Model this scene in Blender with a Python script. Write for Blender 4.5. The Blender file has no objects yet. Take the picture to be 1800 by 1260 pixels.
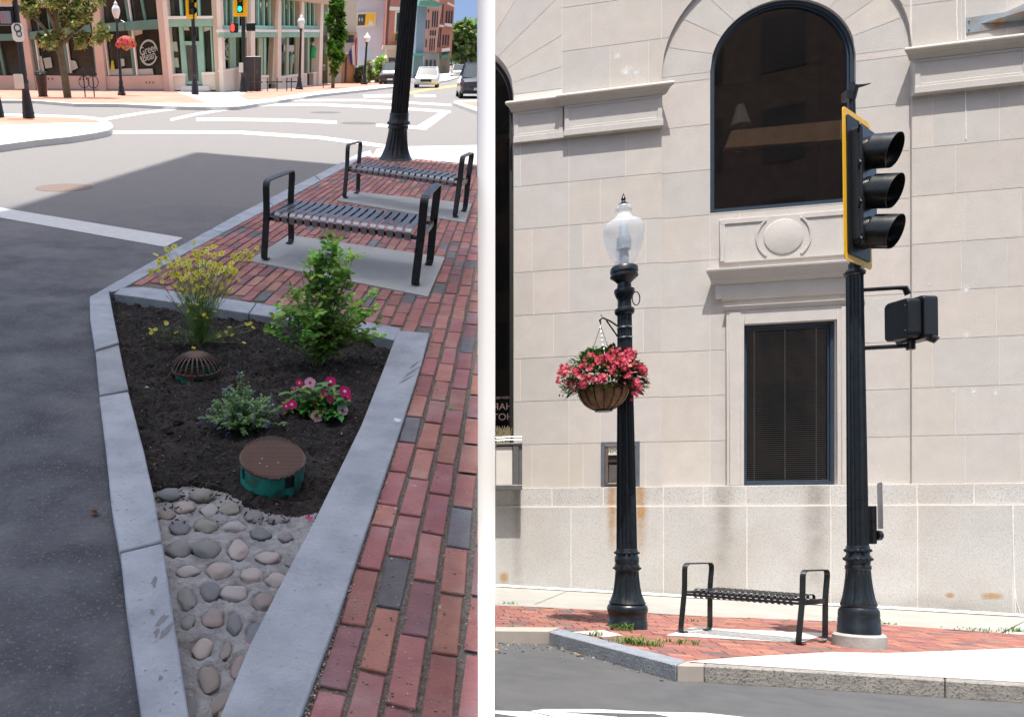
import bpy, bmesh, math, random
from mathutils import Vector, Matrix, noise
random.seed(7)
sc = bpy.context.scene
COL = sc.collection
R = math.radians
PI = math.pi
# ------------------------------------------------------------------ camera
FPX = 1400.0; PPX = 431.0; PPY = 920.0
cam_d = bpy.data.cameras.new('camera'); cam = bpy.data.objects.new('camera', cam_d); COL.objects.link(cam)
cam.location = (0, 0, 0); cam.rotation_euler = (R(90), 0, 0)
cam_d.sensor_fit = 'HORIZONTAL'; cam_d.sensor_width = 36; cam_d.lens = FPX/1800*36
cam_d.shift_x = (900-PPX)/1800; cam_d.shift_y = (PPY-630)/1800
cam_d.clip_start = 0.05; cam_d.clip_end = 3000
sc.camera = cam
# ------------------------------------------------------------------ light
LD = Vector((0.075, 0.32, -1.0)).normalized()
SUN = 4.1
w = bpy.data.worlds.new('World'); sc.world = w; w.use_nodes = True
nt = w.node_tree; bg = nt.nodes['Background']; sky = nt.nodes.new('ShaderNodeTexSky')
sky.sky_type = 'NISHITA'; sky.sun_disc = False
sky.sun_elevation = math.asin(-LD.z); sky.sun_rotation = math.atan2(-LD.x, -LD.y)
sky.air_density = 1.0; sky.dust_density = 3.5; sky.ozone_density = 1.0
nt.links.new(sky.outputs[0], bg.inputs[0]); bg.inputs[1].default_value = 0.15
sd = bpy.data.lights.new('sun', 'SUN'); sd.energy = SUN; sd.angle = R(0.53); sd.color = (1, .965, .91)
so = bpy.data.objects.new('sun', sd); COL.objects.link(so)
so.rotation_euler = LD.to_track_quat('-Z', 'Y').to_euler(); so.location = (0, 0, 40)
vs = sc.view_settings; vs.view_transform = 'Standard'; vs.look = 'None'; vs.gamma = 1; vs.exposure = 0.76
sc.cycles.max_bounces = 8; sc.cycles.transparent_max_bounces = 12
# ------------------------------------------------------------------ frames
TH = R(30); CT, ST = math.cos(TH), math.sin(TH); HL = 1.7
# the planter street climbs away from the camera: its own frame (a right, b forward, u up)
ML = Matrix(((1, 0, 0, 0), (0, CT, -ST, HL*ST), (0, ST, CT, -HL*CT), (0, 0, 0, 1)))
MLI = ML.inverted()
def ray(px, py): return Vector(((px-PPX)/FPX, 1.0, (PPY-py)/FPX))
def Lg(px, py, u=0.0):
    d = MLI.to_3x3() @ ray(px, py); o = MLI @ Vector((0, 0, 0))
    t = (u-o.z)/d.z
    return Vector((o.x+d.x*t, o.y+d.y*t, u))
def Lh(base, py):
    a, b = base[0], base[1]; lo, hi = -1., 80.
    z = (PPY-py)/FPX
    for _ in range(50):
        m = (lo+hi)/2; p = ML @ Vector((a, b, m))
        if p.y > .05 and p.z/p.y < z: lo = m
        else: hi = m
    return lo
def Lpm(b, u=0):            # pixels per metre at forward distance b
    return FPX/(ML @ Vector((0, b, u))).y
# right-hand street corner: upright frame, gently sloping pavement
FT = Vector((5716, -1400, 0)).normalized(); FN = Vector((-1400, -5716, 0)).normalized()
F0 = Vector((8.39, 13.0, 0))
GS = -0.0409
def gz(x, y): return -1.272 + GS*((x-F0.x)*FT.x+(y-F0.y)*FT.y)
def Rg(px, py, off=0.0):
    d = ray(px, py)
    # z = gz + off
    k = GS*(d.x*FT.x+d.y*FT.y)
    c = -1.272-GS*(F0.x*FT.x+F0.y*FT.y)+off
    t = c/(d.z-k)
    return d*t
def Fp(px, py, n=0.0):      # point on the facade plane, as (s, z)
    d = ray(px, py); t = (F0.dot(FN)+n)/d.dot(FN); p = d*t
    return (p-F0).dot(FT), p.z
MF = Matrix(((FT.x, FN.x, 0, F0.x), (FT.y, FN.y, 0, F0.y), (0, 0, 1, 0), (0, 0, 0, 1)))
# ------------------------------------------------------------------ materials
def lin(c):
    return tuple(((x/12.92) if x <= .04045 else ((x+.055)/1.055)**2.4) for x in c)
MATS = {}
def mat(name, c1, c2=None, scale=6, rough=.6, bump=0, bscale=40, metal=0, spec=.5, attr=False, c3=None, s3=1.5, f3=.5,
        detail=6, lo=.35, hi=.65, coat=0, trans=0, emit=None, alpha=None, vor=0, spk=None, backlit=0, rvar=0):
    if name in MATS: return MATS[name]
    m = bpy.data.materials.new(name); m.use_nodes = True
    n = m.node_tree.nodes; l = m.node_tree.links; b = n['Principled BSDF']
    tc = n.new('ShaderNodeTexCoord')
    def ns(s, d=detail):
        t = n.new('ShaderNodeTexNoise'); t.inputs['Scale'].default_value = s; t.inputs['Detail'].default_value = d
        t.inputs['Roughness'].default_value = .6; l.new(tc.outputs['Object'], t.inputs['Vector']); return t
    def ramp(src, a, z):
        r = n.new('ShaderNodeMapRange'); r.inputs[1].default_value = a; r.inputs[2].default_value = z
        l.new(src, r.inputs[0]); return r.outputs[0]
    def mix(f, a, bb, mode='MIX'):
        x = n.new('ShaderNodeMix'); x.data_type = 'RGBA'; x.blend_type = mode
        if isinstance(f, float): x.inputs[0].default_value = f
        else: l.new(f, x.inputs[0])
        for i, v in ((6, a), (7, bb)):
            if isinstance(v, tuple): x.inputs[i].default_value = (*v[:3], 1)
            else: l.new(v, x.inputs[i])
        return x.outputs[2]
    cur = c1
    if c2: cur = mix(ramp(ns(scale).outputs[0], lo, hi), c1, c2)
    if c3: cur = mix(ramp(ns(s3, 4).outputs[0], .5, .5+f3*.5), cur, c3)
    if spk:   # speckles (density, colour, scale)
        cur = mix(ramp(ns(spk[2], 2).outputs[0], spk[0], spk[0]+.06), cur, spk[1])
    if attr:
        a = n.new('ShaderNodeAttribute'); a.attribute_name = 'Col'
        cur = mix(1.0, a.outputs[0], cur, 'MULTIPLY')
    if isinstance(cur, tuple): b.inputs['Base Color'].default_value = (*cur[:3], 1)
    else: l.new(cur, b.inputs['Base Color'])
    b.inputs['Roughness'].default_value = rough; b.inputs['Metallic'].default_value = metal
    if rvar:
        r = n.new('ShaderNodeMapRange'); r.inputs[1].default_value = .3; r.inputs[2].default_value = .7
        r.inputs[3].default_value = max(0, rough-rvar); r.inputs[4].default_value = rough+rvar
        l.new(ns(9).outputs[0], r.inputs[0]); l.new(r.outputs[0], b.inputs['Roughness'])
    b.inputs['Specular IOR Level'].default_value = spec
    if coat: b.inputs['Coat Weight'].default_value = coat; b.inputs['Coat Roughness'].default_value = .08
    if trans: b.inputs['Transmission Weight'].default_value = trans
    if alpha is not None: b.inputs['Alpha'].default_value = alpha
    if emit: b.inputs['Emission Color'].default_value = (*emit[:3], 1); b.inputs['Emission Strength'].default_value = emit[3]
    if bump:
        bp = n.new('ShaderNodeBump'); bp.inputs['Strength'].default_value = bump; bp.inputs['Distance'].default_value = .02
        if vor:
            v = n.new('ShaderNodeTexVoronoi'); v.inputs['Scale'].default_value = vor; l.new(tc.outputs['Object'], v.inputs['Vector'])
            l.new(v.outputs[0], bp.inputs['Height'])
        else: l.new(ns(bscale, 8).outputs[0], bp.inputs['Height'])
        l.new(bp.outputs[0], b.inputs['Normal'])
    if backlit:
        tr = n.new('ShaderNodeBsdfTranslucent'); ms = n.new('ShaderNodeMixShader'); ms.inputs[0].default_value = backlit
        if isinstance(cur, tuple): tr.inputs[0].default_value = (*cur[:3], 1)
        else: l.new(cur, tr.inputs[0])
        out = n['Material Output']; l.new(b.outputs[0], ms.inputs[1]); l.new(tr.outputs[0], ms.inputs[2]); l.new(ms.outputs[0], out.inputs[0])
    MATS[name] = m
    return m
def glassmat(name, tint, refl=.9, rough=.02, base=.04):
    if name in MATS: return MATS[name]
    m = bpy.data.materials.new(name); m.use_nodes = True
    n = m.node_tree.nodes; l = m.node_tree.links; n.remove(n['Principled BSDF']); out = n['Material Output']
    t = n.new('ShaderNodeBsdfTransparent'); t.inputs[0].default_value = (*tint, 1)
    g = n.new('ShaderNodeBsdfGlossy'); g.inputs[0].default_value = (refl,)*3+(1,); g.inputs['Roughness'].default_value = rough
    f = n.new('ShaderNodeFresnel'); f.inputs[0].default_value = 1.5
    mr = n.new('ShaderNodeMath'); mr.operation = 'ADD'; mr.inputs[1].default_value = base; l.new(f.outputs[0], mr.inputs[0])
    ms = n.new('ShaderNodeMixShader'); l.new(mr.outputs[0], ms.inputs[0]); l.new(t.outputs[0], ms.inputs[1]); l.new(g.outputs[0], ms.inputs[2])
    l.new(ms.outputs[0], out.inputs[0]); MATS[name] = m; return m
# ------------------------------------------------------------------ mesh builder
class MB:
    def __init__(s): s.v = []; s.f = []; s.c = []; s.sm = []
    def add(s, vs, fs, col=(1, 1, 1), smooth=False):
        o = len(s.v); s.v += [tuple(x) for x in vs]
        for f in fs: s.f.append([i+o for i in f]); s.c.append(col); s.sm.append(smooth)
        return s
    def box(s, x0, x1, y0, y1, z0, z1, col=(1, 1, 1), M=None):
        if x0 > x1: x0, x1 = x1, x0
        if y0 > y1: y0, y1 = y1, y0
        if z0 > z1: z0, z1 = z1, z0
        vs = [Vector((x, y, z)) for z in (z0, z1) for x, y in ((x0, y0), (x1, y0), (x1, y1), (x0, y1))]
        if M: vs = [M @ v for v in vs]
        return s.add(vs, [(3, 2, 1, 0), (4, 5, 6, 7), (0, 1, 5, 4), (1, 2, 6, 5), (2, 3, 7, 6), (3, 0, 4, 7)], col)
    def prism(s, poly, z0, z1, col=(1, 1, 1), M=None):
        ar = sum(poly[i][0]*poly[(i+1) % len(poly)][1]-poly[(i+1) % len(poly)][0]*poly[i][1] for i in range(len(poly)))
        if ar < 0: poly = poly[::-1]
        n = len(poly)
        vs = [Vector((p[0], p[1], z0)) for p in poly]+[Vector((p[0], p[1], z1)) for p in poly]
        if M: vs = [M @ v for v in vs]
        return s.add(vs, [tuple(range(n))[::-1], tuple(range(n, 2*n))]+[(i, (i+1) % n, n+(i+1) % n, n+i) for i in range(n)], col)
    def lathe(s, prof, n=32, c=(0, 0, 0), flute=None, col=(1, 1, 1), M=None, cap=True, ax=1.0):
        # prof [(r,z)], flute: (count, depth, z0, z1)
        vs = []
        for r, z in prof:
            for k in range(n):
                t = 2*PI*k/n; rr = r
                if flute and flute[2] <= z <= flute[3]: rr = r*(1-flute[1]*(0.5-0.5*math.cos(flute[0]*t))**.6)
                vs.append(Vector((c[0]+rr*math.cos(t)*ax, c[1]+rr*math.sin(t), c[2]+z)))
        if M: vs = [M @ v for v in vs]
        fs = [(i*n+k, i*n+(k+1) % n, (i+1)*n+(k+1) % n, (i+1)*n+k) for i in range(len(prof)-1) for k in range(n)]
        if cap:
            fs.append(tuple(range(n))[::-1]); fs.append(tuple(range((len(prof)-1)*n, len(prof)*n)))
        return s.add(vs, fs, col, True)
    def tube(s, pts, r, n=6, col=(1, 1, 1), cap=True):
        pts = [Vector(p) for p in pts]
        rs = r if isinstance(r, (list, tuple)) else [r]*len(pts)
        vs = []; up = None
        for i, p in enumerate(pts):
            t = (pts[min(i+1, len(pts)-1)]-pts[max(i-1, 0)])
            if t.length < 1e-9: t = Vector((0, 0, 1))
            t.normalize()
            if up is None:
                up = Vector((0, 0, 1)) if abs(t.z) < .9 else Vector((1, 0, 0))
            a = t.cross(up)
            if a.length < 1e-6: a = t.cross(Vector((0, 1, 0)))
            a.normalize(); b = a.cross(t).normalized(); up = b
            for k in range(n):
                q = 2*PI*k/n; vs.append(p+a*(rs[i]*math.cos(q))+b*(rs[i]*math.sin(q)))
        fs = [(i*n+k, (i+1)*n+k, (i+1)*n+(k+1) % n, i*n+(k+1) % n) for i in range(len(pts)-1) for k in range(n)]
        if cap: fs.append(tuple(range(n))); fs.append(tuple(range((len(pts)-1)*n, len(pts)*n))[::-1])
        return s.add(vs, fs, col, True)
    def bar(s, pts, wdir, w, t, col=(1, 1, 1)):
        pts = [Vector(p) for p in pts]; wd = Vector(wdir).normalized(); vs = []
        for i, p in enumerate(pts):
            tg = (pts[min(i+1, len(pts)-1)]-pts[max(i-1, 0)]).normalized(); nn = tg.cross(wd).normalized()
            for a, b in ((-1, -1), (1, -1), (1, 1), (-1, 1)): vs.append(p+wd*(a*w/2)+nn*(b*t/2))
        fs = [(i*4+k, i*4+(k+1) % 4, i*4+4+(k+1) % 4, i*4+4+k) for i in range(len(pts)-1) for k in range(4)]
        m = 4*(len(pts)-1); fs += [(3, 2, 1, 0), (m, m+1, m+2, m+3)]
        return s.add(vs, fs, col)
    def quad(s, a, b, c, d, col=(1, 1, 1)): return s.add([a, b, c, d], [(0, 1, 2, 3)], col)
    def poly(s, pts, col=(1, 1, 1)): return s.add(pts, [tuple(range(len(pts)))], col)
    def blob(s, c, r, sub=2, amp=.2, fr=1.5, seed=0, col=(1, 1, 1), M=None, sq=(1, 1, 1)):
        bm = bmesh.new(); bmesh.ops.create_icosphere(bm, subdivisions=sub, radius=1)
        vs = []
        for v in bm.verts:
            k = 1+amp*noise.noise(v.co*fr+Vector((seed*7.3, seed*1.7, 0)))
            p = Vector((v.co.x*r*sq[0], v.co.y*r*sq[1], v.co.z*r*sq[2]))*k
            if M: p = M @ p
            vs.append(Vector(c)+p)
        fs = [tuple(v.index for v in f.verts) for f in bm.faces]; bm.free()
        return s.add(vs, fs, col, True)
    def build(s, name, m, parent=None, M=None, bevel=0, smooth=None, fixn=True, sharp=40):
        me = bpy.data.meshes.new(name); me.from_pydata(s.v, [], s.f)
        ca = me.color_attributes.new('Col', 'FLOAT_COLOR', 'CORNER')
        d = []
        for f, c in zip(s.f, s.c): d += [c[0], c[1], c[2], 1.0]*len(f)
        ca.data.foreach_set('color', d)
        me.polygons.foreach_set('use_smooth', s.sm if smooth is None else [smooth]*len(s.f))
        if fixn:
            bm = bmesh.new(); bm.from_mesh(me); bmesh.ops.recalc_face_normals(bm, faces=bm.faces)
            if bevel:
                es = [e for e in bm.edges if len(e.link_faces) == 2 and e.calc_face_angle(0) > .5]
                bmesh.ops.bevel(bm, geom=es, offset=bevel, segments=1, affect='EDGES', clamp_overlap=True)
            bm.to_mesh(me); bm.free()
        me.update()
        if any(s.sm) or smooth: me.set_sharp_from_angle(angle=R(sharp))
        me.materials.append(m)
        o = bpy.data.objects.new(name, me); COL.objects.link(o)
        if parent: o.parent = parent
        if M is not None: o.matrix_local = M if parent else M
        return o
def tag(o, label=None, cat=None, group=None, kind=None):
    if label: o['label'] = label
    if cat: o['category'] = cat
    if group: o['group'] = group
    if kind: o['kind'] = kind
    return o
def thing(name, M, label, cat, group=None):
    o = bpy.data.objects.new(name, None); COL.objects.link(o); o.matrix_world = M; o.empty_display_size = .1
    return tag(o, label, cat, group)
def struct(name, mb, m, M=None, **k): return tag(mb.build(name, m, None, M, **k), kind='structure')
def LM(a, b, u=0, rz=0, s=1): return ML @ Matrix.Translation((a, b, u)) @ Matrix.Rotation(rz, 4, 'Z') @ Matrix.Scale(s, 4)
def RM(p, rz=0): return Matrix.Translation(p) @ Matrix.Rotation(rz, 4, 'Z')
def copy_tree(o, M=None, label=None, parent=None):
    c = o.copy(); COL.objects.link(c)
    if parent: c.parent = parent
    elif M is not None: c.matrix_world = M
    if label: c['label'] = label
    for ch in o.children: copy_tree(ch, parent=c)
    return c
def text(name, body, size, m, parent, M, depth=.004, extr=True):
    cu = bpy.data.curves.new(name, 'FONT'); cu.body = body; cu.size = size; cu.extrude = depth; cu.align_x = 'CENTER'; cu.align_y = 'CENTER'
    t = bpy.data.objects.new(name+'_c', cu); COL.objects.link(t)
    dg = bpy.context.evaluated_depsgraph_get(); me = bpy.data.meshes.new_from_object(t.evaluated_get(dg))
    bpy.data.objects.remove(t); bpy.data.curves.remove(cu)
    me.materials.clear(); me.materials.append(m)
    o = bpy.data.objects.new(name, me); COL.objects.link(o); o.parent = parent; o.matrix_local = M
    return o
def sub(poly, n=1): return poly
def inpoly(p, poly):
    c = False; n = len(poly); j = n-1
    for i in range(n):
        xi, yi = poly[i][0], poly[i][1]; xj, yj = poly[j][0], poly[j][1]
        if (yi > p[1]) != (yj > p[1]) and p[0] < (xj-xi)*(p[1]-yi)/(yj-yi)+xi: c = not c
        j = i
    return c
def clip(poly, half):   # half: (nx,ny,c) keep nx*x+ny*y<=c
    nx, ny, c = half; out = []
    for i in range(len(poly)):
        a, b = poly[i], poly[(i+1) % len(poly)]; da = nx*a[0]+ny*a[1]-c; db = nx*b[0]+ny*b[1]-c
        if da <= 0: out.append(a)
        if (da < 0 < db) or (db < 0 < da):
            t = da/(da-db); out.append((a[0]+(b[0]-a[0])*t, a[1]+(b[1]-a[1])*t))
    return out
SUB = 0
# colours
slatm = mat('seat_slat_paint', (.02, .022, .025), (.03, .032, .035), 30, .30, spec=.8, rvar=.06)
slatm.node_tree.nodes['Principled BSDF'].inputs['IOR'].default_value = 2.5
flatblack = mat('flat_black', (.010, .011, .012), (.014, .015, .016), 20, .45, spec=.3)
black = mat('black_paint', (.010, .012, .014), (.016, .018, .02), 30, .30, spec=.45, rvar=.08, bump=.04, bscale=60)
blackp = mat('pole_black', (.009, .013, .018), (.015, .02, .026), 12, .34, spec=.4, rvar=.1, bump=.08, bscale=50)
steel = mat('steel', (.55, .56, .57), (.42, .43, .44), 20, .3, metal=1)
# ================================================================== RIGHT CORNER: stone bank building
MF = Matrix(((FT.x, -FN.x, 0, F0.x), (FT.y, -FN.y, 0, F0.y), (0, 0, 1, 0), (0, 0, 0, 1)))   # y runs into the building
lime = mat('limestone', (.565, .53, .495), (.515, .485, .455), 3.5, .85, bump=.28, bscale=60, spec=.3, attr=True, c3=(.53, .50, .455), s3=.9,
           spk=(.66, (.60, .58, .55), 26))
grani = mat('granite', (.60, .585, .56), (.53, .52, .50), 1.2, .8, bump=.12, bscale=110, spec=.3, attr=True, spk=(.57, (.30, .29, .28), 75),
            c3=(.52, .47, .42), s3=.7, f3=.6)
mortar = mat('mortar', (.76, .72, .66), (.66, .62, .56), 8, .9)
caulk = mat('white_sealant', (.85, .84, .82), (.7, .69, .66), 14, .7)
winblue = mat('window_frame_paint', (.028, .045, .065), (.035, .055, .08), 8, .35)
def S(px): return Fp(px, 600)[0]
def Z(px, py, n=0): return Fp(px, py, n)[1]
zG = Z(1335, 853)
HC = (Z(1000, 397)-Z(1000, 857))/6
courses = [zG+HC*k for k in range(0, 16)]
sA, sB, sP, sJ = S(870), S(903), S(1163), S(1000)
sL1, sR1 = S(1250), S(1507)
Rw = (sR1-sL1)/2; sc1 = (sL1+sR1)/2; zc1 = Z(1378, -5)-Rw
sPL, sPR = S(1163), S(1603)
Rb = (sPR-sPL)/2; scb = (sPL+sPR)/2
zWb = Z(1378, 362)
sW0, sW1, zW0, zW1 = S(1308), S(1471), Z(1390, 852), Z(1390, 566)
sc3 = sB-Rw; zc3 = zc1; z3b = Z(903, 862)
sEnd = S(1800)+1.2; zTop = Z(1378, -160)
def op_arch(c, r, zb, zc):
    def f(s):
        d = abs(s-c)
        return (zb, zc+math.sqrt(max(r*r-d*d, 0))) if d < r else None
    f.rng = (c-r, c+r); return f
def op_rect(a, b, z0, z1):
    def f(s): return (z0, z1) if a < s < b else None
    f.rng = (a, b); return f
oW = op_arch(sc1, Rw, zWb, zc1); oB = op_arch(scb, Rb, -9, zc1); oL = op_arch(sc3, Rw, z3b, zc3); oR = op_rect(sW0, sW1, zW0, zW1)
def strips(mb, s0, s1, z0, z1, n, ops, col):
    rel = [o for o in ops if o.rng[0] < s1 and o.rng[1] > s0]
    cuts = {s0, s1}
    for o in rel:
        a, b = max(s0, o.rng[0]), min(s1, o.rng[1])
        k = max(1, int((b-a)/.035)); cuts |= {a+(b-a)*i/k for i in range(k+1)}
    cuts = sorted(cuts)
    def iv(s):
        ints = [(z0, z1)]
        for o in rel:
            g = o(s)
            if not g: continue
            nx = []
            for a, b in ints:
                if g[0] > a: nx.append((a, min(b, g[0])))
                if g[1] < b: nx.append((max(a, g[1]), b))
            ints = [(a, b) for a, b in nx if b-a > 1e-4]
        return ints
    for a, b in zip(cuts, cuts[1:]):
        if b-a < 1e-5: continue
        m = (a+b)/2; e = (b-a)*.001
        A, Bm, Cc = iv(a+e), iv(m), iv(b-e)
        if len(A) == len(Bm) == len(Cc):
            for (a0, a1), (b0, b1) in zip(A, Cc): mb.quad((a, -n, a0), (b, -n, b0), (b, -n, b1), (a, -n, a1), col)
        else:
            for (b0, b1) in Bm: mb.quad((a, -n, b0), (b, -n, b0), (b, -n, b1), (a, -n, b1), col)
rs = random.Random(4)
def stonecol():
    k = rs.choice([(1.0, .99, .98), (1.02, 1.0, .97), (.98, .985, .99), (1.03, 1.0, .98), (.965, .97, .975), (1.01, .99, .97)]); v = rs.uniform(.97, 1.05)
    return tuple(c*v for c in k)
J = .0045
bank = thing('bank_building', MF, 'pale limestone and granite bank facade with arched and square windows', 'building')
# --- pier wall, with real joints cut between the blocks
wb = MB()
def courserow(z0, z1, xs, n, ops, mb=wb):
    for a, b in zip(xs, xs[1:]): strips(mb, a+J, b-J, z0+J, z1-J, n, ops, stonecol())
jA = [[S(x) for x in t] for t in ([903, 935, 1000, 1025, 1135, 1163], [903, 1000, 1055, 1163], [903, 915, 1000, 1100, 1163], [903, 973, 1060, 1131, 1163], [903, 938, 1000, 1163])]
jC = [[S(x) for x in t]+[sEnd] for t in ([1603, 1640, 1757], [1603, 1697, 1795], [1603, 1632, 1752], [1603, 1680], [1603, 1690, 1770])]
for k in range(15):
    z0, z1 = courses[k], courses[k+1]
    if z0 > zTop: break
    if z0 < zc3-.3: courserow(z0, z1, jA[k % 5], 0, [oB, oL])
    else: courserow(z0, z1, [[S(988), S(1040), S(1163), S(1250), S(1330), S(1420), S(1500), S(1600)], [S(988), S(1072), S(1140), S(1200), S(1290), S(1390), S(1460), S(1550), S(1600)]][k % 2], 0, [oB])
    courserow(z0, z1, jC[(k*2+1) % 5], 0, [oB])
# left arch voussoirs, spreading to the joint line
def sector(mb, c, zc, r0, r1, a0, a1, n, col, smax=None, seg=6, zmin=None):
    g = J/((r0+r1)/2)
    pts = [(c+r1*math.cos(a0+g+(a1-a0-2*g)*i/seg), zc+r1*math.sin(a0+g+(a1-a0-2*g)*i/seg)) for i in range(seg+1)]
    inn = [(c+r0*math.cos(a0+g+(a1-a0-2*g)*i/seg), zc+r0*math.sin(a0+g+(a1-a0-2*g)*i/seg)) for i in range(seg+1)]
    for i in range(seg):
        q = [inn[i], pts[i], pts[i+1], inn[i+1]]
        if smax is not None: q = clip(q, (1, 0, smax))
        if zmin is not None: q = clip(q, (0, -1, -zmin))
        if len(q) > 2: mb.poly([(x, -n, z) for x, z in q], col)
for i in range(6): sector(wb, sc3, zc3, Rw, Rw*2.9, PI/2*i/6-.06 if i else -.0, PI/2*(i+1)/6-.06, 0, stonecol(), S(988)-J)
w0 = wb.build('pier_wall', lime, bank, bevel=0, fixn=False)
# --- recessed central bay
cb = MB()
jb1, jb2 = [sPL, sL1], [sR1, sPR]
for k in range(15):
    z0, z1 = courses[k], courses[k+1]
    if z0 > zc1-.1: break
    z1 = min(z1, zc1)
    courserow(z0, z1, [sPL, sL1], -.05, [], cb); courserow(z0, z1, [sR1, sPR], -.05, [], cb)
    if z0 < zWb: courserow(z0, min(z1, zWb), [sL1, S(1302), S(1476), sR1], -.05, [oR], cb)
N = 11
for i in range(N): sector(cb, sc1, zc1, Rw, Rb+.05, PI*i/N, PI*(i+1)/N, -.05, stonecol())
cb.build('bay_wall', lime, bank, fixn=False)
# mortar backing, stepped edges and reveals
bk = MB()
strips(bk, sA, sEnd, zG, zTop, -.003, [oB, oL], (1, 1, 1))
strips(bk, sPL, sPR, zG, zc1+Rb, -.053, [oW, oR], (1, 1, 1))
bk.build('mortar_joints', mortar, bank, fixn=False)
rv = MB()
def outline(c, r, zb, zc, seg=48):
    return [(c-r, zb)]+[(c+r*math.cos(PI-PI*i/seg), zc+r*math.sin(PI-PI*i/seg)) for i in range(seg+1)]+[(c+r, zb)]
def reveal(mb, pts, n0, n1, closed=False, col=(1, 1, 1)):
    P = pts+[pts[0]] if closed else pts
    for a, b in zip(P, P[1:]): mb.quad((a[0], -n0, a[1]), (b[0], -n0, b[1]), (b[0], -n1, b[1]), (a[0], -n1, a[1]), col)
reveal(rv, outline(scb, Rb, zG, zc1), 0, -.065)
reveal(rv, outline(sc1, Rw, zWb, zc1), -.05, -.25, True)
reveal(rv, outline(sc3, Rw, z3b, zc3), 0, -.3, True)
reveal(rv, [(sW0, zW0), (sW0, zW1), (sW1, zW1), (sW1, zW0)], -.05, -.2, True)
rv.build('reveals', lime, bank, fixn=False)
# --- granite base
gb = MB()
zB1 = Z(1335, 888); s_ = [sA, S(970), S(1060), S(1165), S(1235), S(1310), S(1458), S(1610), S(1710), sEnd]
for a, b in zip(s_, s_[1:]): gb.box(a+.004, b-.004, -.035, .3, zB1+.008, zG-.002, (rs.uniform(.95, 1.03),)*3)
s_ = [sA, S(1003), S(1165), S(1311), S(1458), S(1610), S(1777), sEnd]
for a, b in zip(s_, s_[1:]): gb.box(a+.004, b-.004, -.055, .3, -2.6, zB1-.008, (rs.uniform(.93, 1.02),)*3)
gb.build('granite_base', grani, bank, bevel=.008)
gj = MB(); gj.box(sA, sEnd, -.0315, .28, zB1+.011, zG-.004); gj.box(sA, sEnd, -.0515, .28, -2.5, zB1+.010)
gj.build('base_joints', mortar, bank)
cj = MB(); k = 60
for i in range(k):
    a = sA+(sEnd-sA)*i/k; b = sA+(sEnd-sA)*(i+1)/k; za = -1.272+GS*a; zb = -1.272+GS*b
    w_ = .02+.012*noise.noise(Vector((i*.9, 0, 0))); cj.quad((a, -.075, za+.012), (b, -.075, zb+.012), (b, -.0565, zb+.03+w_), (a, -.0565, za+.03+w_))
cj.build('sealant_line', caulk, bank); cj = MB(); cj.tube([(S(1779), -.06, Z(1779, 1030)), (S(1782), -.06, Z(1782, 1055)), (S(1790), -.06, -1.27+GS*S(1790))], .006, 5)
cj.build('sealant_line', caulk, bank); cj = MB(); cj.tube([(S(1775), -.058, Z(1775, 885)), (S(1777), -.058, Z(1777, 980)), (S(1780), -.058, Z(1780, 1078))], .008, 5)
cj.build('sealant_line', caulk, bank); cj = MB(); cj.tube([(S(1696), -.002, Z(1696, 0)), (S(1697), -.002, Z(1697, 70))], .008, 5)
cj.build('sealant_line', caulk, bank); cj = MB(); cj.tube([(S(1682), -.002, Z(1682, 0)), (S(1681), -.002, Z(1681, 25)), (S(1683), -.002, Z(1683, 72))], .010, 5)
cj.build('sealant_line', caulk, bank); cj = MB(); cj.tube([(S(1697), -.002, Z(1697, 160)), (S(1698), -.002, Z(1698, 246))], .008, 5)
cj.build('sealant_line', caulk, bank)
# --- stains (real discolouration of the stone)
def stainmat(name, col, a, sc_):
    m = bpy.data.materials.new(name); m.use_nodes = True; n = m.node_tree.nodes; l = m.node_tree.links; b = n['Principled BSDF']
    b.inputs['Base Color'].default_value = (*col, 1); b.inputs['Roughness'].default_value = .9
    tc = n.new('ShaderNodeTexCoord'); t = n.new('ShaderNodeTexNoise'); t.inputs['Scale'].default_value = sc_; t.inputs['Detail'].default_value = 5
    l.new(tc.outputs['Object'], t.inputs[0]); at = n.new('ShaderNodeAttribute'); at.attribute_name = 'Col'
    mm = n.new('ShaderNodeMath'); mm.operation = 'MULTIPLY'; l.new(t.outputs[0], mm.inputs[0]); l.new(at.outputs[0], mm.inputs[1])
    m2 = n.new('ShaderNodeMath'); m2.operation = 'MULTIPLY'; m2.inputs[1].default_value = a; m2.use_clamp = True
    l.new(mm.outputs[0], m2.inputs[0]); l.new(m2.outputs[0], b.inputs['Alpha']); return m
rust = stainmat('rust_stain', (.55, .30, .10), 1.5, 9); dirt = stainmat('grime', (.22, .17, .12), .9, 5)
white_st = stainmat('efflorescence', (.85, .84, .82), 1.6, 14)
def stainquads(mb, s0, s1, z0, z1, n, fn, nx=10, nz=14):
    # soft-edged: corner colours from fn(u,v)
    for i in range(nx):
        for j in range(nz):
            c = fn((i+.5)/nx, (j+.5)/nz)
            if c > .02:
                a, b = s0+(s1-s0)*i/nx, s0+(s1-s0)*(i+1)/nx; p, q = z0+(z1-z0)*j/nz, z0+(z1-z0)*(j+1)/nz
                mb.quad((a, -n, p), (b, -n, p), (b, -n, q), (a, -n, q), (c, c, c))
bell = lambda u, c=.5, w=.25: math.exp(-((u-c)/w)**2)
st = MB()
for px, wd in ((1075, 14), (1125, 16)):
    stainquads(st, S(px-wd), S(px+wd), Z(px, 1000), zB1-.012, .0575, lambda u, v: bell(u)*v**1.6, 16, 24)
    stainquads(st, S(px-wd), S(px+wd), zB1+.012, zG-.004, .0375, lambda u, v: bell(u)*.75, 16, 6)
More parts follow.
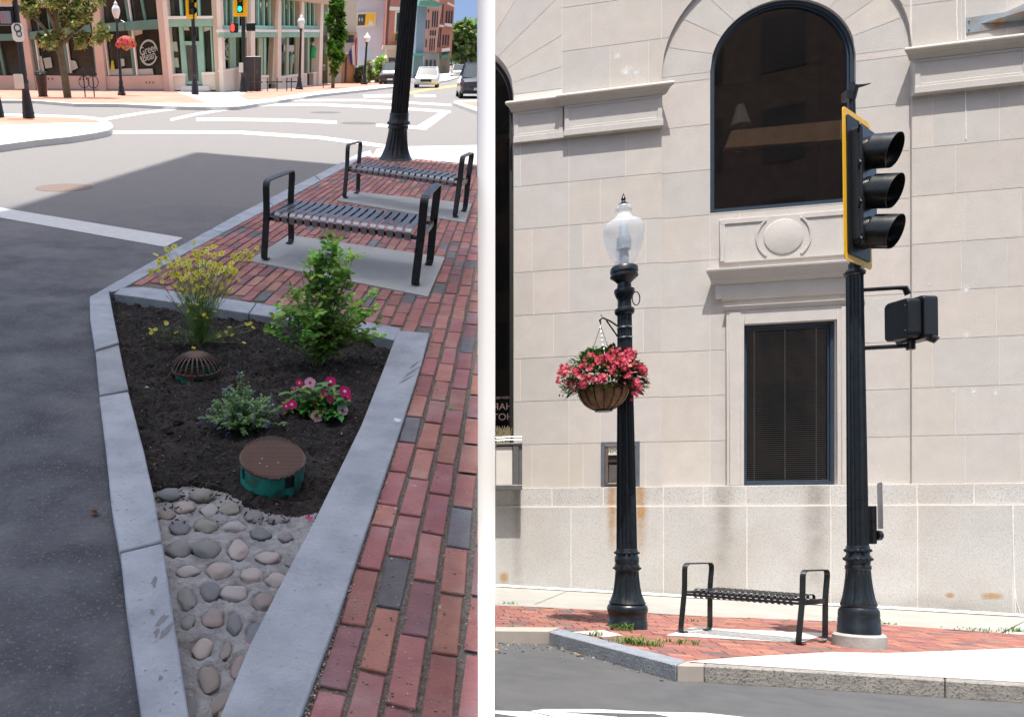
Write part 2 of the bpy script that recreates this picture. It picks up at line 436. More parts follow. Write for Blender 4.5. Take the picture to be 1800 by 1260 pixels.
for p0, p1, y0, y1 in ((877, 894, 1025, 1003), (1658, 1674, 1050, 1040), (1720, 1760, 1052, 1040)):
    stainquads(st, S(p0), S(p1), Z(p0, y0), Z(p0, y1), .0575, lambda u, v: bell(u, .5, .4)*bell(v, .5, .4)*.9, 10, 10)
st.build('rust_stain', rust, bank, fixn=False)
st = MB()
stainquads(st, sA, sEnd, -1.62, -.85, .057, lambda u, v: max(0, .85-v*1.15)*(.75+.5*noise.noise(Vector((u*22, v*3, 1)))), 160, 16)
for p0, p1 in ((893, 925), (1395, 1470), (1240, 1300)):
    stainquads(st, S(p0), S(p1), Z(p0, 1040), zB1-.012, .0572, lambda u, v: bell(u)*(.25+.5*v)*.7, 16, 10)
    stainquads(st, S(p0), S(p1), zB1+.012, zG-.004, .0372, lambda u, v: bell(u)*.55, 16, 4)
st.build('grime', dirt, bank, fixn=False)
for px, py, a in ((1698, 510, 9), (1698, 590, 9), (1712, 688, 8), (1676, 688, 6), (1750, 690, 8), (1632, 500, 4), (1100, 125, 14), (1770, 130, 9), (1085, 100, 9), (1118, 128, 9)):
    st = MB(); stainquads(st, S(px-a), S(px+a), Z(px, py+a), Z(px, py-a), .002, lambda u, v: bell(u, .5, .28)*bell(v, .5, .28), 9, 9)
    st.build('pale_mark', white_st, bank, fixn=False)
# --- mouldings
def profile(mb, s0, s1, pts, e0=0, e1=0, col=(1, 1, 1)):
    # pts (n,z) swept along s; ends mitred outward by n*e
    vs = []; n = len(pts)
    for s, e in ((s0, -e0), (s1, e1)):
        for a, z in pts: vs.append((s+e*a, -a, z))
    fs = [(i, (i+1) % n, n+(i+1) % n, n+i) for i in range(n)]+[tuple(range(n)), tuple(range(n, 2*n))[::-1]]
    mb.add(vs, fs, col)
def capital(mb, p0, p1, yt, yb, base, e0, e1, px=None):
    px = px or (p0+p1)/2; s0, s1 = S(p0), S(p1); zt, zb = Z(px, yt), Z(px, yb); h = zt-zb
    t = h*.20
    prof = [(-.03, zt)]+[(base+.09+.035*math.sin(a), zt-.045+.04*math.cos(a)) for a in [R(x) for x in (0, 30, 60, 90, 120, 150, 180)]]+\
           [(base+.06, zt-.10), (base+.03, zt-.14), (base+.01, zt-t-.03), (-.03, zt-t-.03)]
    profile(mb, s0, s1, prof, e0, e1, (1.03, 1.02, .99))
    a, b = s0+.0, s1-.0
    mb.box(a, b, -base, .02, zb+.11, zt-t-.03)
    # framed panel
    q = .075
    fr = base+.012
    mb.box(a, b, -fr, -base+.002, zt-t-.03-q*.6, zt-t-.032); mb.box(a, a+q, -fr, -base+.002, zb+.112, zt-t-.03-q*.6); mb.box(b-q, b, -fr, -base+.002, zb+.112, zt-t-.03-q*.6)
    mb.box(a+q, b-q, -fr, -base+.002, zb+.112, zb+.16)
    mb.box(a-.012, b+.012, -(base+.03), .02, zb, zb+.11)
for a_ in ((903, 989, 178, 250, .035, 1, 0), (991, 1162, 163, 235, .075, .8, .8), (1603, 1802, 80, 160, .075, 1, 0)):
    mo = MB(); capital(mo, *a_); mo.build('cornice', lime, bank, bevel=.006)
# entablature over the lower window
en = MB()
zt = Z(1360, 464, .2); s0, s1 = S(1253), S(1506)
pz = lambda dy: zt-dy*(13.0/1400)
profile(en, s0, s1, [(-.06, zt+.02), (.16, zt), (.16, zt-.06), (.12, zt-.085), (.11, zt-.11), (.075, zt-.14), (.065, zt-.175), (.03, zt-.20), (.02, zt-.23), (-.06, zt-.23)], .9, .9)
en.box(S(1268), S(1492), -.005, .06, zt-.48, zt-.232)
en.box(S(1257), S(1268)-.002, -.03, .06, zt-.46, zt-.232); en.box(S(1492)+.002, S(1503), -.03, .06, zt-.46, zt-.232)
zs_ = Z(1390, 532)
profile(en, S(1275), S(1500), [(-.06, zs_), (.055, zs_-.005), (.05, zs_-.03), (.02, zs_-.055), (.015, zs_-.08), (-.06, zs_-.08)], .6, .6)
# window surround
ta, tb = S(1277), S(1498)
en.box(ta, sW0-.003, -.012, .06, zG+.003, zs_-.082); en.box(sW1+.003, tb, -.012, .06, zG+.003, zs_-.082); en.box(sW0-.001, sW1+.001, -.0115, .06, zW1+.002, zs_-.083)
en.box(ta+.04, sW0-.06, -.024, -.0125, zG+.003, zs_-.12); en.box(sW1+.06, tb-.04, -.024, -.0125, zG+.003, zs_-.12)
# apron panel with disc between the windows
za, zb_ = Z(1378, 388), Z(1378, 452)
en.box(S(1266), S(1490), .02, .052, zb_-.02, za+.10)
en.box(S(1266), S(1345), .004, .0195, za+.02, za+.10); en.box(S(1412), S(1490), .004, .0195, za+.02, za+.10)
en.box(S(1266), S(1274), .004, .0195, zb_, za+.019)
cs, cz, rr = S(1378), Z(1378, 415), .285
MM = Matrix.Translation((cs, .02, cz)) @ Matrix.Rotation(R(90), 4, 'X')
en.lathe([(rr, 0), (rr, .010), (rr-.008, .016)], 48, M=MM)
ring = MB()
for sgn in (0, 1):
    aa = [R(-50+100*i/16)+PI*sgn for i in range(17)]
    for a, b in zip(aa, aa[1:]):
        p = [(cs+q*math.cos(x), cz+q*math.sin(x)) for q, x in ((rr+.085, a), (rr+.12, a), (rr+.12, b), (rr+.085, b))]
        en.add([(x, .019, z) for x, z in p]+[(x, .004, z) for x, z in p], [(0, 1, 2, 3), (7, 6, 5, 4), (0, 1, 5, 4), (2, 3, 7, 6), (1, 2, 6, 5), (0, 3, 7, 4)])
en.build('window_surround', lime, bank, bevel=.004)
# --- windows
dglass = glassmat('dark_window_glass', (.88, .89, .88), .95, .015, .05)
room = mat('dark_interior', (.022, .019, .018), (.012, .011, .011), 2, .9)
def frame_arch(mb, c, r, zb, zc, n0, n1, t):
    o = outline(c, r-.004, zb+.004, zc); i = outline(c, r-t, zb+t, zc)
    L_ = len(o)
    for k in range(L_):
        k2 = (k+1) % L_
        q = [o[k], o[k2], i[k2], i[k]]
        mb.add([(x, -n0, z) for x, z in q]+[(x, -n1, z) for x, z in q], [(0, 1, 2, 3), (4, 5, 6, 7), (2, 3, 7, 6), (0, 1, 5, 4)])
def archface(c, r, zb, zc, n): return [(x, -n, z) for x, z in outline(c, r, zb, zc)]
wn = frame_arch
f1 = MB(); wn(f1, sc1, Rw, zWb, zc1, -.10, -.2, .055); wn(f1, sc1, Rw-.055, zWb+.055, zc1, -.13, -.19, .03)
aw = f1.build('arched_window', winblue, bank)
g1 = MB(); g1.poly(archface(sc1, Rw-.06, zWb+.06, zc1, -.16)); g1.build('pane', dglass, aw)
ins = MB(); ins.box(sc1-2.2, sc1+2.2, .8, 4.5, zWb-.2, zc1+1.6)
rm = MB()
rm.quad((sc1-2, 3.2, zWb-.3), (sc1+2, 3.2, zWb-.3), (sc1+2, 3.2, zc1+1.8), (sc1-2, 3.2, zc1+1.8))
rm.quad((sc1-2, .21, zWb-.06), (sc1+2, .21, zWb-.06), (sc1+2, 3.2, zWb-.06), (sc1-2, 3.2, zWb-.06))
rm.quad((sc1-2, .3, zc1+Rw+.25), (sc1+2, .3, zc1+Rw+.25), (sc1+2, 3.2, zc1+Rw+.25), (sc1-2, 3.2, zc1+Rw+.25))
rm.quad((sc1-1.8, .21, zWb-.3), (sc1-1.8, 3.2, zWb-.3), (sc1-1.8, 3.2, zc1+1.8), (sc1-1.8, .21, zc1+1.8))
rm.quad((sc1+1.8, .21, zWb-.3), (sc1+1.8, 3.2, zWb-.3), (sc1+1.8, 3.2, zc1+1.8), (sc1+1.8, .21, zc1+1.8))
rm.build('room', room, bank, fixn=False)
bmM = mat('varnished_wood', (.85, .50, .26), (.70, .38, .18), 5, .5, bump=.05)
wood = MB(); za, zb_ = Z(1400, 237, -.5), Z(1400, 262, -.5); d = .40
wood.add([(S(1290), d, Z(1290, 263, -.5)), (S(1520), d, Z(1500, 248, -.5)), (S(1520), d, Z(1500, 214, -.5)), (S(1302), d, Z(1300, 233, -.5)),
          (S(1290), d+.1, Z(1290, 263, -.5)), (S(1520), d+.1, Z(1500, 248, -.5)), (S(1520), d+.1, Z(1500, 214, -.5)), (S(1302), d+.1, Z(1300, 233, -.5))],
         [(0, 1, 2, 3), (7, 6, 5, 4), (0, 4, 5, 1), (3, 2, 6, 7), (0, 3, 7, 4), (1, 5, 6, 2)])
wo = wood.build('wooden_beam', bmM); wo.matrix_world = MF; tag(wo, 'brown wooden beam hanging inside the arched bank window', 'beam')
lp = thing('table_lamp', MF @ Matrix.Translation((S(1333), .8, Z(1330, 262, -.8))), 'dim lamp with pale cone shade inside the arched window', 'lamp')
shd = mat('lamp_shade', (.55, .50, .45), (.5, .45, .4), 5, .8)
b = MB(); b.lathe([(.16, .42), (.15, .46), (.06, .78), (.05, .78)], 24); b.build('lamp_shade', shd, lp)
b = MB(); b.lathe([(.07, 0), (.07, .02), (.02, .05), (.015, .44)], 16); b.build('stem', black, lp)
# lower window with blinds
f2 = MB()
def rframe(mb, a, b, z0, z1, n0, n1, t):
    mb.box(a, b, -n0, -n1, z0, z0+t); mb.box(a, b, -n0, -n1, z1-t, z1); mb.box(a, a+t, -n0, -n1, z0+t, z1-t); mb.box(b-t, b, -n0, -n1, z0+t, z1-t)
rframe(f2, sW0+.003, sW1-.003, zW0+.003, zW1-.003, -.09, -.2, .05); rframe(f2, sW0+.055, sW1-.055, zW0+.055, zW1-.055, -.12, -.19, .025)
w2 = f2.build('square_window', winblue, bank, bevel=.004)
g2 = MB(); g2.quad((sW0+.06, .15, zW0+.06), (sW1-.06, .15, zW0+.06), (sW1-.06, .15, zW1-.06), (sW0+.06, .15, zW1-.06)); g2.build('pane', dglass, w2, fixn=False)
bl = MB(); z = zW0+.08
while z < zW1-.09:
    bl.add([(sW0+.06, .185, z-.009), (sW1-.06, .185, z-.009), (sW1-.06, .21, z+.006), (sW0+.06, .21, z+.006)], [(0, 1, 2, 3)]); z += .0335
for q in (.16, .5, .84):
    sx = sW0+(sW1-sW0)*q; bl.box(sx-.006, sx+.006, .19, .192, zW0+.07, zW1-.07)
bl.build('blinds', mat('blind_slats', (.80, .74, .64), (.75, .69, .6), 4, .5), w2, fixn=False)
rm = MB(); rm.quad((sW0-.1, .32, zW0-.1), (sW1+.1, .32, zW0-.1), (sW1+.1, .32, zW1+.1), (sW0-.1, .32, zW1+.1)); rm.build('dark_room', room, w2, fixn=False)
# left arched window: dark glass, hotel sign's reflection modelled as mirrored letters on it
f3 = MB(); wn(f3, sc3, Rw, z3b, zc3, -.18, -.28, .05); w3 = f3.build('tall_window', mat('black_frame', (.008, .008, .009), None), bank)
g3 = MB(); g3.poly(archface(sc3, Rw-.055, z3b+.06, zc3, -.25)); g3.build('pane', glassmat('black_glass', (.1, .1, .1), .8, .02, .0), w3)
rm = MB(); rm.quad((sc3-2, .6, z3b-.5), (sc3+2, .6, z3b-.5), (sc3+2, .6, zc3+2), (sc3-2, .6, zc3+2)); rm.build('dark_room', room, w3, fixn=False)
ltr = mat('letter_reflection', (.20, .13, .12), (.17, .11, .10), 3, .8)
for body, px, py, sz in (('HARB', 879, 715, .17), ('HOT', 884, 733, .17), ('NEW BED', 882, 699, .06)):
    a, z = Fp(px, py, -.24)
    text('lettering', body, sz, ltr, w3, Matrix.Translation((a, .243, z)) @ Matrix.Rotation(R(90), 4, 'X') @ Matrix.Scale(-1, 4, (1, 0, 0)), .001)
# shelf line in that window
b = MB(); b.box(sc3, sB, .27, .4, Z(890, 232), Z(890, 222)); b.build('shelf', mat('shelf_grey', (.2, .22, .24)), w3)
# deposit box
dep = thing('deposit_box', MF @ Matrix.Translation((S(1090), 0, Z(1090, 858))), 'night deposit slot in bronze and grey metal frame behind the flower basket pole', 'deposit box')
dw = S(1124)-S(1056); dh = Z(1090, 776)-Z(1090, 858)
b = MB(); t = .06
b.box(-dw/2, dw/2, -.018, -.001, 0, t); b.box(-dw/2, dw/2, -.018, -.001, dh-t, dh); b.box(-dw/2, -dw/2+t, -.018, -.001, t, dh-t); b.box(dw/2-t, dw/2, -.018, -.001, t, dh-t)
b.build('frame', mat('blue_grey_metal', (.09, .11, .14), (.13, .15, .18), 6, .45), dep, bevel=.003)
brz = mat('bronze', (.26, .21, .17), (.2, .16, .13), 8, .4, metal=.5)
b = MB(); i = dw/2-t
b.box(-i, i, -.03, -.001, t, t+.03); b.box(-i, i, -.045, -.001, dh-t-.03, dh-t-.001); b.box(-i+.001, -i+.05, -.035, -.001, t+.03, dh-t-.03); b.box(i-.05, i-.001, -.035, -.001, t+.03, dh-t-.03)
b.build('surround', brz, dep, bevel=.004)
b = MB(); b.box(-i+.05, i-.05, -.03, -.001, dh-t-.17, dh-t-.03); b.build('header', mat('cream_plate', (.62, .58, .5)), dep, bevel=.004)
text('lettering', 'DEPOSIT', .085, mat('ink', (.02, .02, .02)), dep, Matrix.Translation((-.07, -.031, dh-t-.10)) @ Matrix.Rotation(R(90), 4, 'X'), .001)
b = MB(); b.box(-i+.05, i-.05, -.006, -.001, t+.03, dh-t-.17); b.box(-i+.05, i-.05, -.05, -.007, dh*.56, dh*.56+.03); b.build('slot', mat('dark_bronze', (.05, .04, .035), None, rough=.4), dep)
b = MB(); b.add([(-i+.06, -.008, t+.03), (i-.06, -.008, t+.03), (i-.06, -.03, dh*.5), (-i+.06, -.03, dh*.5), (-i+.06, -.02, t+.03), (i-.06, -.02, t+.03), (i-.06, -.045, dh*.5), (-i+.06, -.045, dh*.5)],
    [(4, 5, 6, 7), (0, 4, 7, 3), (1, 2, 6, 5), (3, 7, 6, 2), (0, 1, 5, 4)]); b.build('flap', mat('brushed_bronze', (.30, .27, .25), (.26, .23, .21), 10, .35, metal=.7), dep)
# steel bracket top right
br = thing('sign_bracket', MF @ Matrix.Translation((S(1697), 0, Z(1697, 60))), 'galvanised steel sign bracket bolted above the right cornice', 'bracket')
gal = mat('galvanised', (.36, .42, .46), (.28, .33, .36), 6, .45, metal=.5, c3=(.4, .25, .15), s3=4, f3=.3)
b = MB(); bl_ = S(1800)-S(1697)+.25; z5 = .24; rise = Z(1800, 45)-Z(1697, 60)
b.add([(0, -.012, 0), (bl_, -.012, rise*1.2), (bl_, -.012, rise*1.2+z5), (0, -.012, z5), (0, -.001, 0), (bl_, -.001, rise*1.2), (bl_, -.001, rise*1.2+z5), (0, -.001, z5)],
      [(0, 1, 2, 3), (4, 5, 6, 7), (0, 1, 5, 4), (3, 2, 6, 7), (0, 3, 7, 4), (1, 2, 6, 5)]); b.build('plate', gal, br)
b = MB(); b.add([(.2, -.013, .12), (bl_, -.013, rise+.05), (bl_, -.30, rise+.05+.1), (.2, -.013, .14), (bl_, -.013, rise+.3), (bl_, -.30, rise+.32)], [(0, 1, 2), (3, 4, 5), (0, 1, 4, 3), (1, 2, 5, 4), (0, 2, 5, 3)])
b.build('arm', gal, br)
for x, z in ((.04, .06), (.04, .19), (.5, .2)):
    b = MB(); b.lathe([(.012, 0), (.012, .012), (.006, .02)], 8, M=Matrix.Translation((x, -.012, z)) @ Matrix.Rotation(R(90), 4, 'X')); b.build('bolt', steel, br)
# window planter on the left
pl = thing('window_planter', MF @ Matrix.Translation((S(915)-.0, 0, Z(903, 862))), 'white window planter box with dry grass at left edge of the bank', 'planter')
hp = Z(903, 785)-Z(903, 862)
b = MB(); b.box(sA-S(915), -.16, -.30, -.02, .09, hp-.02); b.build('box', mat('white_panel', (.78, .74, .68), (.72, .68, .62), 3, .6), pl, bevel=.004)
alu = mat('dull_aluminium', (.2, .2, .2), (.16, .16, .165), 6, .45, metal=.4)
b = MB(); b.box(-.155, -.06, -.32, -.005, .02, hp); b.box(-.055, 0, -.30, -.005, .02, hp); b.box(sA-S(915), -.001, -.33, -.005, .0, .085); b.box(sA-S(915), 0, -.33, -.01, hp+.002, hp+.04); b.build('frame', alu, pl, bevel=.006)
b = MB()
for z in (hp+.09, hp+.14): b.tube([(sA-S(915), -.28, z), (-.01, -.28, z)], .008, 6)
b.build('rail', steel, pl)
b = MB(); rg = random.Random(3)
for i in range(70):
    x = rg.uniform(sA-S(915)+.02, -.2); y = rg.uniform(-.28, -.08); h = rg.uniform(.12, .36); dx = rg.uniform(-.08, .08)
    b.bar([(x, y, hp), (x+dx*.4, y, hp+h*.6), (x+dx, y-.02, hp+h)], (1, 0, 0), .009, .003, (rg.uniform(.8, 1.1), 1, 1))
b.build('dry_grass', mat('dry_grass', (.55, .42, .26), (.35, .33, .18), 9, .9, attr=True), pl)
# ================================================================== RIGHT CORNER: ground
GAP1 = (870-PPX)/FPX; GAP0 = (840-PPX)/FPX
asph_d = mat('dark_asphalt', (.095, .096, .10), (.075, .076, .079), 4, .85, bump=.35, bscale=120, c3=(.11, .108, .105), s3=.55, f3=.6, spk=(.66, (.16, .16, .155), 90))
conc_w = mat('pale_concrete', (.50, .49, .46), (.45, .44, .41), 2.5, .85, bump=.08, bscale=90, spk=(.68, (.30, .28, .26), 60))
conc_w2 = mat('worn_concrete', (.36, .35, .32), (.31, .30, .27), 2.2, .88, bump=.1, bscale=90, c3=(.29, .275, .24), s3=.8, spk=(.68, (.24, .23, .21), 50))
conc_t = mat('concrete_tan', (.42, .37, .32), (.36, .32, .28), 3, .85, bump=.1, bscale=80)
grn = mat('kerb_granite', (.30, .32, .35), (.24, .255, .28), 8, .8, bump=.5, bscale=45, attr=True, spk=(.6, (.12, .125, .13), 60))
brickM = mat('red_brick', (.31, .125, .095), (.25, .10, .08), 7, .85, bump=.2, bscale=90, attr=True, spk=(.66, (.42, .30, .25), 30))
jointM = mat('sandy_joint', (.16, .125, .10), (.12, .10, .085), 20, .95)
def rsheet(name, pts, off, m, kind=True, th=None):
    P = [Rg(x, y, off) for x, y in pts]
    P2 = clip([(p.x, p.y) for p in P], (-1, GAP1, 0))
    mb = MB(); mb.poly([(x, y, gz(x, y)+off) for x, y in P2])
    o = mb.build(name, m, None, fixn=False)
    if kind: tag(o, kind='structure')
    return o
rd = MB(); P2 = clip([(1.0, 2.9), (30, 2.9), (30, 13), (1, 13)], (-1, GAP1, 0)); rd.poly([(x, y, gz(x, y)-.13) for x, y in P2])
struct('road', rd, asph_d, fixn=False)
up = [(870, 1025), (1800, 1078), (1960, 1086), (1960, 1235), (1800, 1199), (1500, 1181), (1236, 1165), (1208, 1164), (1188, 1165), (965, 1106), (870, 1104)]
sb = MB()
P = [Rg(x, y) for x, y in up]; P2 = clip([(p.x, p.y) for p in P], (-1, GAP1, 0))
sb.poly([(x, y, gz(x, y)-.014) for x, y in P2]); struct('sidewalk_bed', sb, jointM, fixn=False)
rsheet('sidewalk', [(870, 1028), (1335, 1056), (1812, 1085), (1760, 1112), (1480, 1092), (1240, 1083), (1060, 1072), (870, 1063)], -.002, conc_w2)
rsheet('sidewalk_ramp', [(1812, 1086.5), (1960, 1094), (1960, 1120), (1763, 1113)], -.001, conc_w)
rsheet('sidewalk_apron', [(1206, 1162), (1300, 1154), (1465, 1145), (1560, 1147), (1800, 1138), (1960, 1130), (1960, 1226), (1800, 1198.5), (1500, 1180.5), (1236, 1164)], .003, conc_w)
# joints across the concrete
jl = MB()
for a, b in (((940, 1061.5), (1003, 1036)), ((1760, 1111), (1812, 1086)), ((1640, 1142), (1800, 1170))):
    A, B = Rg(*a, .001), Rg(*b, .001); d = (B-A).normalized()*.0; n = Vector((-(B-A).y, (B-A).x, 0)).normalized()*.008
    off = .005 if a[1] > 1120 else .001
    q = [A-n, B-n, B+n, A+n]; jl.poly([(v.x, v.y, gz(v.x, v.y)+off) for v in q])
struct('sidewalk_joints', jl, mat('joint_dark', (.16, .15, .13)), fixn=False)
def bricks(mb, o, ang, bl, bw, region, zf, excl=(), gap=.006, bev=.004, th=.012, colf=None, rng=None, rot=.006, half=None, bounds=(0, 0, 0, 0), hj=.0015):
    ca, sa = math.cos(ang), math.sin(ang); u0, u1, v0, v1 = bounds
    nv = int((v1-v0)/bw)
    for j in range(nv):
        v = v0+j*bw; off = rng.uniform(0, bl) if colf == 'free' else (bl*.5 if j % 2 else 0)+rng.uniform(-.06, .06)*bl
        u = u0-off
        while u < u1:
            L_ = bl*rng.uniform(.94, 1.05) if rng.random() > .04 else bl*.55
            cx, cy = u+L_/2, v+bw/2
            X, Y = o[0]+cx*ca-cy*sa, o[1]+cx*sa+cy*ca
            u += L_
            if not inpoly((X, Y), region) or any(inpoly((X, Y), e) for e in excl): continue
            if half and half[0]*X+half[1]*Y > half[2]+.0: 
                if half[0]*X+half[1]*Y > half[2]+bl: continue
            r = rng.uniform(-rot, rot); hz = rng.uniform(-hj, hj); tx, ty = rng.uniform(-.01, .01), rng.uniform(-.01, .01)
            a, b = L_/2-gap/2, bw/2-gap/2
            k = rng.random(); v_ = rng.uniform(.8, 1.15)
            if k < .70: col = (v_, v_*rng.uniform(.92, 1.1), v_*rng.uniform(.9, 1.1))
            elif k < .86: col = (v_*.72, v_*.85, v_*1.0)
            elif k < .94: col = (v_*1.15, v_*1.25, v_*1.15)
            else: col = (v_*.42, v_*.95, v_*1.12)
            cor = []
            for sx, sy in ((-1, -1), (1, -1), (1, 1), (-1, 1)):
                jx, jy = rng.uniform(-.0045, .0045), rng.uniform(-.0045, .0045)
                for ins, dz in ((0, -th), (0, -bev), (bev, 0)):
                    lx, ly = sx*(a-ins)+jx, sy*(b-ins)+jy
                    gx, gy = cx+lx*math.cos(r)-ly*math.sin(r), cy+lx*math.sin(r)+ly*math.cos(r)
                    cor.append((o[0]+gx*ca-gy*sa, o[1]+gx*sa+gy*ca, dz+hz+tx*lx+ty*ly))
            if half:
                top = clip([cor[2][:2], cor[5][:2], cor[8][:2], cor[11][:2]], half)
                if len(top) < 3: continue
                if any(half[0]*c[0]+half[1]*c[1] > half[2] for c in cor):
                    mb.poly([(x, y, zf(x, y)+hz) for x, y in top], col); continue
            vs = [(x, y, zf(x, y)+z) for x, y, z in cor]
            fs = [(2, 5, 8, 11)]
            for q in range(4):
                p, n_ = q*3, ((q+1) % 4)*3
                fs += [(p, n_, n_+1, p+1), (p+1, n_+1, n_+2, p+2)]
            mb.add(vs, fs, col)
rb = random.Random(11)
reg = [(Rg(x, y).x, Rg(x, y).y) for x, y in [(840, 1062), (1060, 1072), (1240, 1083), (1480, 1092), (1760, 1112), (1970, 1123), (1970, 1130), (1800, 1139), (1560, 1147.5), (1465, 1145.5), (1300, 1154), (1204, 1163), (985, 1105.5), (840, 1103.5)]]
bb = MB(); c0 = Rg(1335, 1110)
bricks(bb, (c0.x, c0.y), math.atan2(FT.y, FT.x), .215, .145, reg, gz, gap=.010, rng=rb, half=(-1, GAP1, 0), bounds=(-9, 9, -5, 6), rot=.012)
struct('brick_sidewalk', bb, brickM, fixn=False)
# kerb stones
def kerb(name, top_o, top_i, m, col=(1, 1, 1), h=.14, off=.004, rough=0, label=None):
    O = [Rg(*p, off) for p in top_o]; I = [Rg(*p, off) for p in top_i]
    mb = MB(); n = len(O)
    vs = []
    for i in range(n):
        for p, dz in ((O[i], -h), (O[i], 0), (I[i], 0), (I[i], -h)): vs.append((p.x, p.y, gz(p.x, p.y)+off+dz))
    fs = [(i*4+k, (i+1)*4+k, (i+1)*4+(k+1) % 4, i*4+(k+1) % 4) for i in range(n-1) for k in range(4)]+[(3, 2, 1, 0), tuple((n-1)*4+k for k in range(4))]
    mb.add(vs, fs, col)
    return tag(mb.build(name, m, None, bevel=.008), kind='structure')
kerb('kerb_concrete', [(870, 1107.5), (966, 1108.5)], [(870, 1101), (985, 1102)], conc_t)
def lerp(a, b, t): return (a[0]+(b[0]-a[0])*t, a[1]+(b[1]-a[1])*t)
kerb('kerb', [lerp((966, 1110), (1188, 1168), t) for t in (0, .33, .66, 1)], [lerp((984, 1104), (1206, 1160), t) for t in (0, .33, .66, 1)], grn, (.9, .93, .97))
kerb('kerb', [(1190, 1168), (1209, 1169), (1237, 1169.5)], [(1206, 1161), (1216, 1164), (1240, 1165)], conc_t)
kg = mat('kerb_face_granite', (.33, .31, .28), (.24, .225, .205), 9, .85, bump=.5, bscale=50, spk=(.55, (.15, .14, .13), 50))
kerb('kerb', [(1238, 1169.5), (1500, 1185), (1660, 1195.5)], [(1240, 1165), (1500, 1180.7), (1660, 1190.5)], kg)
kerb('kerb', [(1662, 1195.6), (1800, 1204.5), (1960, 1216)], [(1662, 1190.6), (1800, 1199), (1960, 1209)], kg)
# painted arrow on the road
paint = mat('road_paint', (.72, .72, .69), (.60, .60, .57), 12, .7, bump=.1, bscale=80)
pm = MB()
for P in ([(870, 1248), (932, 1250), (965, 1258), (1010, 1263), (940, 1263), (870, 1253)],
          [(932, 1249), (955, 1245.5), (1050, 1245.5), (1135, 1250), (1150, 1254), (980, 1250.5)], [(1135, 1250), (1240, 1252), (1340, 1263), (1200, 1263), (1150, 1254)],
          [(932, 1249), (980, 1250.5), (1085, 1259), (1080, 1264), (1000, 1264)]):
    Q = clip([(Rg(x, y, -.126).x, Rg(x, y, -.126).y) for x, y in P], (-1, GAP1, 0)); pm.poly([(x, y, gz(x, y)-.126) for x, y in Q])
struct('road_marking', pm, paint, fixn=False)
# concrete pads set in the bricks
padm = mat('pad_concrete', (.52, .51, .49), (.47, .46, .44), 4, .85, bump=.06, bscale=90)
rsheet('bench_pad', [(1170, 1116), (1215, 1102), (1458, 1112), (1408, 1129)], .004, padm)
rsheet('paving_patch', [(1006, 1110), (1060, 1106.5), (1096, 1116), (1062, 1119)], .004, padm)
# weeds and litter
grassM = mat('weed_green', (.10, .22, .035), (.16, .30, .05), 30, .7, attr=True, backlit=.25)
def tuft(px, py, r, n, h, off=0.0, seed=0):
    rg = random.Random(seed); p = Rg(px, py, off); o = thing('weed_tuft', RM((p.x, p.y, gz(p.x, p.y)+off)), None, 'weed', 'weeds growing between the paving bricks')
    b = MB()
    for i in range(n):
        a = rg.uniform(0, 2*PI); d = r*rg.random(); x, y = d*math.cos(a)*1.5, d*math.sin(a); L_ = h*rg.uniform(.4, 1); b2 = rg.uniform(0, 2*PI)
        b.bar([(x, y, -.01), (x+.3*L_*math.cos(b2), y+.3*L_*math.sin(b2), L_*.7), (x+.8*L_*math.cos(b2), y+.8*L_*math.sin(b2), L_*.9)], (math.sin(b2), -math.cos(b2), 0), .008, .001, (rg.uniform(.8, 1.3),)*3)
    b.build('blades', grassM, o); return o
for i, (px, py, r, n, h, lb) in enumerate(((1092, 1107, .09, 60, .09, 'bright green weed tuft against the foot of the basket lamp post'), (1046, 1117, .06, 26, .06, 'small weed on the white paving patch by the kerb'),
    (1105, 1130, .14, 70, .085, 'largest weed tuft spreading beside the diagonal kerb'), (1128, 1134, .12, 50, .08, 'low weed just right of the largest tuft'), (1193, 1130, .14, 60, .05, 'flat weed left of the bench pad'),
    (1140, 1134, .1, 30, .04, 'thin weed on the bricks above the diagonal kerb'), (1218, 1091, .08, 20, .04, 'tiny weed behind the bench'), (1790, 1110, .16, 60, .06, 'weed patch at the right end of the bricks'),
    (1720, 1108, .3, 60, .04, 'long strip of weeds along the far edge of the bricks'), (895, 1061, .1, 24, .04, 'weed at the left end of the brick edge'), (1560, 1096, .1, 24, .03, 'small weed right of the traffic signal pole'))):
    tuft(px, py, r, n, h, seed=i)['label'] = lb
def litter(name, px, py, L_, W_, col, label, cat, off=-.128, rz=0, th=.004):
    p = Rg(px, py, off); b = MB(); rg = random.Random(px); n = 7
    b.prism([(L_/2*math.cos(2*PI*k/n)*rg.uniform(.8, 1.15), W_/2*math.sin(2*PI*k/n)*rg.uniform(.8, 1.15)) for k in range(n)], 0, th)
    for i, v in enumerate(b.v): b.v[i] = (v[0], v[1], v[2]+.012*noise.noise(Vector((v[0]*20, v[1]*20, px)))+.006)
    o = b.build(name, mat(name+'_c%d' % px, col, None, rough=.9), None, RM((p.x, p.y, gz(p.x, p.y)+off), rz)); return tag(o, label, cat)
litter('paper_scrap', 943, 1128, .14, .16, (.75, .75, .73), 'white paper scrap in the gutter below the kerb corner', 'litter')
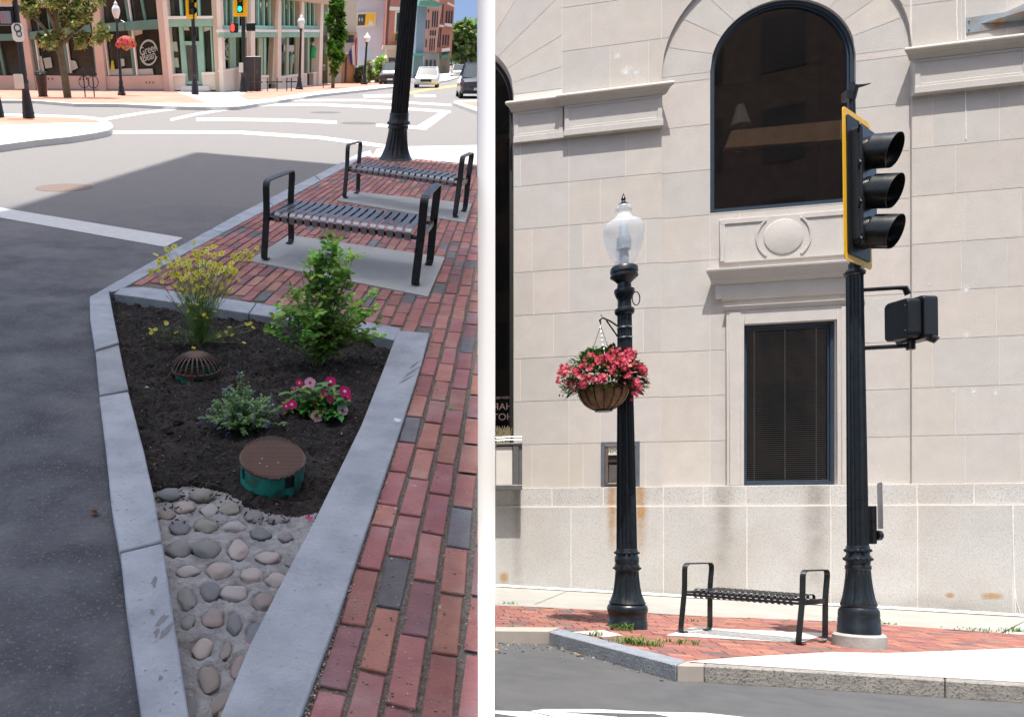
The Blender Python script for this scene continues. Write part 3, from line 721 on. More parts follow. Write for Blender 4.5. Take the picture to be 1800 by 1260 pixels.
for i, (px, py, c, lb) in enumerate(((964, 1128, (.25, .3, .1), 'crumpled greenish leaf at the kerb corner'), (1020, 1152, (.45, .25, .08), 'brown leaf on the asphalt below the diagonal kerb'), (1103, 1162, (.5, .3, .1), 'tan leaf midway along the foot of the diagonal kerb'),
       (1111, 1167, (.5, .33, .14), 'tan leaf just outside its neighbour near the diagonal kerb'), (1158, 1178, (.55, .35, .12), 'tan leaf near the lower end of the diagonal kerb'), (938, 1124, (.5, .22, .08), 'orange leaf beside the paper scrap'),
       (872, 1142, (.55, .3, .1), 'orange leaf at the left edge of the road'), (1293, 1188, (.5, .3, .12), 'tan leaf in the gutter below the bench'), (1425, 1195, (.5, .33, .15), 'tan leaf in the gutter left of the traffic pole'), (995, 1140, (.4, .38, .3), 'pale leaf in the gutter near the kerb corner'))):
    litter('dry_leaf', px, py, .05, .09, c, lb, 'leaf', rz=i)
# gravel-size debris in the gutter: nobody could count it
gd = MB(); rg = random.Random(5)
for i in range(420):
    px = rg.uniform(872, 1190); t = max(0, (px-960)/228); py = 1122+t*56+abs(rg.gauss(0, 9))
    p = Rg(px, py, -.128); s = rg.uniform(.004, .012); c = rg.choice([(.3, .28, .25), (.1, .1, .1), (.45, .42, .38)])
    if p.x > GAP1*p.y: gd.box(p.x-s, p.x+s, p.y-s, p.y+s, p.z-.004, p.z+s, c)
tag(gd.build('grit', mat('grit', (1, 1, 1), None, attr=True)), 'fine grit lying along the foot of the kerb', 'grit', kind='stuff')
# ================================================================== white divider made up to separate the two street corners
dv = MB(); yy = 13.86
dv.box(GAP0*yy, GAP1*yy+.004, yy, yy+.05, -4, 10.5)
ww = thing('white_divider', Matrix.Translation((GAP0*yy, yy, -1.2)), 'tall narrow white divider between the two street corners, with an added white strip at its foot', 'wall')
whm = mat('white_render', (.9, .9, .9), None, rough=.9)
dv.build('divider_face', whm, ww, Matrix.Translation((-GAP0*yy, -yy, 1.2)))
b = MB(); b.prism([(GAP0*3.2, 3.2), (GAP1*3.2-.002, 3.2), (GAP1*13.84-.004, 13.84), (GAP0*13.84, 13.84)], -1.62, -1.42)  # strip added to catch sun where the divider's foot falls in shade
for i, v in enumerate(b.v): b.v[i] = (v[0], v[1], v[2]-1.62*0+ (gz(v[0], v[1])+.05+1.42))
b.build('foot_strip', whm, ww, Matrix.Translation((-GAP0*yy, -yy, 1.2)))
# ================================================================== furniture builders
def fillet(pts, r, seg=5):
    out = [Vector(pts[0])]
    for i in range(1, len(pts)-1):
        p, a, b = Vector(pts[i]), Vector(pts[i-1]), Vector(pts[i+1]); da, db = (a-p), (b-p); rr = min(r, da.length*.48, db.length*.48)
        A, B = p+da.normalized()*rr, p+db.normalized()*rr
        for k in range(seg+1):
            t = k/seg; out.append(A*(1-t)**2+p*2*t*(1-t)+B*t*t)
    out.append(Vector(pts[-1])); return out
def bench(M, L_, D, Ha, Hs, label, n=17, bw=.06, skew=0.0, ratio=.70, sm_=None):
    o = thing('backless_bench', M, label, 'bench')
    hx = L_/2
    for sx in (-1, 1):
        y = D/2; b = MB()
        pts = [(sx*hx, -y*1.0+.10, .008), (sx*hx, -y, .008), (sx*hx, -y*.86, Hs), (sx*hx, -y*.93, Ha), (sx*hx, y*.93, Ha), (sx*hx, y*.86, Hs), (sx*hx, y, .008), (sx*hx, y-.10, .008)]
        pts = [(a+skew*b_, b_, c) for a, b_, c in pts]
        fp = fillet(pts, .075, 6)
        b.bar(fp, (1, 0, 0), bw, .014)
        fr = b.build('arm_frame', black, o, bevel=.002)
        r = MB(); r.bar([(sx*hx-skew*y*.86, -y*.86, Hs-.05), (sx*hx+skew*y*.86, y*.86, Hs-.05)], (0, 0, 1), .05, .024); r.build('cross_bar', black, fr)
    zs = Hs+.0
    for sy in (-1, 1):
        r = MB(); q_ = skew*sy*D*.40; r.tube([(-hx+.005+q_, sy*D*.40, Hs-.055), (hx-.005+q_, sy*D*.40, Hs-.055)], .020, 10); r.build('seat_rail', black, o)
    b = MB(); x0 = -hx+bw*.5+.045; x1 = hx-bw*.5-.045
    sw = (x1-x0)/n*ratio
    for i in range(n):
        x = x0+(x1-x0)*(i+.5)/n; yd = D*.43
        pts = [(x, -yd+.03, Hs-.085), (x, -yd, Hs-.07), (x, -yd-.005, Hs-.01), (x, -yd+.035, Hs+.012), (x, -yd*.5, Hs+.003), (x, yd*.5, Hs+.003), (x, yd-.035, Hs+.012), (x, yd+.005, Hs-.01), (x, yd, Hs-.07), (x, yd-.03, Hs-.085)]
        pts = [(a+skew*b_, b_, c) for a, b_, c in pts]
        b.bar(fillet(pts, .03, 3), (1, 0, 0), sw, .006)
    b.build('slatted_seat', sm_ or slatm, o, bevel=.001)
    return o
FL, FR, BL_, BR_ = Rg(1201, 1115, .004), Rg(1403, 1125, .004), Rg(1240, 1099, .004), Rg(1442, 1109, .004)
ang = R(-34); L_ = 1.0; FL = Rg(1196, 1112, .004)
while True:
    q = FL+Vector((math.cos(ang), math.sin(ang), 0))*L_
    if PPX+FPX*q.x/q.y > 1402: break
    L_ += .01
FR = q; D_ = .56
SKW = .42
ctr = (FL+FR)/2+Vector((-math.sin(ang), math.cos(ang), 0))*D_/2+Vector((math.cos(ang), math.sin(ang), 0))*SKW*D_/2
print('RBENCH', L_, [round(v, 2) for v in FL], math.degrees(ang), [round(v, 2) for v in BL_])
ctr.z = gz(ctr.x, ctr.y)+.006
tilt = Matrix.Rotation(math.atan(-GS), 4, 'Y')
bench(Matrix.Translation(ctr) @ Matrix.Rotation(ang, 4, 'Z') @ tilt, L_, D_, .74, .47, 'black slatted bench between the lamp post and the traffic signal pole', 17, .05, SKW, .50, black)
def sil(prof, yb, cx, p, off=0.0):    # photo silhouette -> lathe profile about a base point
    s = p.x/p.y; k = FPX/p.y; q = math.sqrt(1+s*s)
    return [(hw/k/q, (yb-y)/k+off) for y, hw in prof]
# --- lamp post with flower basket
LP_ = Rg(1103, 1102); LP_.z = gz(LP_.x, LP_.y)
lean = math.atan2(-8, 760)
M0 = RM(LP_) @ Matrix.Rotation(-lean*-.9, 4, 'Y')
lamp = thing('street_lamp', M0, 'black fluted street lamp with frosted acorn globe in front of the bank', 'street lamp')
base = sil([(1110, 35), (1090, 35), (1089, 34), (1076, 34), (1074, 35.5), (1069, 36.5), (1063, 34.5), (1061, 31), (1059, 33), (1055, 30.5), (1045, 27), (1032, 24), (1015, 22), (1003, 20.5), (1002, 22), (996, 22.5), (993, 22), (990, 20.5), (987, 21.8), (979, 21.5), (976, 19.5), (966, 19.5), (964, 18.5)], 1102, 1103, LP_)
h = lambda y: (1102-y)/(FPX/LP_.y)
b = MB(); b.lathe(base, 72, flute=(16, .10, h(1053), h(1006))); b.build('base', blackp, lamp, sharp=50)
b = MB(); b.lathe(sil([(965, 18.3), (900, 17.5), (760, 15.5), (640, 13.6), (552, 12.8)], 1102, 1103, LP_), 96, flute=(16, .13, -9, 99)); b.build('shaft', blackp, lamp, sharp=60)
for y in (998, 971):
    b = MB()
    for k in range(14):
        a = 2*PI*k/14; r = (22 if y == 998 else 19.6)/(FPX/LP_.y)/1.11
        b.blob((r*math.cos(a), r*math.sin(a), h(y)), .022, 1, 0, sq=(1, 1, .8))
    b.build('ornament_ring', blackp, lamp)
b = MB(); b.lathe(sil([(554, 13.5), (551, 17), (547, 18), (543, 17), (541, 12.5), (528, 12), (520, 16), (513, 18.5), (509, 18), (506, 13), (498, 12), (494, 16), (489, 22), (487, 25), (484, 25), (483, 23.5), (480, 23.5), (479, 25), (472, 24.5), (469, 22)], 1102, 1103, LP_), 48); b.build('capital', blackp, lamp)
fro = mat('frosted_glass', (.82, .86, .9), None, rough=.2, trans=0, alpha=.36, spec=.8, coat=.5)
b = MB(); b.lathe(sil([(471, 15), (462, 19), (450, 25), (438, 31), (425, 35), (410, 37), (402, 37), (396, 35), (392, 32), (390, 26), (388, 24.5), (385, 19), (379, 14), (375, 13), (371, 14.8), (366, 15), (362, 12), (360, 8)], 1102, 1103, LP_), 48, cap=False); b.build('globe', fro, lamp)
b = MB(); b.lathe(sil([(470, 8), (440, 8.5), (439, 13), (418, 13), (417, 9), (395, 8), (394, 4), (380, 3)], 1102, 1103, LP_), 24); b.build('light_source', mat('lamp_core', (.62, .68, .72), (.35, .42, .46), 60, .3), lamp)
b = MB(); b.lathe(sil([(361, 9), (359, 9), (357, 5.5), (353, 3), (350, 4.5), (347, 3), (343, 1.6), (340, .6)], 1102, 1103, LP_), 20); b.build('finial', blackp, lamp)
for y in (576, 594):
    b = MB(); b.lathe([(14.3/(FPX/LP_.y)/1.11, h(y)-.008), (14.3/(FPX/LP_.y)/1.11, h(y)+.008)], 32)
    b.build('steel_band', steel, lamp)
b = MB(); b.tube([(.12*math.cos(t)*.35+.115, -.03, h(526)+.075*math.sin(t)) for t in [2*PI*i/14 for i in range(15)]], .006, 5); b.build('wire_loop', black, lamp)
bo = Vector((-.30, -.13, 0))       # basket offset
b = MB(); zt = h(573)
b.tube([(-.06, -.03, zt-.03), (-.2, -.085, zt+.035), (-.30, -.13, zt+.06), (-.345, -.15, zt+.03), (-.33, -.145, zt-.005)], .009, 6)
b.tube([(-.06, -.03, zt-.17), (-.25, -.108, zt+.035)], .008, 6)
b.build('hanging_bracket', black, lamp)
bk_ = thing('flower_basket', M0 @ Matrix.Translation((bo.x, bo.y, h(725))), 'coir lined wire basket of coral begonias hanging from the street lamp', 'hanging basket')
rbk = .262; hb = h(684)-h(725)
coir = mat('coir', (.30, .17, .085), (.18, .10, .05), 22, .95, bump=.6, bscale=60, c3=(.42, .28, .15), s3=9)
pr = [(rbk*.985*math.sin(t), hb*(1-math.cos(t))) for t in [PI/2*i/10 for i in range(11)]]
b = MB(); b.lathe([(.01, 0)]+pr[1:], 40, cap=True)
for i, v in enumerate(b.v):
    k = 1+.03*noise.noise(Vector(v)*14); b.v[i] = (v[0]*k, v[1]*k, v[2])
b.build('coir_liner', coir, bk_)
b = MB()
for k in range(16):
    a = 2*PI*k/16; b.bar([((r+.005)*math.cos(a), (r+.005)*math.sin(a), z-.002) for r, z in pr[1:]], (-math.sin(a), math.cos(a), 0), .011, .004)
b.tube([((rbk+.004)*math.cos(2*PI*k/40), (rbk+.004)*math.sin(2*PI*k/40), hb) for k in range(41)], .008, 6); b.lathe([(.09, -.004), (.09, .006)], 24)
b.build('wire_frame', black, bk_)
b = MB(); top = h(600)-h(725)
hk = Vector((-.03, -.015, h(578)-h(725)))
for a in (.3, 2.4, 4.5):
    A = Vector((rbk*math.cos(a), rbk*math.sin(a), hb))
    for i in range(26):
        t = (i+.5)/26; p = A.lerp(hk, t); d = (hk-A).normalized()*.013; s = (Vector((0, 0, 1)) if i % 2 else Vector((1, 0, 0))).cross(d).normalized()*.006
        b.tube([p-d, p+s, p+d, p-s, p-d], .0028, 4, cap=False)
b.tube([hk, hk+Vector((0, 0, .07)), hk+Vector((.02, 0, .10)), hk+Vector((.0, 0, .125))], .004, 5)
b.build('chain', steel, bk_)
def leaf(mb, p, d, up, L_, W_, col, fold=.25, droop=.2):
    d = d.normalized(); s = d.cross(up)
    if s.length < 1e-4: s = Vector((1, 0, 0))
    s.normalize(); n = s.cross(d)
    p = Vector(p); m = p+d*L_*.5; t = p+d*L_-n*L_*droop
    a, c = p+d*L_*.25, p+d*L_*.72-n*L_*droop*.4
    vs = [p, a+s*W_*.42+n*W_*fold*.5, c+s*W_*.40+n*W_*fold*.4, t, c-s*W_*.40+n*W_*fold*.4, a-s*W_*.42+n*W_*fold*.5, m-n*L_*droop*.25]
    mb.add(vs, [(0, 1, 6), (1, 2, 6), (2, 3, 6), (3, 4, 6), (4, 5, 6), (5, 0, 6)], col, True)
def flower(mb, p, nrm, r, npet, col, ctr=None, wid=.5, cup=.25, cr=.18, tipcol=None):
    nrm = nrm.normalized(); a = nrm.cross(Vector((.3, .2, .9)))
    if a.length < .01: a = Vector((1, 0, 0))
    a.normalize(); b_ = nrm.cross(a); p = Vector(p); ph = random.random()*6
    for k in range(npet):
        t = ph+2*PI*k/npet; d = a*math.cos(t)+b_*math.sin(t); s = nrm.cross(d); w_ = r*wid
        q = [p+nrm*.001, p+d*r*.45+s*w_*.42+nrm*r*cup*.5, p+d*r*.85+s*w_*.5+nrm*r*cup, p+d*r+nrm*r*cup*.9, p+d*r*.85-s*w_*.5+nrm*r*cup, p+d*r*.45-s*w_*.42+nrm*r*cup*.5]
        mb.add(q, [(0, 1, 2, 3), (0, 3, 4, 5)], col)
    if ctr:
        q = [p+(a*math.cos(2*PI*k/6)+b_*math.sin(2*PI*k/6))*r*cr+nrm*r*.14 for k in range(6)]; mb.add(q+[p+nrm*r*.28], [(i, (i+1) % 6, 6) for i in range(6)], ctr)
leafM = mat('leaf', (1, 1, 1), (.8, .85, .8), 25, .45, attr=True, spec=.4, backlit=.3)
petM = mat('petal', (1, 1, 1), (.9, .9, .9), 30, .6, attr=True, spec=.3, backlit=.35)
rg = random.Random(21)
b = MB()
for i in range(2300):
    a = rg.uniform(0, 2*PI); e = rg.uniform(-.35, 1.4); rr = rg.uniform(.55, 1)
    X = Vector((math.cos(a)*math.cos(e)*.42*rr, math.sin(a)*math.cos(e)*.36*rr, hb+.06+math.sin(e)*.36*rr))
    if X.z < hb-.06 and Vector((X.x, X.y)).length < rbk: continue
    out = (X-Vector((0, 0, hb))).normalized()+Vector((rg.uniform(-.6, .6), rg.uniform(-.6, .6), rg.uniform(-.7, .5)))
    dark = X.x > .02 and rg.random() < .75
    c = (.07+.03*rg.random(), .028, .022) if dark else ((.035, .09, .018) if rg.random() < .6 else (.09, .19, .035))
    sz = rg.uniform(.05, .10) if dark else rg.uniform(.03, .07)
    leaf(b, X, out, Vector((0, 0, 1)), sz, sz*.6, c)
for i in range(16):     # trailing leafy stems at the left
    x0 = rg.uniform(-.46, -.30); 
    for k in range(9): leaf(b, Vector((x0+rg.uniform(-.02, .02), rg.uniform(-.12, .1), hb+.10-k*.02)), Vector((rg.uniform(-1, 1), rg.uniform(-1, 1), rg.uniform(-.6, .3))), Vector((0, 0, 1)), .045, .016, (.05, .15, .03))
b.build('foliage', leafM, bk_)
cl = []
for px, py in ((1003, 643), (1010, 640), (1022, 645), (1024, 655), (1030, 640), (1036, 648), (1046, 622), (1054, 628), (1062, 624), (1072, 628), (1068, 636), (1076, 640), (1086, 630), (1092, 640), (1098, 622), (1104, 618), (1112, 616), (1118, 618), (1122, 612), (1106, 628),
               (1074, 652), (1068, 656), (1032, 662), (1040, 668), (1016, 664), (1018, 674), (1028, 678), (1052, 664), (1058, 668), (1094, 664), (1114, 640), (1120, 644), (1128, 646), (1132, 650), (1136, 656), (1112, 672), (1118, 674), (1124, 682), (1116, 690), (993, 650), (998, 660), (1083, 616), (1090, 650), (1100, 634), (1012, 650), (1050, 636)):
    M3 = (bk_.matrix_world.inverted()); s = (LP_.y-.42)/1.0
    q = M3 @ (ray(px, py)*s)
    ctr_ = Vector((0, 0, hb+.06)); v = q-ctr_
    q = ctr_+Vector((v.x, -math.sqrt(max(.0, .40**2-v.x**2-v.z**2))*.9 if v.length < .6 else v.y, v.z)); q.y -= .02
    # keep on the viewed ray
    cl.append(q)
proto = None
for i, q in enumerate(cl):
    b = MB()
    if proto is None or i < 6:
        for j in range(9):
            o_ = Vector((rg.gauss(0, .026), rg.gauss(0, .02), rg.gauss(0, .022))); c = rg.choice([(.70, .07, .12), (.78, .11, .17), (.85, .24, .24), (.60, .04, .10), (.8, .12, .24)])
            flower(b, o_, Vector((rg.uniform(-.6, .6), -1, rg.uniform(-.3, .8))), rg.uniform(.016, .026), 4, c, (.85, .6, .25) if rg.random() < .3 else None, .9, .3)
        ob = b.build('blossom', petM, bk_, Matrix.Translation(q), fixn=False); proto = (proto or [])+[ob]
    else:
        ob = proto[i % len(proto)].copy(); COL.objects.link(ob); ob.matrix_local = Matrix.Translation(q) @ Matrix.Rotation(i*1.3, 4, 'Y') @ Matrix.Scale(rg.uniform(.8, 1.15), 4)
# --- traffic signal pole on its concrete footing
SP = Rg(1510, 1136); SP.z = gz(SP.x, SP.y)
kq = FPX/SP.y; qs = math.sqrt(1+(SP.x/SP.y)**2)
sg = thing('traffic_signal', RM(SP) @ Matrix.Rotation(-.012, 4, 'Y'), 'black fluted pole carrying a three lens traffic signal with yellow border', 'traffic signal')
fb = MB(); hz = 24/kq
rr = 49/kq/qs; npol = 10
fb.lathe([(rr, -.05), (rr, hz-.02), (rr-.02, hz)], 20); foot = fb.build('concrete_footing', mat('footing_concrete', (.42, .42, .40), (.35, .35, .335), 7, .9, bump=.3, bscale=40), None, RM(SP), sharp=30)
foot.parent = sg; foot.matrix_parent_inverse = sg.matrix_world.inverted()
YB = 1142
def sp(prof): return sil(prof, YB, 1510, SP)
hs = lambda y: (YB-y)/kq
b = MB(); b.lathe(sp([(1126, 39.5), (1105, 39.5), (1104, 38.5), (1092, 38.5), (1090, 37), (1087, 38), (1078, 37), (1074, 34), (1071, 32), (1069, 34), (1065, 33), (1055, 29.5), (1040, 26.5), (1022, 24), (1007, 22.5), (1006, 24), (1000, 24), (998, 22), (994, 22), (990, 24), (983, 23.5), (981, 21.5), (967, 21.5), (964, 20)]), 72, flute=(16, .10, hs(1062), hs(1010))); b.build('base', blackp, sg, sharp=50)
b = MB(); b.lathe(sp([(965, 19.8), (800, 18.6), (640, 17.2), (490, 16)]), 96, flute=(16, .13, -9, 99)); b.build('shaft', blackp, sg, sharp=60)
for y, r0 in ((988, 23.5), (973, 21.3)):
    b = MB()
    for k in range(14): a = 2*PI*k/14; r = r0/kq/qs; b.blob((r*math.cos(a), r*math.sin(a), hs(y)), .025, 1, 0, sq=(1, 1, .8))
    b.build('ornament_ring', blackp, sg)
b = MB(); b.lathe(sp([(492, 16), (489, 20), (485, 20.5), (482, 17), (478, 12), (470, 12)]), 32); b.build('collar', blackp, sg)
b = MB(); b.lathe(sp([(474, 9), (420, 7), (155, 5.5), (152, 5.5)]), 16); b.tube([(0, 0, hs(180)), (.02, -.02, hs(160)), (.10, -.02, hs(158)), (.17, -.02, hs(155))], [.03, .03, .012, .004], 8); b.box(-.09, -.03, -.05, .03, hs(184), hs(168)); b.build('mast', black, sg)
# signal head
dpl = Vector((.83, .56, 0)).normalized(); npl = Vector((.56, -.83, 0)).normalized()
wpl = .68; hpl = (472-203)/kq*.965
zc_ = hs(333)-0.02
MH = Matrix.Translation(Vector((-.035, -.10, zc_-.06))) @ Matrix(((dpl.x, -npl.x, 0, 0), (dpl.y, -npl.y, 0, 0), (0, 0, 1, 0), (0, 0, 0, 1))) @ Matrix.Rotation(R(0), 4, 'X')
yel = mat('signal_yellow', (.95, .52, .012), (.88, .48, .01), 6, .45)
def roundrect(w_, h_, r, seg=4):
    P = []
    for cx, cy, a0 in ((w_/2-r, h_/2-r, 0), (-w_/2+r, h_/2-r, 90), (-w_/2+r, -h_/2+r, 180), (w_/2-r, -h_/2+r, 270)):
        P += [(cx+r*math.cos(R(a0+90*i/seg)), cy+r*math.sin(R(a0+90*i/seg))) for i in range(seg+1)]
    return P
XZ = Matrix.Rotation(R(90), 4, 'X')       # prism in local x,z facing -y
hd = MB(); hd.prism(roundrect(wpl, hpl, .05), -.008, 0, M=XZ); hp_ = hd.build('backplate', yel, sg, MH)
hd = MB(); hd.prism(roundrect(wpl-.13, hpl-.13, .03), -.0105, -.0085+.02, M=XZ); hd.build('backplate_centre', flatblack, hp_)
bh = MB(); bh.prism(roundrect(.36, 1.13, .04), .004, .10, M=XZ @ Matrix.Translation((0, 0, 0)), ); bh.build('signal_housing', black, sg, MH, bevel=.01)
lens_c = ((.30, .012, .01), (.35, .25, .01), (.01, .22, .16))
def visor(mb, r, L_, z, th=.004, y0=0):
    n = 30; vs = []; a0, a1 = R(-78), R(258)
    for i in range(n+1):
        a = a0+(a1-a0)*i/n; low = math.sin(a); ln = L_*(.84+.16*(low+1)/2)
        for rad in (r, r-th):
            vs.append((rad*math.cos(a), y0, z+rad*math.sin(a))); vs.append((rad*math.cos(a)*.99, y0-ln, z+rad*math.sin(a)*.99-.0))
    fs = []
    for i in range(n):
        p, q = i*4, i*4+4
        fs += [(p, p+1, q+1, q), (p+2, q+2, q+3, p+3), (p+1, p+3, q+3, q+1), (p, q, q+2, p+2)]
    fs += [(0, 2, 3, 1), (n*4, n*4+1, n*4+3, n*4+2)]
    mb.add(vs, fs, (1, 1, 1), True)
for i, z in enumerate((.39, 0, -.39)):
    b = MB(); b.lathe([(.150, 0), (.150, .03), (.14, .035)], 32, M=Matrix.Translation((0, -.10, z-.06)) @ XZ); dr = b.build('door_ring', black, sg, MH)
    b = MB(); b.lathe([(.136, .001), (.12, .018), (.07, .03), (.01, .034)], 32, M=Matrix.Translation((0, -.132, z-.06)) @ XZ)
    b.build('lens', mat('lens_%s' % ('red', 'amber', 'green')[i], lens_c[i], None, rough=.25, coat=.5), sg, MH)
    b = MB(); visor(b, .160, .20, 0, y0=0); b.build('visor', black, sg, MH @ Matrix.Translation((0, -.125, z-.06)) @ Matrix.Rotation(R(17), 4, 'X'))
b = MB()
for z in (.55, .19, -.19, -.55): b.tube([(-.175, -.07, z-.05), (-.20, -.09, z), (-.175, -.07, z+.05)], .012, 6)
b.tube([(-.19, -.09, -.5), (-.19, -.09, .55)], .009, 6)
b.build('hinges', black, sg, MH)
# pedestrian signal on arms
b = MB()
zA, zB2 = hs(516), hs(618)
b.tube([(.08, 0, zA), (.40, -.03, zA+.01), (.47, -.04, zA+.005), (.50, -.04, zA-.06)], [.02, .02, .028, .03], 8); b.build('signal_arm', black, sg); b = MB(); b.tube([(.08, 0, zB2), (.50, -.04, zB2+.01)], .022, 8); b.tube([(.52, -.04, zB2-.03), (.52, -.04, zB2+.10)], .04, 10)
b.build('signal_arm', black, sg)
MPd = Matrix.Translation((.37, -.05, (hs(520)+hs(606))/2-.05)) @ Matrix.Rotation(R(96), 4, 'Z') @ Matrix.Scale(.82, 4)
b = MB(); b.prism(roundrect(.34, .47, .06), 0, .17, M=XZ); pb = b.build('pedestrian_signal', flatblack, sg, MPd, bevel=.015)
b = MB(); b.prism(roundrect(.40, .52, .05), .175, .36, M=XZ); b.build('hood', mat('hood_black', (.006, .006, .007), None, rough=.35), pb, bevel=.01)
b = MB()
for z in (-.15, .15): b.blob((-.12, .0, z), .009, 1, 0)
b.build('screws', steel, pb)
b = MB(); b.tube([(.60, -.12, zB2+.10), (.66, -.18, zB2+.03)], [.05, .035], 10); b.build('sensor', black, sg)
# push button and sign on the pole
b = MB(); b.box(.118, .16, -.05, .05, hs(962), hs(895)); bt = b.build('button_housing', black, sg, bevel=.008)
b = MB(); b.lathe([(.05, 0), (.05, .04), (.03, .055)], 16, M=Matrix.Translation((.16, -.03, hs(947))) @ Matrix.Rotation(R(90), 4, 'Y')); b.build('push_button', black, bt)
sgm = mat('sign_white', (.55, .55, .55), (.48, .48, .49), 20, .5)
MSg = Matrix.Translation((.185, -.06, hs(895))) @ Matrix.Rotation(R(62), 4, 'Z') @ Matrix.Rotation(R(1.5), 4, 'Y')
b = MB(); b.prism(roundrect(.23, .46, .02), -.004, 0, M=XZ); ps = b.build('crossing_sign', sgm, sg, MSg)
b = MB()
for z in (.135, .03, -.06, -.12, -.17): b.box(-.10, .10, -.002, -.0012, z-.003, z+.003)
for k, z in enumerate((.19, .165, .10, .08, .06, .0, -.02, -.09, -.145, -.195)): b.box(-.02 if k % 2 else -.04, .09, -.002, -.0012, z-.006, z+.005)
b.build('sign_text', mat('grey_ink', (.12, .12, .13)), ps)
b = MB()
for z in (.09, -.01, -.08): b.box(-.09, -.055, -.002, -.0012, z-.012, z+.012)
b.build('sign_symbols', mat('orange_ink', (.6, .2, .12)), ps)
# --- brick building across the street, behind the viewer: it is what the dark windows mirror
ob = thing('brick_hotel', Matrix.Translation((8, -13, -1.4)), 'dark brick hotel across the street from the bank', 'building')
b = MB(); b.box(-14, 16, -8, 0, 0, 30)
b.build('wall', mat('dark_brick', (.50, .38, .30), (.36, .27, .22), 3, .85), ob)
b = MB()
for i in range(9):
    for j in range(7): b.box(-12.5+i*3.1, -10.9+i*3.1, .0, .06, 1.2+j*4, 3.6+j*4)
b.build('window', mat('far_glass', (.26, .23, .21), (.16, .15, .14), .4, .3), ob)
# ================================================================== LEFT STREET: ground
HALF = (1, -GAP0*CT, GAP0*HL*ST)            # keep a <= GAP0*(b*CT+HL*ST)
def lpoly(pts, u=0): return [(Lg(x, y, u).x, Lg(x, y, u).y) for x, y in pts]
asph_l = mat('worn_asphalt', (.130, .138, .155), (.068, .073, .084), 3.2, .9, bump=1.0, bscale=38, c3=(.24, .24, .245), s3=1.3, f3=.8, spk=(.60, (.19, .19, .20), 70))
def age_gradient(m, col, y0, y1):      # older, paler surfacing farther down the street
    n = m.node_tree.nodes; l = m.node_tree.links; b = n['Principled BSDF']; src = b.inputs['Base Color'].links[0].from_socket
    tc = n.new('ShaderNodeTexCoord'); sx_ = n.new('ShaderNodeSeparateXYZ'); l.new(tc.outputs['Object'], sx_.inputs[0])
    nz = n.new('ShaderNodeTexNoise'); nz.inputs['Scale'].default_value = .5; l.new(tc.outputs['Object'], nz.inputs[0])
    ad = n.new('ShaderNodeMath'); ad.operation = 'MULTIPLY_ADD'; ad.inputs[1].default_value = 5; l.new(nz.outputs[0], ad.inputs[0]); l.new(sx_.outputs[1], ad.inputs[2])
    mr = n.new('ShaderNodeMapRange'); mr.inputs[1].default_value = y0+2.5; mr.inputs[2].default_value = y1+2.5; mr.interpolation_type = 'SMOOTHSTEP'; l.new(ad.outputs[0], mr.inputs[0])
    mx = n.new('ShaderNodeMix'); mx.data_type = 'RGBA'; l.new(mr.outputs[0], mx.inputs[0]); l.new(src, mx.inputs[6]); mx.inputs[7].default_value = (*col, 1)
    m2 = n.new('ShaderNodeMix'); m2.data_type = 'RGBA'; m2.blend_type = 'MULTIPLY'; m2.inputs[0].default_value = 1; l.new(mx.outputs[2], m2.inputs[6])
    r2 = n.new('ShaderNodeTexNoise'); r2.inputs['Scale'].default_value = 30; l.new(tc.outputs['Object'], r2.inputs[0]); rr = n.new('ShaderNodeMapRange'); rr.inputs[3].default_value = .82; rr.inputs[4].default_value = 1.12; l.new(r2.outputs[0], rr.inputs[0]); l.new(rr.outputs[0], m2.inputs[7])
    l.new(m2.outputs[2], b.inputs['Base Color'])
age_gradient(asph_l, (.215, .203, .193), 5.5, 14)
UR = -.03
rd = MB(); bsp = 17.6; ac = GAP0*(bsp*CT+HL*ST)
P = [(-30, -6)]+lpoly([(290, 1340), (285, 1262), (235, 950), (205, 750), (185, 610), (178, 515), (320, 441.5), (440, 375), (520, 334), (612, 288)])
P.append((P[-1][0]+(bsp-P[-1][1])*.55 if P[-1][1] < bsp else P[-1][0], bsp)); P += [(-30, bsp)]
rd.poly([(x, y, UR) for x, y in P])
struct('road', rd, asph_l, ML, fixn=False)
rd = MB(); rd.poly([(-700, bsp, UR), (ac, bsp, UR), (800, bsp+460, UR), (800, 1500, UR), (-700, 1500, UR)])
asph_f = mat('old_asphalt', (.30, .28, .265), (.26, .245, .235), .6, .9, bump=.2, bscale=40, c3=(.33, .31, .29), s3=.12, f3=.7)
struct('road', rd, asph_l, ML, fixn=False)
def lsheet(name, pts, u, m, kind='structure', th=None, half=None, col=(1, 1, 1), lab=None, cat=None):
    P = lpoly(pts, u)
    if half: P = clip(P, half)
    mb = MB()
    if th: mb.prism(P, u-th, u, col)
    else: mb.poly([(x, y, u) for x, y in P], col)
    o = mb.build(name, m, None, ML, fixn=bool(th))
    if kind: tag(o, kind=kind)
    return o
paintL = mat('street_paint', (.62, .62, .60), (.55, .55, .53), 9, .75, bump=.2, bscale=70)
uP = UR+.005
def strip_poly(line, w0, w1=None):
    w1 = w1 or w0; n = len(line)
    return [(x, y-w0/2-(w1-w0)/2*i/(n-1)) for i, (x, y) in enumerate(line)]+[(x, y+w0/2+(w1-w0)/2*i/(n-1)) for i, (x, y) in reversed(list(enumerate(line)))]
mk = MB()
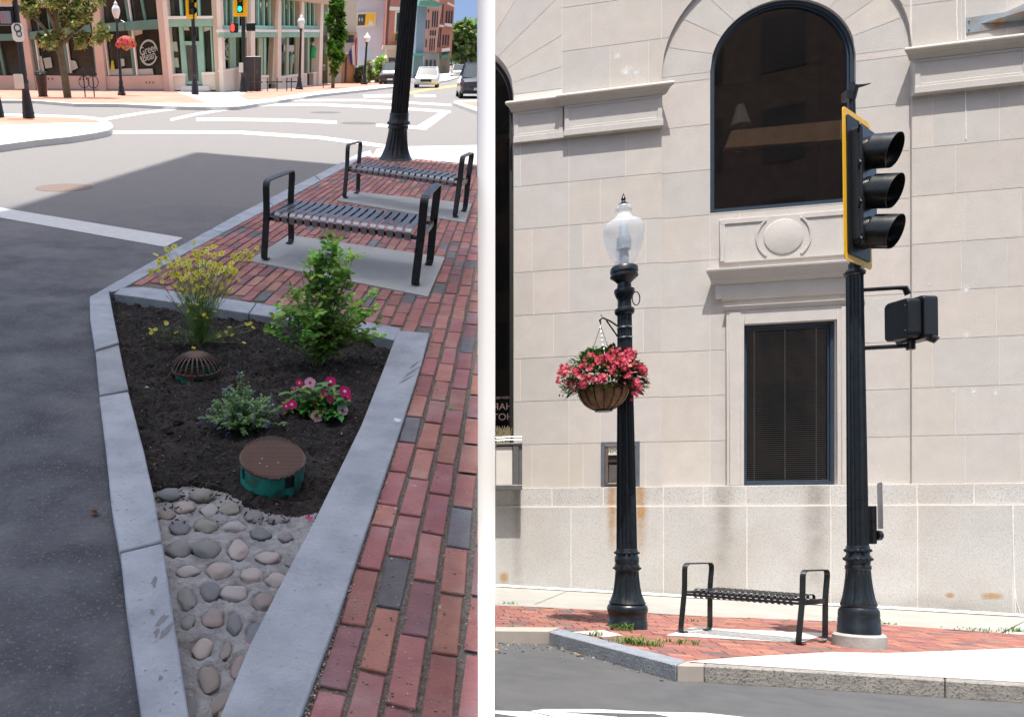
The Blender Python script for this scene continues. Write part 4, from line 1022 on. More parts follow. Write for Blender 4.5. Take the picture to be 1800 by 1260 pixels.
for P in ([(-12, 363), (0, 365), (322, 418), (290, 434), (0, 382.5), (-12, 380)], strip_poly([(172, 233), (300, 232.5), (420, 233), (560, 242), (682, 258)], 6),
          strip_poly([(182, 210), (250, 199), (330, 188.5), (365, 184.5)], 5, 3), strip_poly([(300, 211), (345, 201), (420, 188.5)], 4.5), strip_poly([(420, 188.5), (470, 184.5), (560, 184), (700, 190.5), (792, 197)], 4.5),
          strip_poly([(345, 210.5), (420, 210.5), (500, 211.5), (592, 215.5)], 5.5), [(661, 218), (700, 220), (733, 221.5), (775, 196.5), (791, 197), (749, 228.5), (661, 223)],
          strip_poly([(496, 176.5), (640, 176.5), (793, 185)], 3.6), [(638, 167), (690, 166), (690, 171), (640, 172)], [(727, 166), (765, 167), (767, 171), (729, 171)]):
    mk.poly([(x, y, uP) for x, y in lpoly(P, uP)])
struct('road_markings', mk, paintL, ML, fixn=False)
lsheet('centre_line', [(684, 168), (760, 154.5), (822, 147), (822, 150), (760, 158), (688, 172)], uP, mat('yellow_paint', (.62, .42, .12), (.55, .38, .12), 3, .8))
# manhole in the road
def disc(name, px, py, r, u, m, lab, cat, ring=True):
    p = Lg(px, py, u); o = thing(name, LM(p.x, p.y, u), lab, cat)
    b = MB(); b.lathe([(r, 0), (r, .004), (r-.02, .006), (r-.04, .003), (.01, .003)], 40); b.build('cover', m, o); return o
mh = disc('manhole_cover', 113, 330, .46, UR, mat('rusty_iron', (.19, .12, .09), (.16, .13, .12), 12, .85, bump=.4, bscale=60), 'round rusty manhole cover in the sunlit road near the shadow edge', 'manhole cover')
disc('manhole_cover', 572, 198, .62, UR, mat('dark_iron', (.13, .12, .115), (.10, .1, .1), 8, .8), 'dark round manhole cover inside the crosswalk, farther one', 'manhole cover')
disc('manhole_cover', 632, 217, .62, UR, MATS['dark_iron'], 'dark round manhole cover beside the short crosswalk dash', 'manhole cover')
# pavement on our side: bricks, kerbs, bench pads
wallkerb_o = [(157, 521), (300, 441.5), (420, 375.5), (520, 325.5), (605, 283), (630, 270.5), (655, 264)]
wallkerb_i = [(190, 503+3), (230, 498.5), (330, 442.5), (420, 394), (520, 341), (612, 291), (640, 277), (657, 272)]
bedpoly_px = [(190, 505), (228, 501), (500, 540), (755, 583), (755, 590), (530, 1262), (510, 1330), (240, 1330), (250, 1262), (196, 900), (168, 615), (157, 522)]
bed_poly = lpoly(bedpoly_px)
pave_px = [(190, 515), (228, 500), (420, 392), (612, 290), (640, 275.5), (720, 278), (850, 291), (1000, 300), (1500, 1300), (510, 1340), (700, 560)]
paveP = lpoly([(200, 508), (330, 440), (420, 391), (520, 338), (612, 288), (638, 275.5), (720, 278), (850, 291), (960, 302)])+[(6, 3), (4, -1), (.0, -1), lpoly([(470, 1262)])[0], lpoly([(700, 600)])[0]]
bL = MB()
A_, B_ = Lg(530, 1260), Lg(755, 585); dirc = (B_-A_); angL = math.atan2(dirc.y, dirc.x); print('kerb angle', math.degrees(angL), [round(v, 2) for v in A_], [round(v, 2) for v in B_])
rb2 = random.Random(5)
brickL = mat('weathered_brick', (.40, .17, .148), (.31, .13, .12), 9, .85, bump=.45, bscale=70, attr=True, spk=(.69, (.48, .36, .32), 16), c3=(.42, .28, .26), s3=3, f3=.7)
pads_px = [[(437, 458), (508, 413), (782, 452), (752, 521)], [(592, 352), (614, 336), (829, 358), (818, 391)]]
bed_ex = lpoly([(200, 508), (228, 499), (500, 539), (748, 583), (524, 1262), (500, 1330), (0, 1330), (100, 600)])
bricks(bL, (A_.x+.012, A_.y), angL, .36, .1075, paveP, lambda x, y: 0.0, excl=[bed_ex], gap=.019, bev=.004, th=.02, rng=rb2, half=HALF, bounds=(-2.2, 22, -.1075*90, .1075*60), rot=.012, hj=.003)
# rows run towards -v of the kerb line, so build them on the far side
struct('brick_sidewalk', bL, brickL, ML, fixn=False)
gr = mat('gravelly_joint', (.25, .22, .18), (.13, .115, .10), 45, .95, bump=1.0, bscale=90, spk=(.6, (.34, .32, .29), 120))
P = clip(paveP, HALF); jb = MB()
xs = [p[0] for p in P]; ys = [p[1] for p in P]
g = .25; x = min(xs)
cells = MB()
def sub_clip(P, x0, x1, y0, y1):
    for h_ in ((1, 0, x1), (-1, 0, -x0), (0, 1, y1), (0, -1, -y0)):
        P = clip(P, h_)
        if len(P) < 3: return None
    return P
lsheet('sidewalk_bed', [(0, 0)]*3, 0, gr) if False else None
jb.poly([(a, b, -.012) for a, b in clip(lpoly([(195, 512), (612, 290), (638, 275), (850, 291), (1100, 320)])+[(6, 1.2), (0.05, 1.2), (Lg(530, 1262).x-.02, Lg(530, 1262).y), lpoly([(735, 590)])[0], lpoly([(500, 548)])[0]], HALF)])
struct('sidewalk_bed', jb, gr, ML, fixn=False)
lsheet('corner_ramp', [(638, 275), (657, 271), (662, 262), (716, 257.5), (850, 255), (900, 254), (900, 296), (850, 291), (720, 278.5)], .004, conc_w, half=None, th=.02)
padL = mat('bench_pad_concrete', (.40, .41, .40), (.36, .37, .36), 3, .85, bump=.25, bscale=80, spk=(.7, (.25, .25, .24), 30), c3=(.43, .42, .40), s3=1.2)
for P in pads_px: lsheet('bench_pad', P, .010, padL, th=.05, half=HALF)
# rusty square valve cover in the bricks behind the front bench
p = Lg(588, 411, .006); vc = thing('valve_cover', LM(p.x, p.y, .006, R(-10)), 'square rusty valve cover set in the bricks behind the front bench', 'valve cover')
b = MB(); b.box(-.13, .13, -.22, .22, 0, .008); b.build('cover', mat('red_rust', (.22, .10, .06), (.16, .08, .05), 14, .85, bump=.4, bscale=50), vc, bevel=.003)
b = MB()
for s_ in (-1, 1): b.box(s_*.15-.018, s_*.15+.018, -.25, .25, -.004, .006); b.box(-.13, .13, s_*.24-.015, s_*.24+.015, -.004, .006)
b.build('frame', mat('rust_frame', (.20, .15, .12), (.15, .12, .1), 12, .9), vc)
# kerbstones
kst = mat('kerb_bluestone', (.41, .445, .49), (.29, .32, .36), 4.5, .8, bump=.5, bscale=45, attr=True, c3=(.46, .49, .52), s3=1.9, f3=.7, spk=(.67, (.22, .225, .23), 45))
def lstone(name, pts, u0, u1, col=(1, 1, 1), bevel=.005, sub_=True):
    bevel = min(bevel, .006)
    P = lpoly(pts, u1); mb = MB()
    n = len(P)//2
    # pts: outer line then inner line reversed; roughen the long sides
    mb.prism(P, u0, u1, col)
    for i, v in enumerate(mb.v):
        q = noise.noise(Vector((v[0]*9, v[1]*9, 3)))*.007; mb.v[i] = (v[0]+q, v[1]-q, v[2])
    return tag(mb.build(name, kst, None, ML, bevel=bevel), kind='structure')
def seglines(o, i, cuts):
    def at(line, t):
        d = [0]
        for a, b in zip(line, line[1:]): d.append(d[-1]+math.dist(a, b))
        t *= d[-1]
        for k in range(len(line)-1):
            if t <= d[k+1]+1e-9: return lerp(line[k], line[k+1], (t-d[k])/(d[k+1]-d[k]))
        return line[-1]
    res = []
    for a, b in zip(cuts, cuts[1:]):
        k = 6; res.append([at(o, a+.0015+(b-a-.003)*j/k) for j in range(k+1)]+[at(i, a+.0015+(b-a-.003)*j/k) for j in range(k, -1, -1)])
    return res
for i, P in enumerate(seglines([(170, 514), (300, 441.5), (420, 375.5), (520, 325.5), (605, 283), (630, 270), (652, 264)], [(203, 512), (229, 499), (330, 442.5), (420, 394), (520, 341), (612, 291), (640, 276), (655, 271.5)], [0, .03, .22, .42, .62, .80, 1.0])):
    lstone('kerbstone', P, -.2, .012, (rb2.uniform(.93, 1.06),)*3)
lo, li = [(157, 521), (159, 560), (168, 615), (181, 745), (196, 900), (222, 1080), (249, 1262), (262, 1340)], [(189, 504), (199, 555), (208, 600), (231, 700), (266, 855), (300, 1040), (331, 1262), (338, 1340)]
for i, P in enumerate([[(157, 521), (159, 560), (167, 614), (209, 601), (199, 553), (190, 505)], [(168, 618), (171, 650), (175, 694), (225, 684), (216, 640), (209, 606)],
                       [(175, 697), (185, 780), (196, 890), (210, 968), (284, 950), (272, 875), (252, 790), (226, 688)], [(211, 971), (222, 1065), (249, 1262), (262, 1340), (338, 1340), (331, 1255), (305, 1080), (285, 953)]]):
    lstone('kerbstone', P, -.2, (.03, .012, .03, .03)[i], ((1, 1, 1), (.86, .84, .82), (1.03, 1.03, 1.03), (.98, .98, 1))[i], bevel=(.015, .02, .012, .012)[i])
for P in seglines([(212, 506), (229, 501), (360, 519), (500, 540), (620, 561), (706, 577)], [(200, 516), (230, 520), (360, 539), (500, 560), (620, 580), (694, 598)], [0, .48, 1.0]): lstone('kerbstone', P, -.2, .02, (.98, .98, .98))
for P in [[(700, 581), (755, 585), (741, 640), (700, 768), (655, 900), (590, 1090), (528, 1262), (505, 1340), (352, 1340), (386, 1262), (440, 1130), (505, 1000), (560, 900), (635, 745), (673, 650)]]: lstone('kerbstone', P, -.2, .024, (1.0, 1.0, 1.0))
# marks and chips scraped on the kerbs
scr = mat('scrape', (.17, .175, .18), (.22, .225, .23), 30, .9)
sm = MB(); rg = random.Random(9)
for cx, cy, L_, a in ((271, 1022, 22, 80), (284, 1090, 34, 50), (292, 1108, 42, 45), (276, 1110, 18, 70), (268, 1075, 12, 60), (282, 1190, 10, 70), (722, 655, 40, 35), (712, 668, 30, 30), (730, 640, 26, 38)):
    P = []
    for k in range(10):
        t = 2*PI*k/10; r_ = rg.uniform(.6, 1.3); x, y = L_/2*math.cos(t)*r_, (5 if cy > 900 else 1.4)*math.sin(t)*r_
        P.append((cx+x*math.cos(R(a))-y*math.sin(R(a)), cy-x*math.sin(R(a))-y*math.cos(R(a))))
    u = .0315 if cx < 400 else .0255; sm.poly([(x, y, u) for x, y in lpoly(P, u)])
struct('kerb_scrapes', sm, scr, ML, fixn=False)
# ------------------------------------------------------------------ planting bed
mulch = mat('mulch', (.030, .025, .022), (.012, .010, .010), 26, .95, bump=1.0, bscale=60, c3=(.075, .062, .052), s3=3.2, f3=.7, spk=(.66, (.16, .14, .12), 55))
cement = mat('cobble_mortar', (.37, .375, .38), (.26, .262, .265), 18, .9, bump=1.0, bscale=35, c3=(.13, .125, .12), s3=6, f3=.6)
apX = lpoly([(258, 852), (300, 845), (345, 839), (400, 853), (432, 883), (470, 898), (520, 908), (560, 897), (515, 990), (440, 1130), (386, 1262), (380, 1340), (320, 1340), (320, 1262), (285, 1040)], -.03)
bedP = lpoly([(186, 508), (228, 512), (500, 552), (706, 588), (690, 640), (650, 745), (575, 900), (515, 1010), (420, 1262), (400, 1340), (310, 1340), (310, 1262), (285, 1040), (250, 855), (215, 700), (190, 600), (176, 540)], -.02)
def bedz(x, y):
    return -.05+.026*noise.noise(Vector((x*5, y*4, 0)))+.024*noise.noise(Vector((x*13, y*10, 2)))+.020*noise.noise(Vector((x*30, y*24, 5)))+.012*noise.noise(Vector((x*62, y*50, 9)))
b = MB(); g = .012; xs = [p[0] for p in bedP]; ys = [p[1] for p in bedP]
nx = int((max(xs)-min(xs))/g)+1; ny = int((max(ys)-min(ys))/g)+1; idx = {}
def V(i, j):
    if (i, j) not in idx:
        x, y = min(xs)+i*g, min(ys)+j*g; idx[(i, j)] = len(b.v); z = bedz(x, y)
        p_ = Lg(420, 850); 
        if inpoly((x, y), apX): z = -.14
        b.v.append((x, y, z))
    return idx[(i, j)]
for j in range(ny):
    y = min(ys)+(j+.5)*g
    for i in range(nx):
        x = min(xs)+(i+.5)*g
        if inpoly((x, y), bedP): b.f.append([V(i, j), V(i+1, j), V(i+1, j+1), V(i, j+1)]); b.c.append((1, 1, 1)); b.sm.append(True)
struct('mulch_bed', b, mulch, ML, fixn=False, sharp=180)
chips = MB(); rg = random.Random(31)
for i in range(8000):
    x, y = rg.uniform(min(xs), max(xs)), rg.uniform(3.0, max(ys))
    if not inpoly((x, y), bedP): continue
    z = bedz(x, y)+.003; k = rg.random()
    L_, W_ = rg.uniform(.006, .026), rg.uniform(.003, .008); a = rg.uniform(0, PI)
    c = (.02, .017, .016) if k < .62 else (.045, .035, .028) if k < .9 else (.10, .08, .06) if k < .975 else (.28, .22, .17)
    if k > .985: L_, W_ = .006, .006; c = (.40, .38, .36)
    M_ = Matrix.Translation((x, y, z)) @ Matrix.Rotation(a, 4, 'Z') @ Matrix.Rotation(rg.uniform(-.7, .7), 4, 'Y')
    chips.box(-L_/2, L_/2, -W_/2, W_/2, 0, rg.uniform(.002, .005), c, M_)
tag(chips.build('bark_chips', mat('chips', (1, 1, 1), (.8, .8, .8), 40, .95, attr=True), None, ML, fixn=False), 'dark bark mulch chips covering the triangular planting bed', 'mulch', kind='stuff')
for px, py, r, lb in ((313, 742, .030, 'largest round soil clod left of the catmint'), (262, 640, .024, 'brown soil clod left of the domed grate'), (300, 755, .016, 'small flat soil clod below the large one'), (246, 748, .018, 'soil clod beside the left kerb'), (258, 675, .012, 'small grey stone lying in the mulch')):
    p = Lg(px, py, -.03); b = MB(); b.blob((0, 0, 0), r, 3, .35, 3, px, sq=(1, 1, .75)); tag(b.build('soil_clod', mulch if r > .013 else padL, None, LM(p.x, p.y, bedz(p.x, p.y)+r*.4)), lb, 'clod')
# cobble apron at the tip of the bed
ap = thing('cobble_apron', ML, 'triangle of rounded cobbles set in rough grey mortar at the tip of the bed', 'paving')
apP = lpoly([(262, 850), (300, 842), (345, 836), (400, 850), (432, 880), (470, 895), (520, 905), (560, 893), (515, 990), (440, 1130), (386, 1262), (380, 1340), (320, 1340), (320, 1262), (290, 1040)], -.03)
stones = [(297, 865, 19, 11, -8, 'b'), (355, 866, 18, 13, 25, 'o'), (324, 889, 16, 12, -15, 't'), (291, 903, 14, 10, 10, 'n'), (368, 894, 13, 13, 0, 'p'), (404, 891, 15, 13, -35, 'o'), (447, 905, 13, 12, 0, 'g'), (489, 910, 17, 10, -12, 'm'), (316, 924, 15, 15, 20, 'd'),
          (363, 922, 18, 13, -28, 'o'), (411, 923, 17, 13, 30, 'p'), (459, 936, 15, 12, 8, 'd'), (503, 942, 11, 9, -20, 'm'), (313, 963, 21, 14, 38, 'g'), (363, 961, 21, 18, 20, 'g'), (418, 963, 15, 20, -5, 'k'), (471, 977, 19, 12, -8, 'k'), (329, 1001, 17, 11, -18, 'p'),
          (386, 999, 20, 16, -5, 't'), (443, 1008, 18, 15, 5, 'k'), (488, 1016, 18, 13, 22, 'k'), (369, 1036, 14, 18, 0, 'd'), (411, 1038, 22, 15, 5, 'p'), (463, 1055, 17, 16, -10, 'n'), (328, 1050, 13, 19, 12, 'g'), (375, 1084, 17, 17, -15, 'r'), (412, 1092, 12, 18, 5, 'd'),
          (330, 1090, 10, 13, -15, 'g'), (449, 1108, 12, 22, -10, 'd'), (355, 1136, 15, 18, -8, 't'), (397, 1139, 8, 16, -10, 'n'), (420, 1167, 11, 22, -12, 'r'), (368, 1190, 16, 24, 5, 'n'), (389, 1232, 14, 26, -30, 'n'), (333, 1232, 11, 24, 8, 'g'), (510, 985, 8, 8, 0, 'm')]
def stone_h(x, y): return -.052+.010*noise.noise(Vector((x*12, y*9, 8)))+.008*noise.noise(Vector((x*34, y*26, 3)))+.007*noise.noise(Vector((x*80, y*60, 5)))
SP_ = [(Lg(px, py, -.04), a, b_, rot) for px, py, a, b_, rot, c in stones]
b = MB(); g = .009; xs = [p[0] for p in apP]; ys = [p[1] for p in apP]; idx = {}
def V2(i, j):
    if (i, j) not in idx:
        x, y = min(xs)+i*g, min(ys)+j*g; z = stone_h(x, y)+.005
        for p, a, b_, rot in SP_:
            pm_ = Lpm(p.y); ra, rb_ = a/pm_, b_/pm_*1.35
            d = math.hypot((x-p.x)/ra, (y-p.y)/rb_)
            if .72 < d < 1.38: z -= .020*(1-abs(d-1.05)/.33)
        if y > 3.1: z -= .03*(y-3.1)/.3
        idx[(i, j)] = len(b.v); b.v.append((x, y, z))
    return idx[(i, j)]
for j in range(int((max(ys)-min(ys))/g)+1):
    y = min(ys)+(j+.5)*g
    for i in range(int((max(xs)-min(xs))/g)+1):
        x = min(xs)+(i+.5)*g
        if inpoly((x, y), apP): b.f.append([V2(i, j), V2(i+1, j), V2(i+1, j+1), V2(i, j+1)]); b.c.append((1, 1, 1)); b.sm.append(True)
b.build('mortar', cement, ap, fixn=False, sharp=180)
stc = {'b': ((.20, .22, .24), (.15, .16, .17)), 'o': ((.27, .26, .22), (.21, .21, .18)), 't': ((.42, .35, .31), (.33, .27, .24)), 'n': ((.30, .24, .20), (.20, .17, .15)), 'p': ((.42, .38, .36), (.30, .28, .28)), 'g': ((.22, .23, .22), (.16, .165, .16)),
       'm': ((.24, .21, .23), (.18, .165, .175)), 'd': ((.17, .185, .20), (.125, .135, .145)), 'k': ((.46, .37, .34), (.34, .29, .275)), 'r': ((.33, .23, .20), (.22, .18, .18))}
for k, (p, a, b_, rot) in enumerate(SP_):
    c = stones[k][5]; pm_ = Lpm(p.y); ra, rb_ = a/pm_, b_/pm_*1.35
    grey = lambda t: tuple((v*.72+.28*sum(t)/3)*1.08 for v in t)
    m_ = mat('stone_'+c, grey(stc[c][0]), grey(stc[c][1]), 30, .7, bump=.25, bscale=60, spk=(.6, tuple(v*.45 for v in stc[c][1]), 90) if c in 'pkt' else None)
    mb = MB(); mb.blob((0, 0, 0), 1, 3, .30, 1.2, k+3, sq=(1, 1, 1))
    # a little angular flattening
    for i, v in enumerate(mb.v):
        v = Vector(v); mb.v[i] = tuple(v)
    mb.build('cobblestone', m_, ap, Matrix.Translation((p.x, p.y, -.052)) @ Matrix.Rotation(R(rot*1.2), 4, 'Z') @ Matrix.Diagonal((ra*1.16, rb_*1.16, min(ra, rb_)*.58, 1)))
# fallen petals and leaf
def fallen(px, py, u, col, lb, r=.018):
    p = Lg(px, py, u); b = MB(); random.seed(px); flower(b, (0, 0, .004), Vector((.2, -.3, 1)), r, 4, col, None, .8, .3); return tag(b.build('fallen_blossom', petM, None, LM(p.x, p.y, u), fixn=False), lb, 'blossom')
fallen(543, 912, -.035, (.62, .04, .20), 'deep pink blossom fallen on the mulch by the right kerb')
fallen(444, 1137, -.02, (.85, .35, .60), 'pale pink blossom fallen on the cobbles by the right kerb')
p = Lg(172, 907, UR); b = MB()
for s_ in (-1, 1): leaf(b, (0, 0, .012), Vector((s_*.3, 1, .1)), Vector((s_*.6, 0, 1)), .035, .03, (.30, .13, .06), .5, .3)
tag(b.build('dry_leaf', leafM, None, LM(p.x, p.y, UR+.004, 1.0), fixn=False), 'curled brown leaf on the dark asphalt left of the kerb', 'leaf')
# ------------------------------------------------------------------ round cover on a green basin
iron = mat('brown_iron', (.115, .062, .042), (.085, .055, .045), 9, .62, bump=.3, bscale=60, c3=(.12, .09, .085), s3=5, f3=.6)
lidm = mat('tread_iron', (.14, .066, .038), (.10, .06, .046), 7, .6, bump=0, c3=(.12, .09, .085), s3=6, f3=.6)
grp = mat('green_paint', (.02, .30, .235), (.016, .25, .20), 7, .42, bump=.08, bscale=30, c3=(.03, .12, .09), s3=12, f3=.2)
p = Lg(479, 842, -.05); pmx = Lpm(p.y); rl = 58/pmx
sv = Lg(479, 809, .055)
ba = thing('drain_basin', LM(sv.x, sv.y, -.06), 'green metal basin with round rusty tread plate lid by the cobbles', 'drain basin')
hl = .125
elx = Matrix.Diagonal((1, 1.27, 1, 1))
b = MB()
nseg = 72; vs = []; 
def inslot(t):
    return any(abs((t-a+PI) % (2*PI)-PI) < w_ for a, w_ in ((R(-60), R(10)), (R(-155), R(7)), (R(60), R(10)), (R(150), R(10))))
for k in range(nseg):
    t0, t1 = 2*PI*k/nseg, 2*PI*(k+1)/nseg; r = rl*.965
    zt_ = hl-.012; zb = 0
    if inslot((t0+t1)/2): zt_ = hl-.075
    q = [(r*math.cos(t), r*math.sin(t)) for t in (t0, t1)]; r2 = r-.008; q2 = [(r2*math.cos(t), r2*math.sin(t)) for t in (t0, t1)]
    b.add([(*q[0], -.05), (*q[1], -.05), (*q[1], zt_), (*q[0], zt_), (*q2[0], -.05), (*q2[1], -.05), (*q2[1], zt_), (*q2[0], zt_)], [(0, 1, 2, 3), (3, 2, 6, 7), (5, 4, 7, 6), (0, 3, 7, 4), (1, 5, 6, 2)], (1, 1, 1), True)
b.build('basin', grp, ba, elx, sharp=50)
b = MB(); b.lathe([(rl*.92, -.03), (rl*.92, hl-.02)], 40); b.build('dark_interior', mat('pit', (.01, .01, .01)), ba, elx)
b = MB(); b.lathe([(rl*.97, hl-.014), (rl, hl-.008), (rl, hl+.004), (rl-.005, hl+.009), (.002, hl+.009)], 64); lid = b.build('lid', lidm, ba, elx, sharp=30)
b = MB(); st_ = .0115
i0 = int(rl/st_)+1
for i in range(-i0, i0+1):
    for j in range(-int(i0*1.3), int(i0*1.3)+1):
        x, y = (i+(.5 if j % 2 else 0))*st_, j*st_
        if math.hypot(x, y/1.27) < rl-.012: b.box(x-.0036, x+.0036, y-.0036, y+.0036, hl+.009, hl+.0118)
b.build('tread_studs', lidm, lid)
b = MB()
for x, y in ((-.062, -.06), (.025, -.055), (-.03, -.085), (-.05, -.02)): b.blob((x, y, hl+.012), .004, 1, .4, 3, sq=(1, .7, .4))
b.build('specks', mat('pale_speck', (.6, .6, .6)), lid)
# ------------------------------------------------------------------ domed grate
p = Lg(345, 654, -.03); rg_ = 43/Lpm(p.y); HD = (Lh((p.x, p.y), 613)+.0)*.92
dg_ = thing('domed_grate', LM(p.x, p.y, -.055), 'rusty domed iron drain grate over a green pipe in the mulch', 'drain grate')
Zr = .045
b = MB(); b.lathe([(rg_*.93, Zr-.012), (rg_, Zr-.012), (rg_*1.01, Zr+.008), (rg_*.93, Zr+.010)], 48, cap=False); b.f += []; 
b.add(*[[(0, 0, 0)], []]) if False else None
b.build('rim', iron, dg_)
b = MB(); dome_h = (HD-.02)*1.15
NR = 24
for k in range(NR):
    a = 2*PI*(k+.5)/NR; pts = []
    for i in range(12):
        t = R(2)+R(70)*i/11; pts.append((rg_*.965*math.cos(t)*math.cos(a), rg_*.965*math.cos(t)*math.sin(a), Zr+dome_h*math.sin(t)))
    b.bar(pts, (-math.sin(a), math.cos(a), 0), .0105, .010)
b.build('ribs', iron, dg_, bevel=.0008)
b = MB(); b.lathe([(rg_*.965*math.cos(t), Zr+dome_h*math.sin(t)+.004) for t in [R(62+28*i/8) for i in range(8)]]+[(.001, Zr+dome_h+.004)], 36, cap=False); b.build('crown', iron, dg_)
b = MB(); b.bar([(-rg_*.8, -rg_*.5, Zr+.005), (rg_*.8, rg_*.5, Zr+.008)], (.5, -.8, 0), .012, .01)
for a in (-1.75, .4, 2.4): b.box(-.022, .022, -.008, .008, -.03, Zr-.005, M=Matrix.Rotation(a+PI/2, 4, 'Z') @ Matrix.Translation((0, -rg_*.97 if False else rg_*.97*0-rg_*.96, 0)))
b.build('bracket', iron, dg_)
b = MB(); b.lathe([(rg_*.86, -.04), (rg_*.87, Zr-.008), (rg_*.84, Zr-.006), (rg_*.82, -.04)], 40, cap=False); b.lathe([(.8*rg_, -.035), (.8*rg_, -.03)], 32); b.build('pipe', grp, dg_)
fallen(340, 613, Lh((Lg(345, 654, -.03).x, Lg(345, 654, -.03).y), 613)*.86, (.78, .66, .03), 'yellow blossom fallen on top of the domed grate', .016)
# loose grit and crumbs on our pavement
b = MB(); rg = random.Random(41)
for i in range(1500):
    if i < 900:
        t = rg.random()**1.3; px, py = 755-(755-530)*t+rg.uniform(0, 10)+2, 585+(1260-585)*t
    else: px, py = rg.uniform(440, 838), rg.uniform(300, 1255)
    q = Lg(px, py)
    if not inpoly((q.x, q.y), paveP) or inpoly((q.x, q.y), bed_ex) or HALF[0]*q.x+HALF[1]*q.y > HALF[2]-.01: continue
    z_ = rg.uniform(.0008, .0028) if i < 900 else rg.uniform(.001, .003); c = rg.choice([(.36, .33, .29), (.22, .20, .17), (.5, .48, .44), (.16, .12, .09), (.30, .22, .14)])
    b.box(-z_, z_, -z_*1.3, z_*1.3, 0, z_*1.2, c, Matrix.Translation((q.x, q.y, .002)) @ Matrix.Rotation(rg.uniform(0, 3), 4, 'Z'))
tag(b.build('grit', MATS['grit'], None, ML, fixn=False), 'fine grit scattered over the shaded bricks along the planter kerb', 'grit', kind='stuff')
for px, py, r, c, lb in ((698, 738, .016, (.7, .7, .7), 'white dropping on the right planter kerb'), (793, 712, .014, (.08, .2, .05), 'tiny green weed between the bricks right of the planter'), (236, 800, .012, (.1, .09, .08), 'crumb of soil on the left planter kerb')):
    q = Lg(px, py, .026); b = MB(); b.blob((0, 0, 0), r, 2, .5, 3, px, sq=(1.2, 1.6, .18)); tag(b.build('speck', mat('speck%d' % px, c), None, LM(q.x, q.y, .026 if px != 793 else .004)), lb, 'speck')
# ------------------------------------------------------------------ plants
def stemtube(mb, pts, r0, r1, col, n=4):
    k = len(pts); mb.tube(pts, [r0+(r1-r0)*i/(k-1) for i in range(k)], n, col)
stemM = mat('green_stem', (1, 1, 1), (.85, .9, .8), 20, .6, attr=True)
# tickseed (thread leaves, yellow stars)
p = Lg(352, 605, -.05); cz_ = bedz(p.x, p.y)
cor = thing('tickseed_plant', LM(p.x, p.y, cz_), 'airy tickseed plant with many small yellow star flowers behind the domed grate', 'plant')
rg = random.Random(77); random.seed(3)
kpm = Lpm(p.y)
sb_, tips = MB(), []
for i in range(190):
    # target offset in the view: x spread grows with height
    h_ = rg.triangular(.12, .70, .56); sp_ = .05+.33*(h_/.66)**1.0
    ex = max(-1, min(1, rg.gauss(0, .5)))*sp_+.02*h_; ey = rg.uniform(-.22, .22)
    if i % 9 == 0: h_ = rg.uniform(.04, .2); ex = rg.choice([-1, 1])*rg.uniform(.12, .38); ey = rg.uniform(-.25, .1)
    b0 = Vector((rg.gauss(0, .03), rg.gauss(0, .03), 0)); T = Vector((ex, ey, h_))
    mid = b0.lerp(T, .5)+Vector((rg.uniform(-.02, .02)-ex*.12, 0, h_*.10)); pts = [b0*(1-t)**2+mid*2*t*(1-t)+T*t*t for t in [q/6 for q in range(7)]]
    stemtube(sb_, pts, .0017, .0009, (.22, .34, .11), 3)
    for q in range(2, 7):
        for z in range(3):
            d = Vector((rg.uniform(-1, 1), rg.uniform(-1, 1), rg.uniform(.1, .9))).normalized(); L_ = rg.uniform(.02, .05)
            a = pts[q].lerp(pts[q-1], rg.random()); sb_.tube([a, a+d*L_*.6, a+d*L_+Vector((0, 0, .004))], [.0009, .0008, .0004], 3, (.26*rg.uniform(.7, 1.3), .42, .14), cap=False)
    tips.append(pts[-1])
    if rg.random() < .6:
        T2 = pts[4]+Vector((rg.uniform(-.05, .05), rg.uniform(-.03, .03), rg.uniform(.03, .09))); sb_.tube([pts[4], T2], .0008, 3, (.12, .2, .06)); tips.append(T2)
sb_.build('stems', stemM, cor, fixn=False)
yc = [(1.0, .92, .12), (1.0, .95, .25), (.95, .84, .08)]
fp = []
for i in range(5):
    b = MB(); flower(b, (0, 0, 0), Vector((0, 0, 1)), .024, 8, yc[i % 3], (.30, .16, .01), .42, .12, .22); fp.append(b)
tips.sort(key=lambda v: -v.z)
pm_objs = []
for i, t in enumerate(tips[:98]):
    d = Vector((rg.uniform(-.8, .8), rg.uniform(-1.0, .1), rg.uniform(.25, 1))).to_track_quat('Z', 'Y').to_matrix().to_4x4()
    Mx = Matrix.Translation(t) @ d @ Matrix.Rotation(rg.uniform(0, 6), 4, 'Z') @ Matrix.Scale(rg.uniform(.8, 1.25), 4)
    if i < 5: pm_objs.append(fp[i].build('flower', petM, cor, Mx, fixn=False))
    else: o_ = pm_objs[i % 5].copy(); COL.objects.link(o_); o_.matrix_local = Mx
b = MB()
for t in tips[98:]:
    if rg.random() < .45: flower(b, t, Vector((rg.uniform(-.8, .8), rg.uniform(-1, 0), 1)), .018, 8, rg.choice(yc), (.3, .16, .01), .42, .12, .22)
    else: b.blob(t, .0035, 1, 0, col=(.12, .09, .02))
tag(b.build('lesser_flowers', petM, cor, fixn=False), kind='stuff')
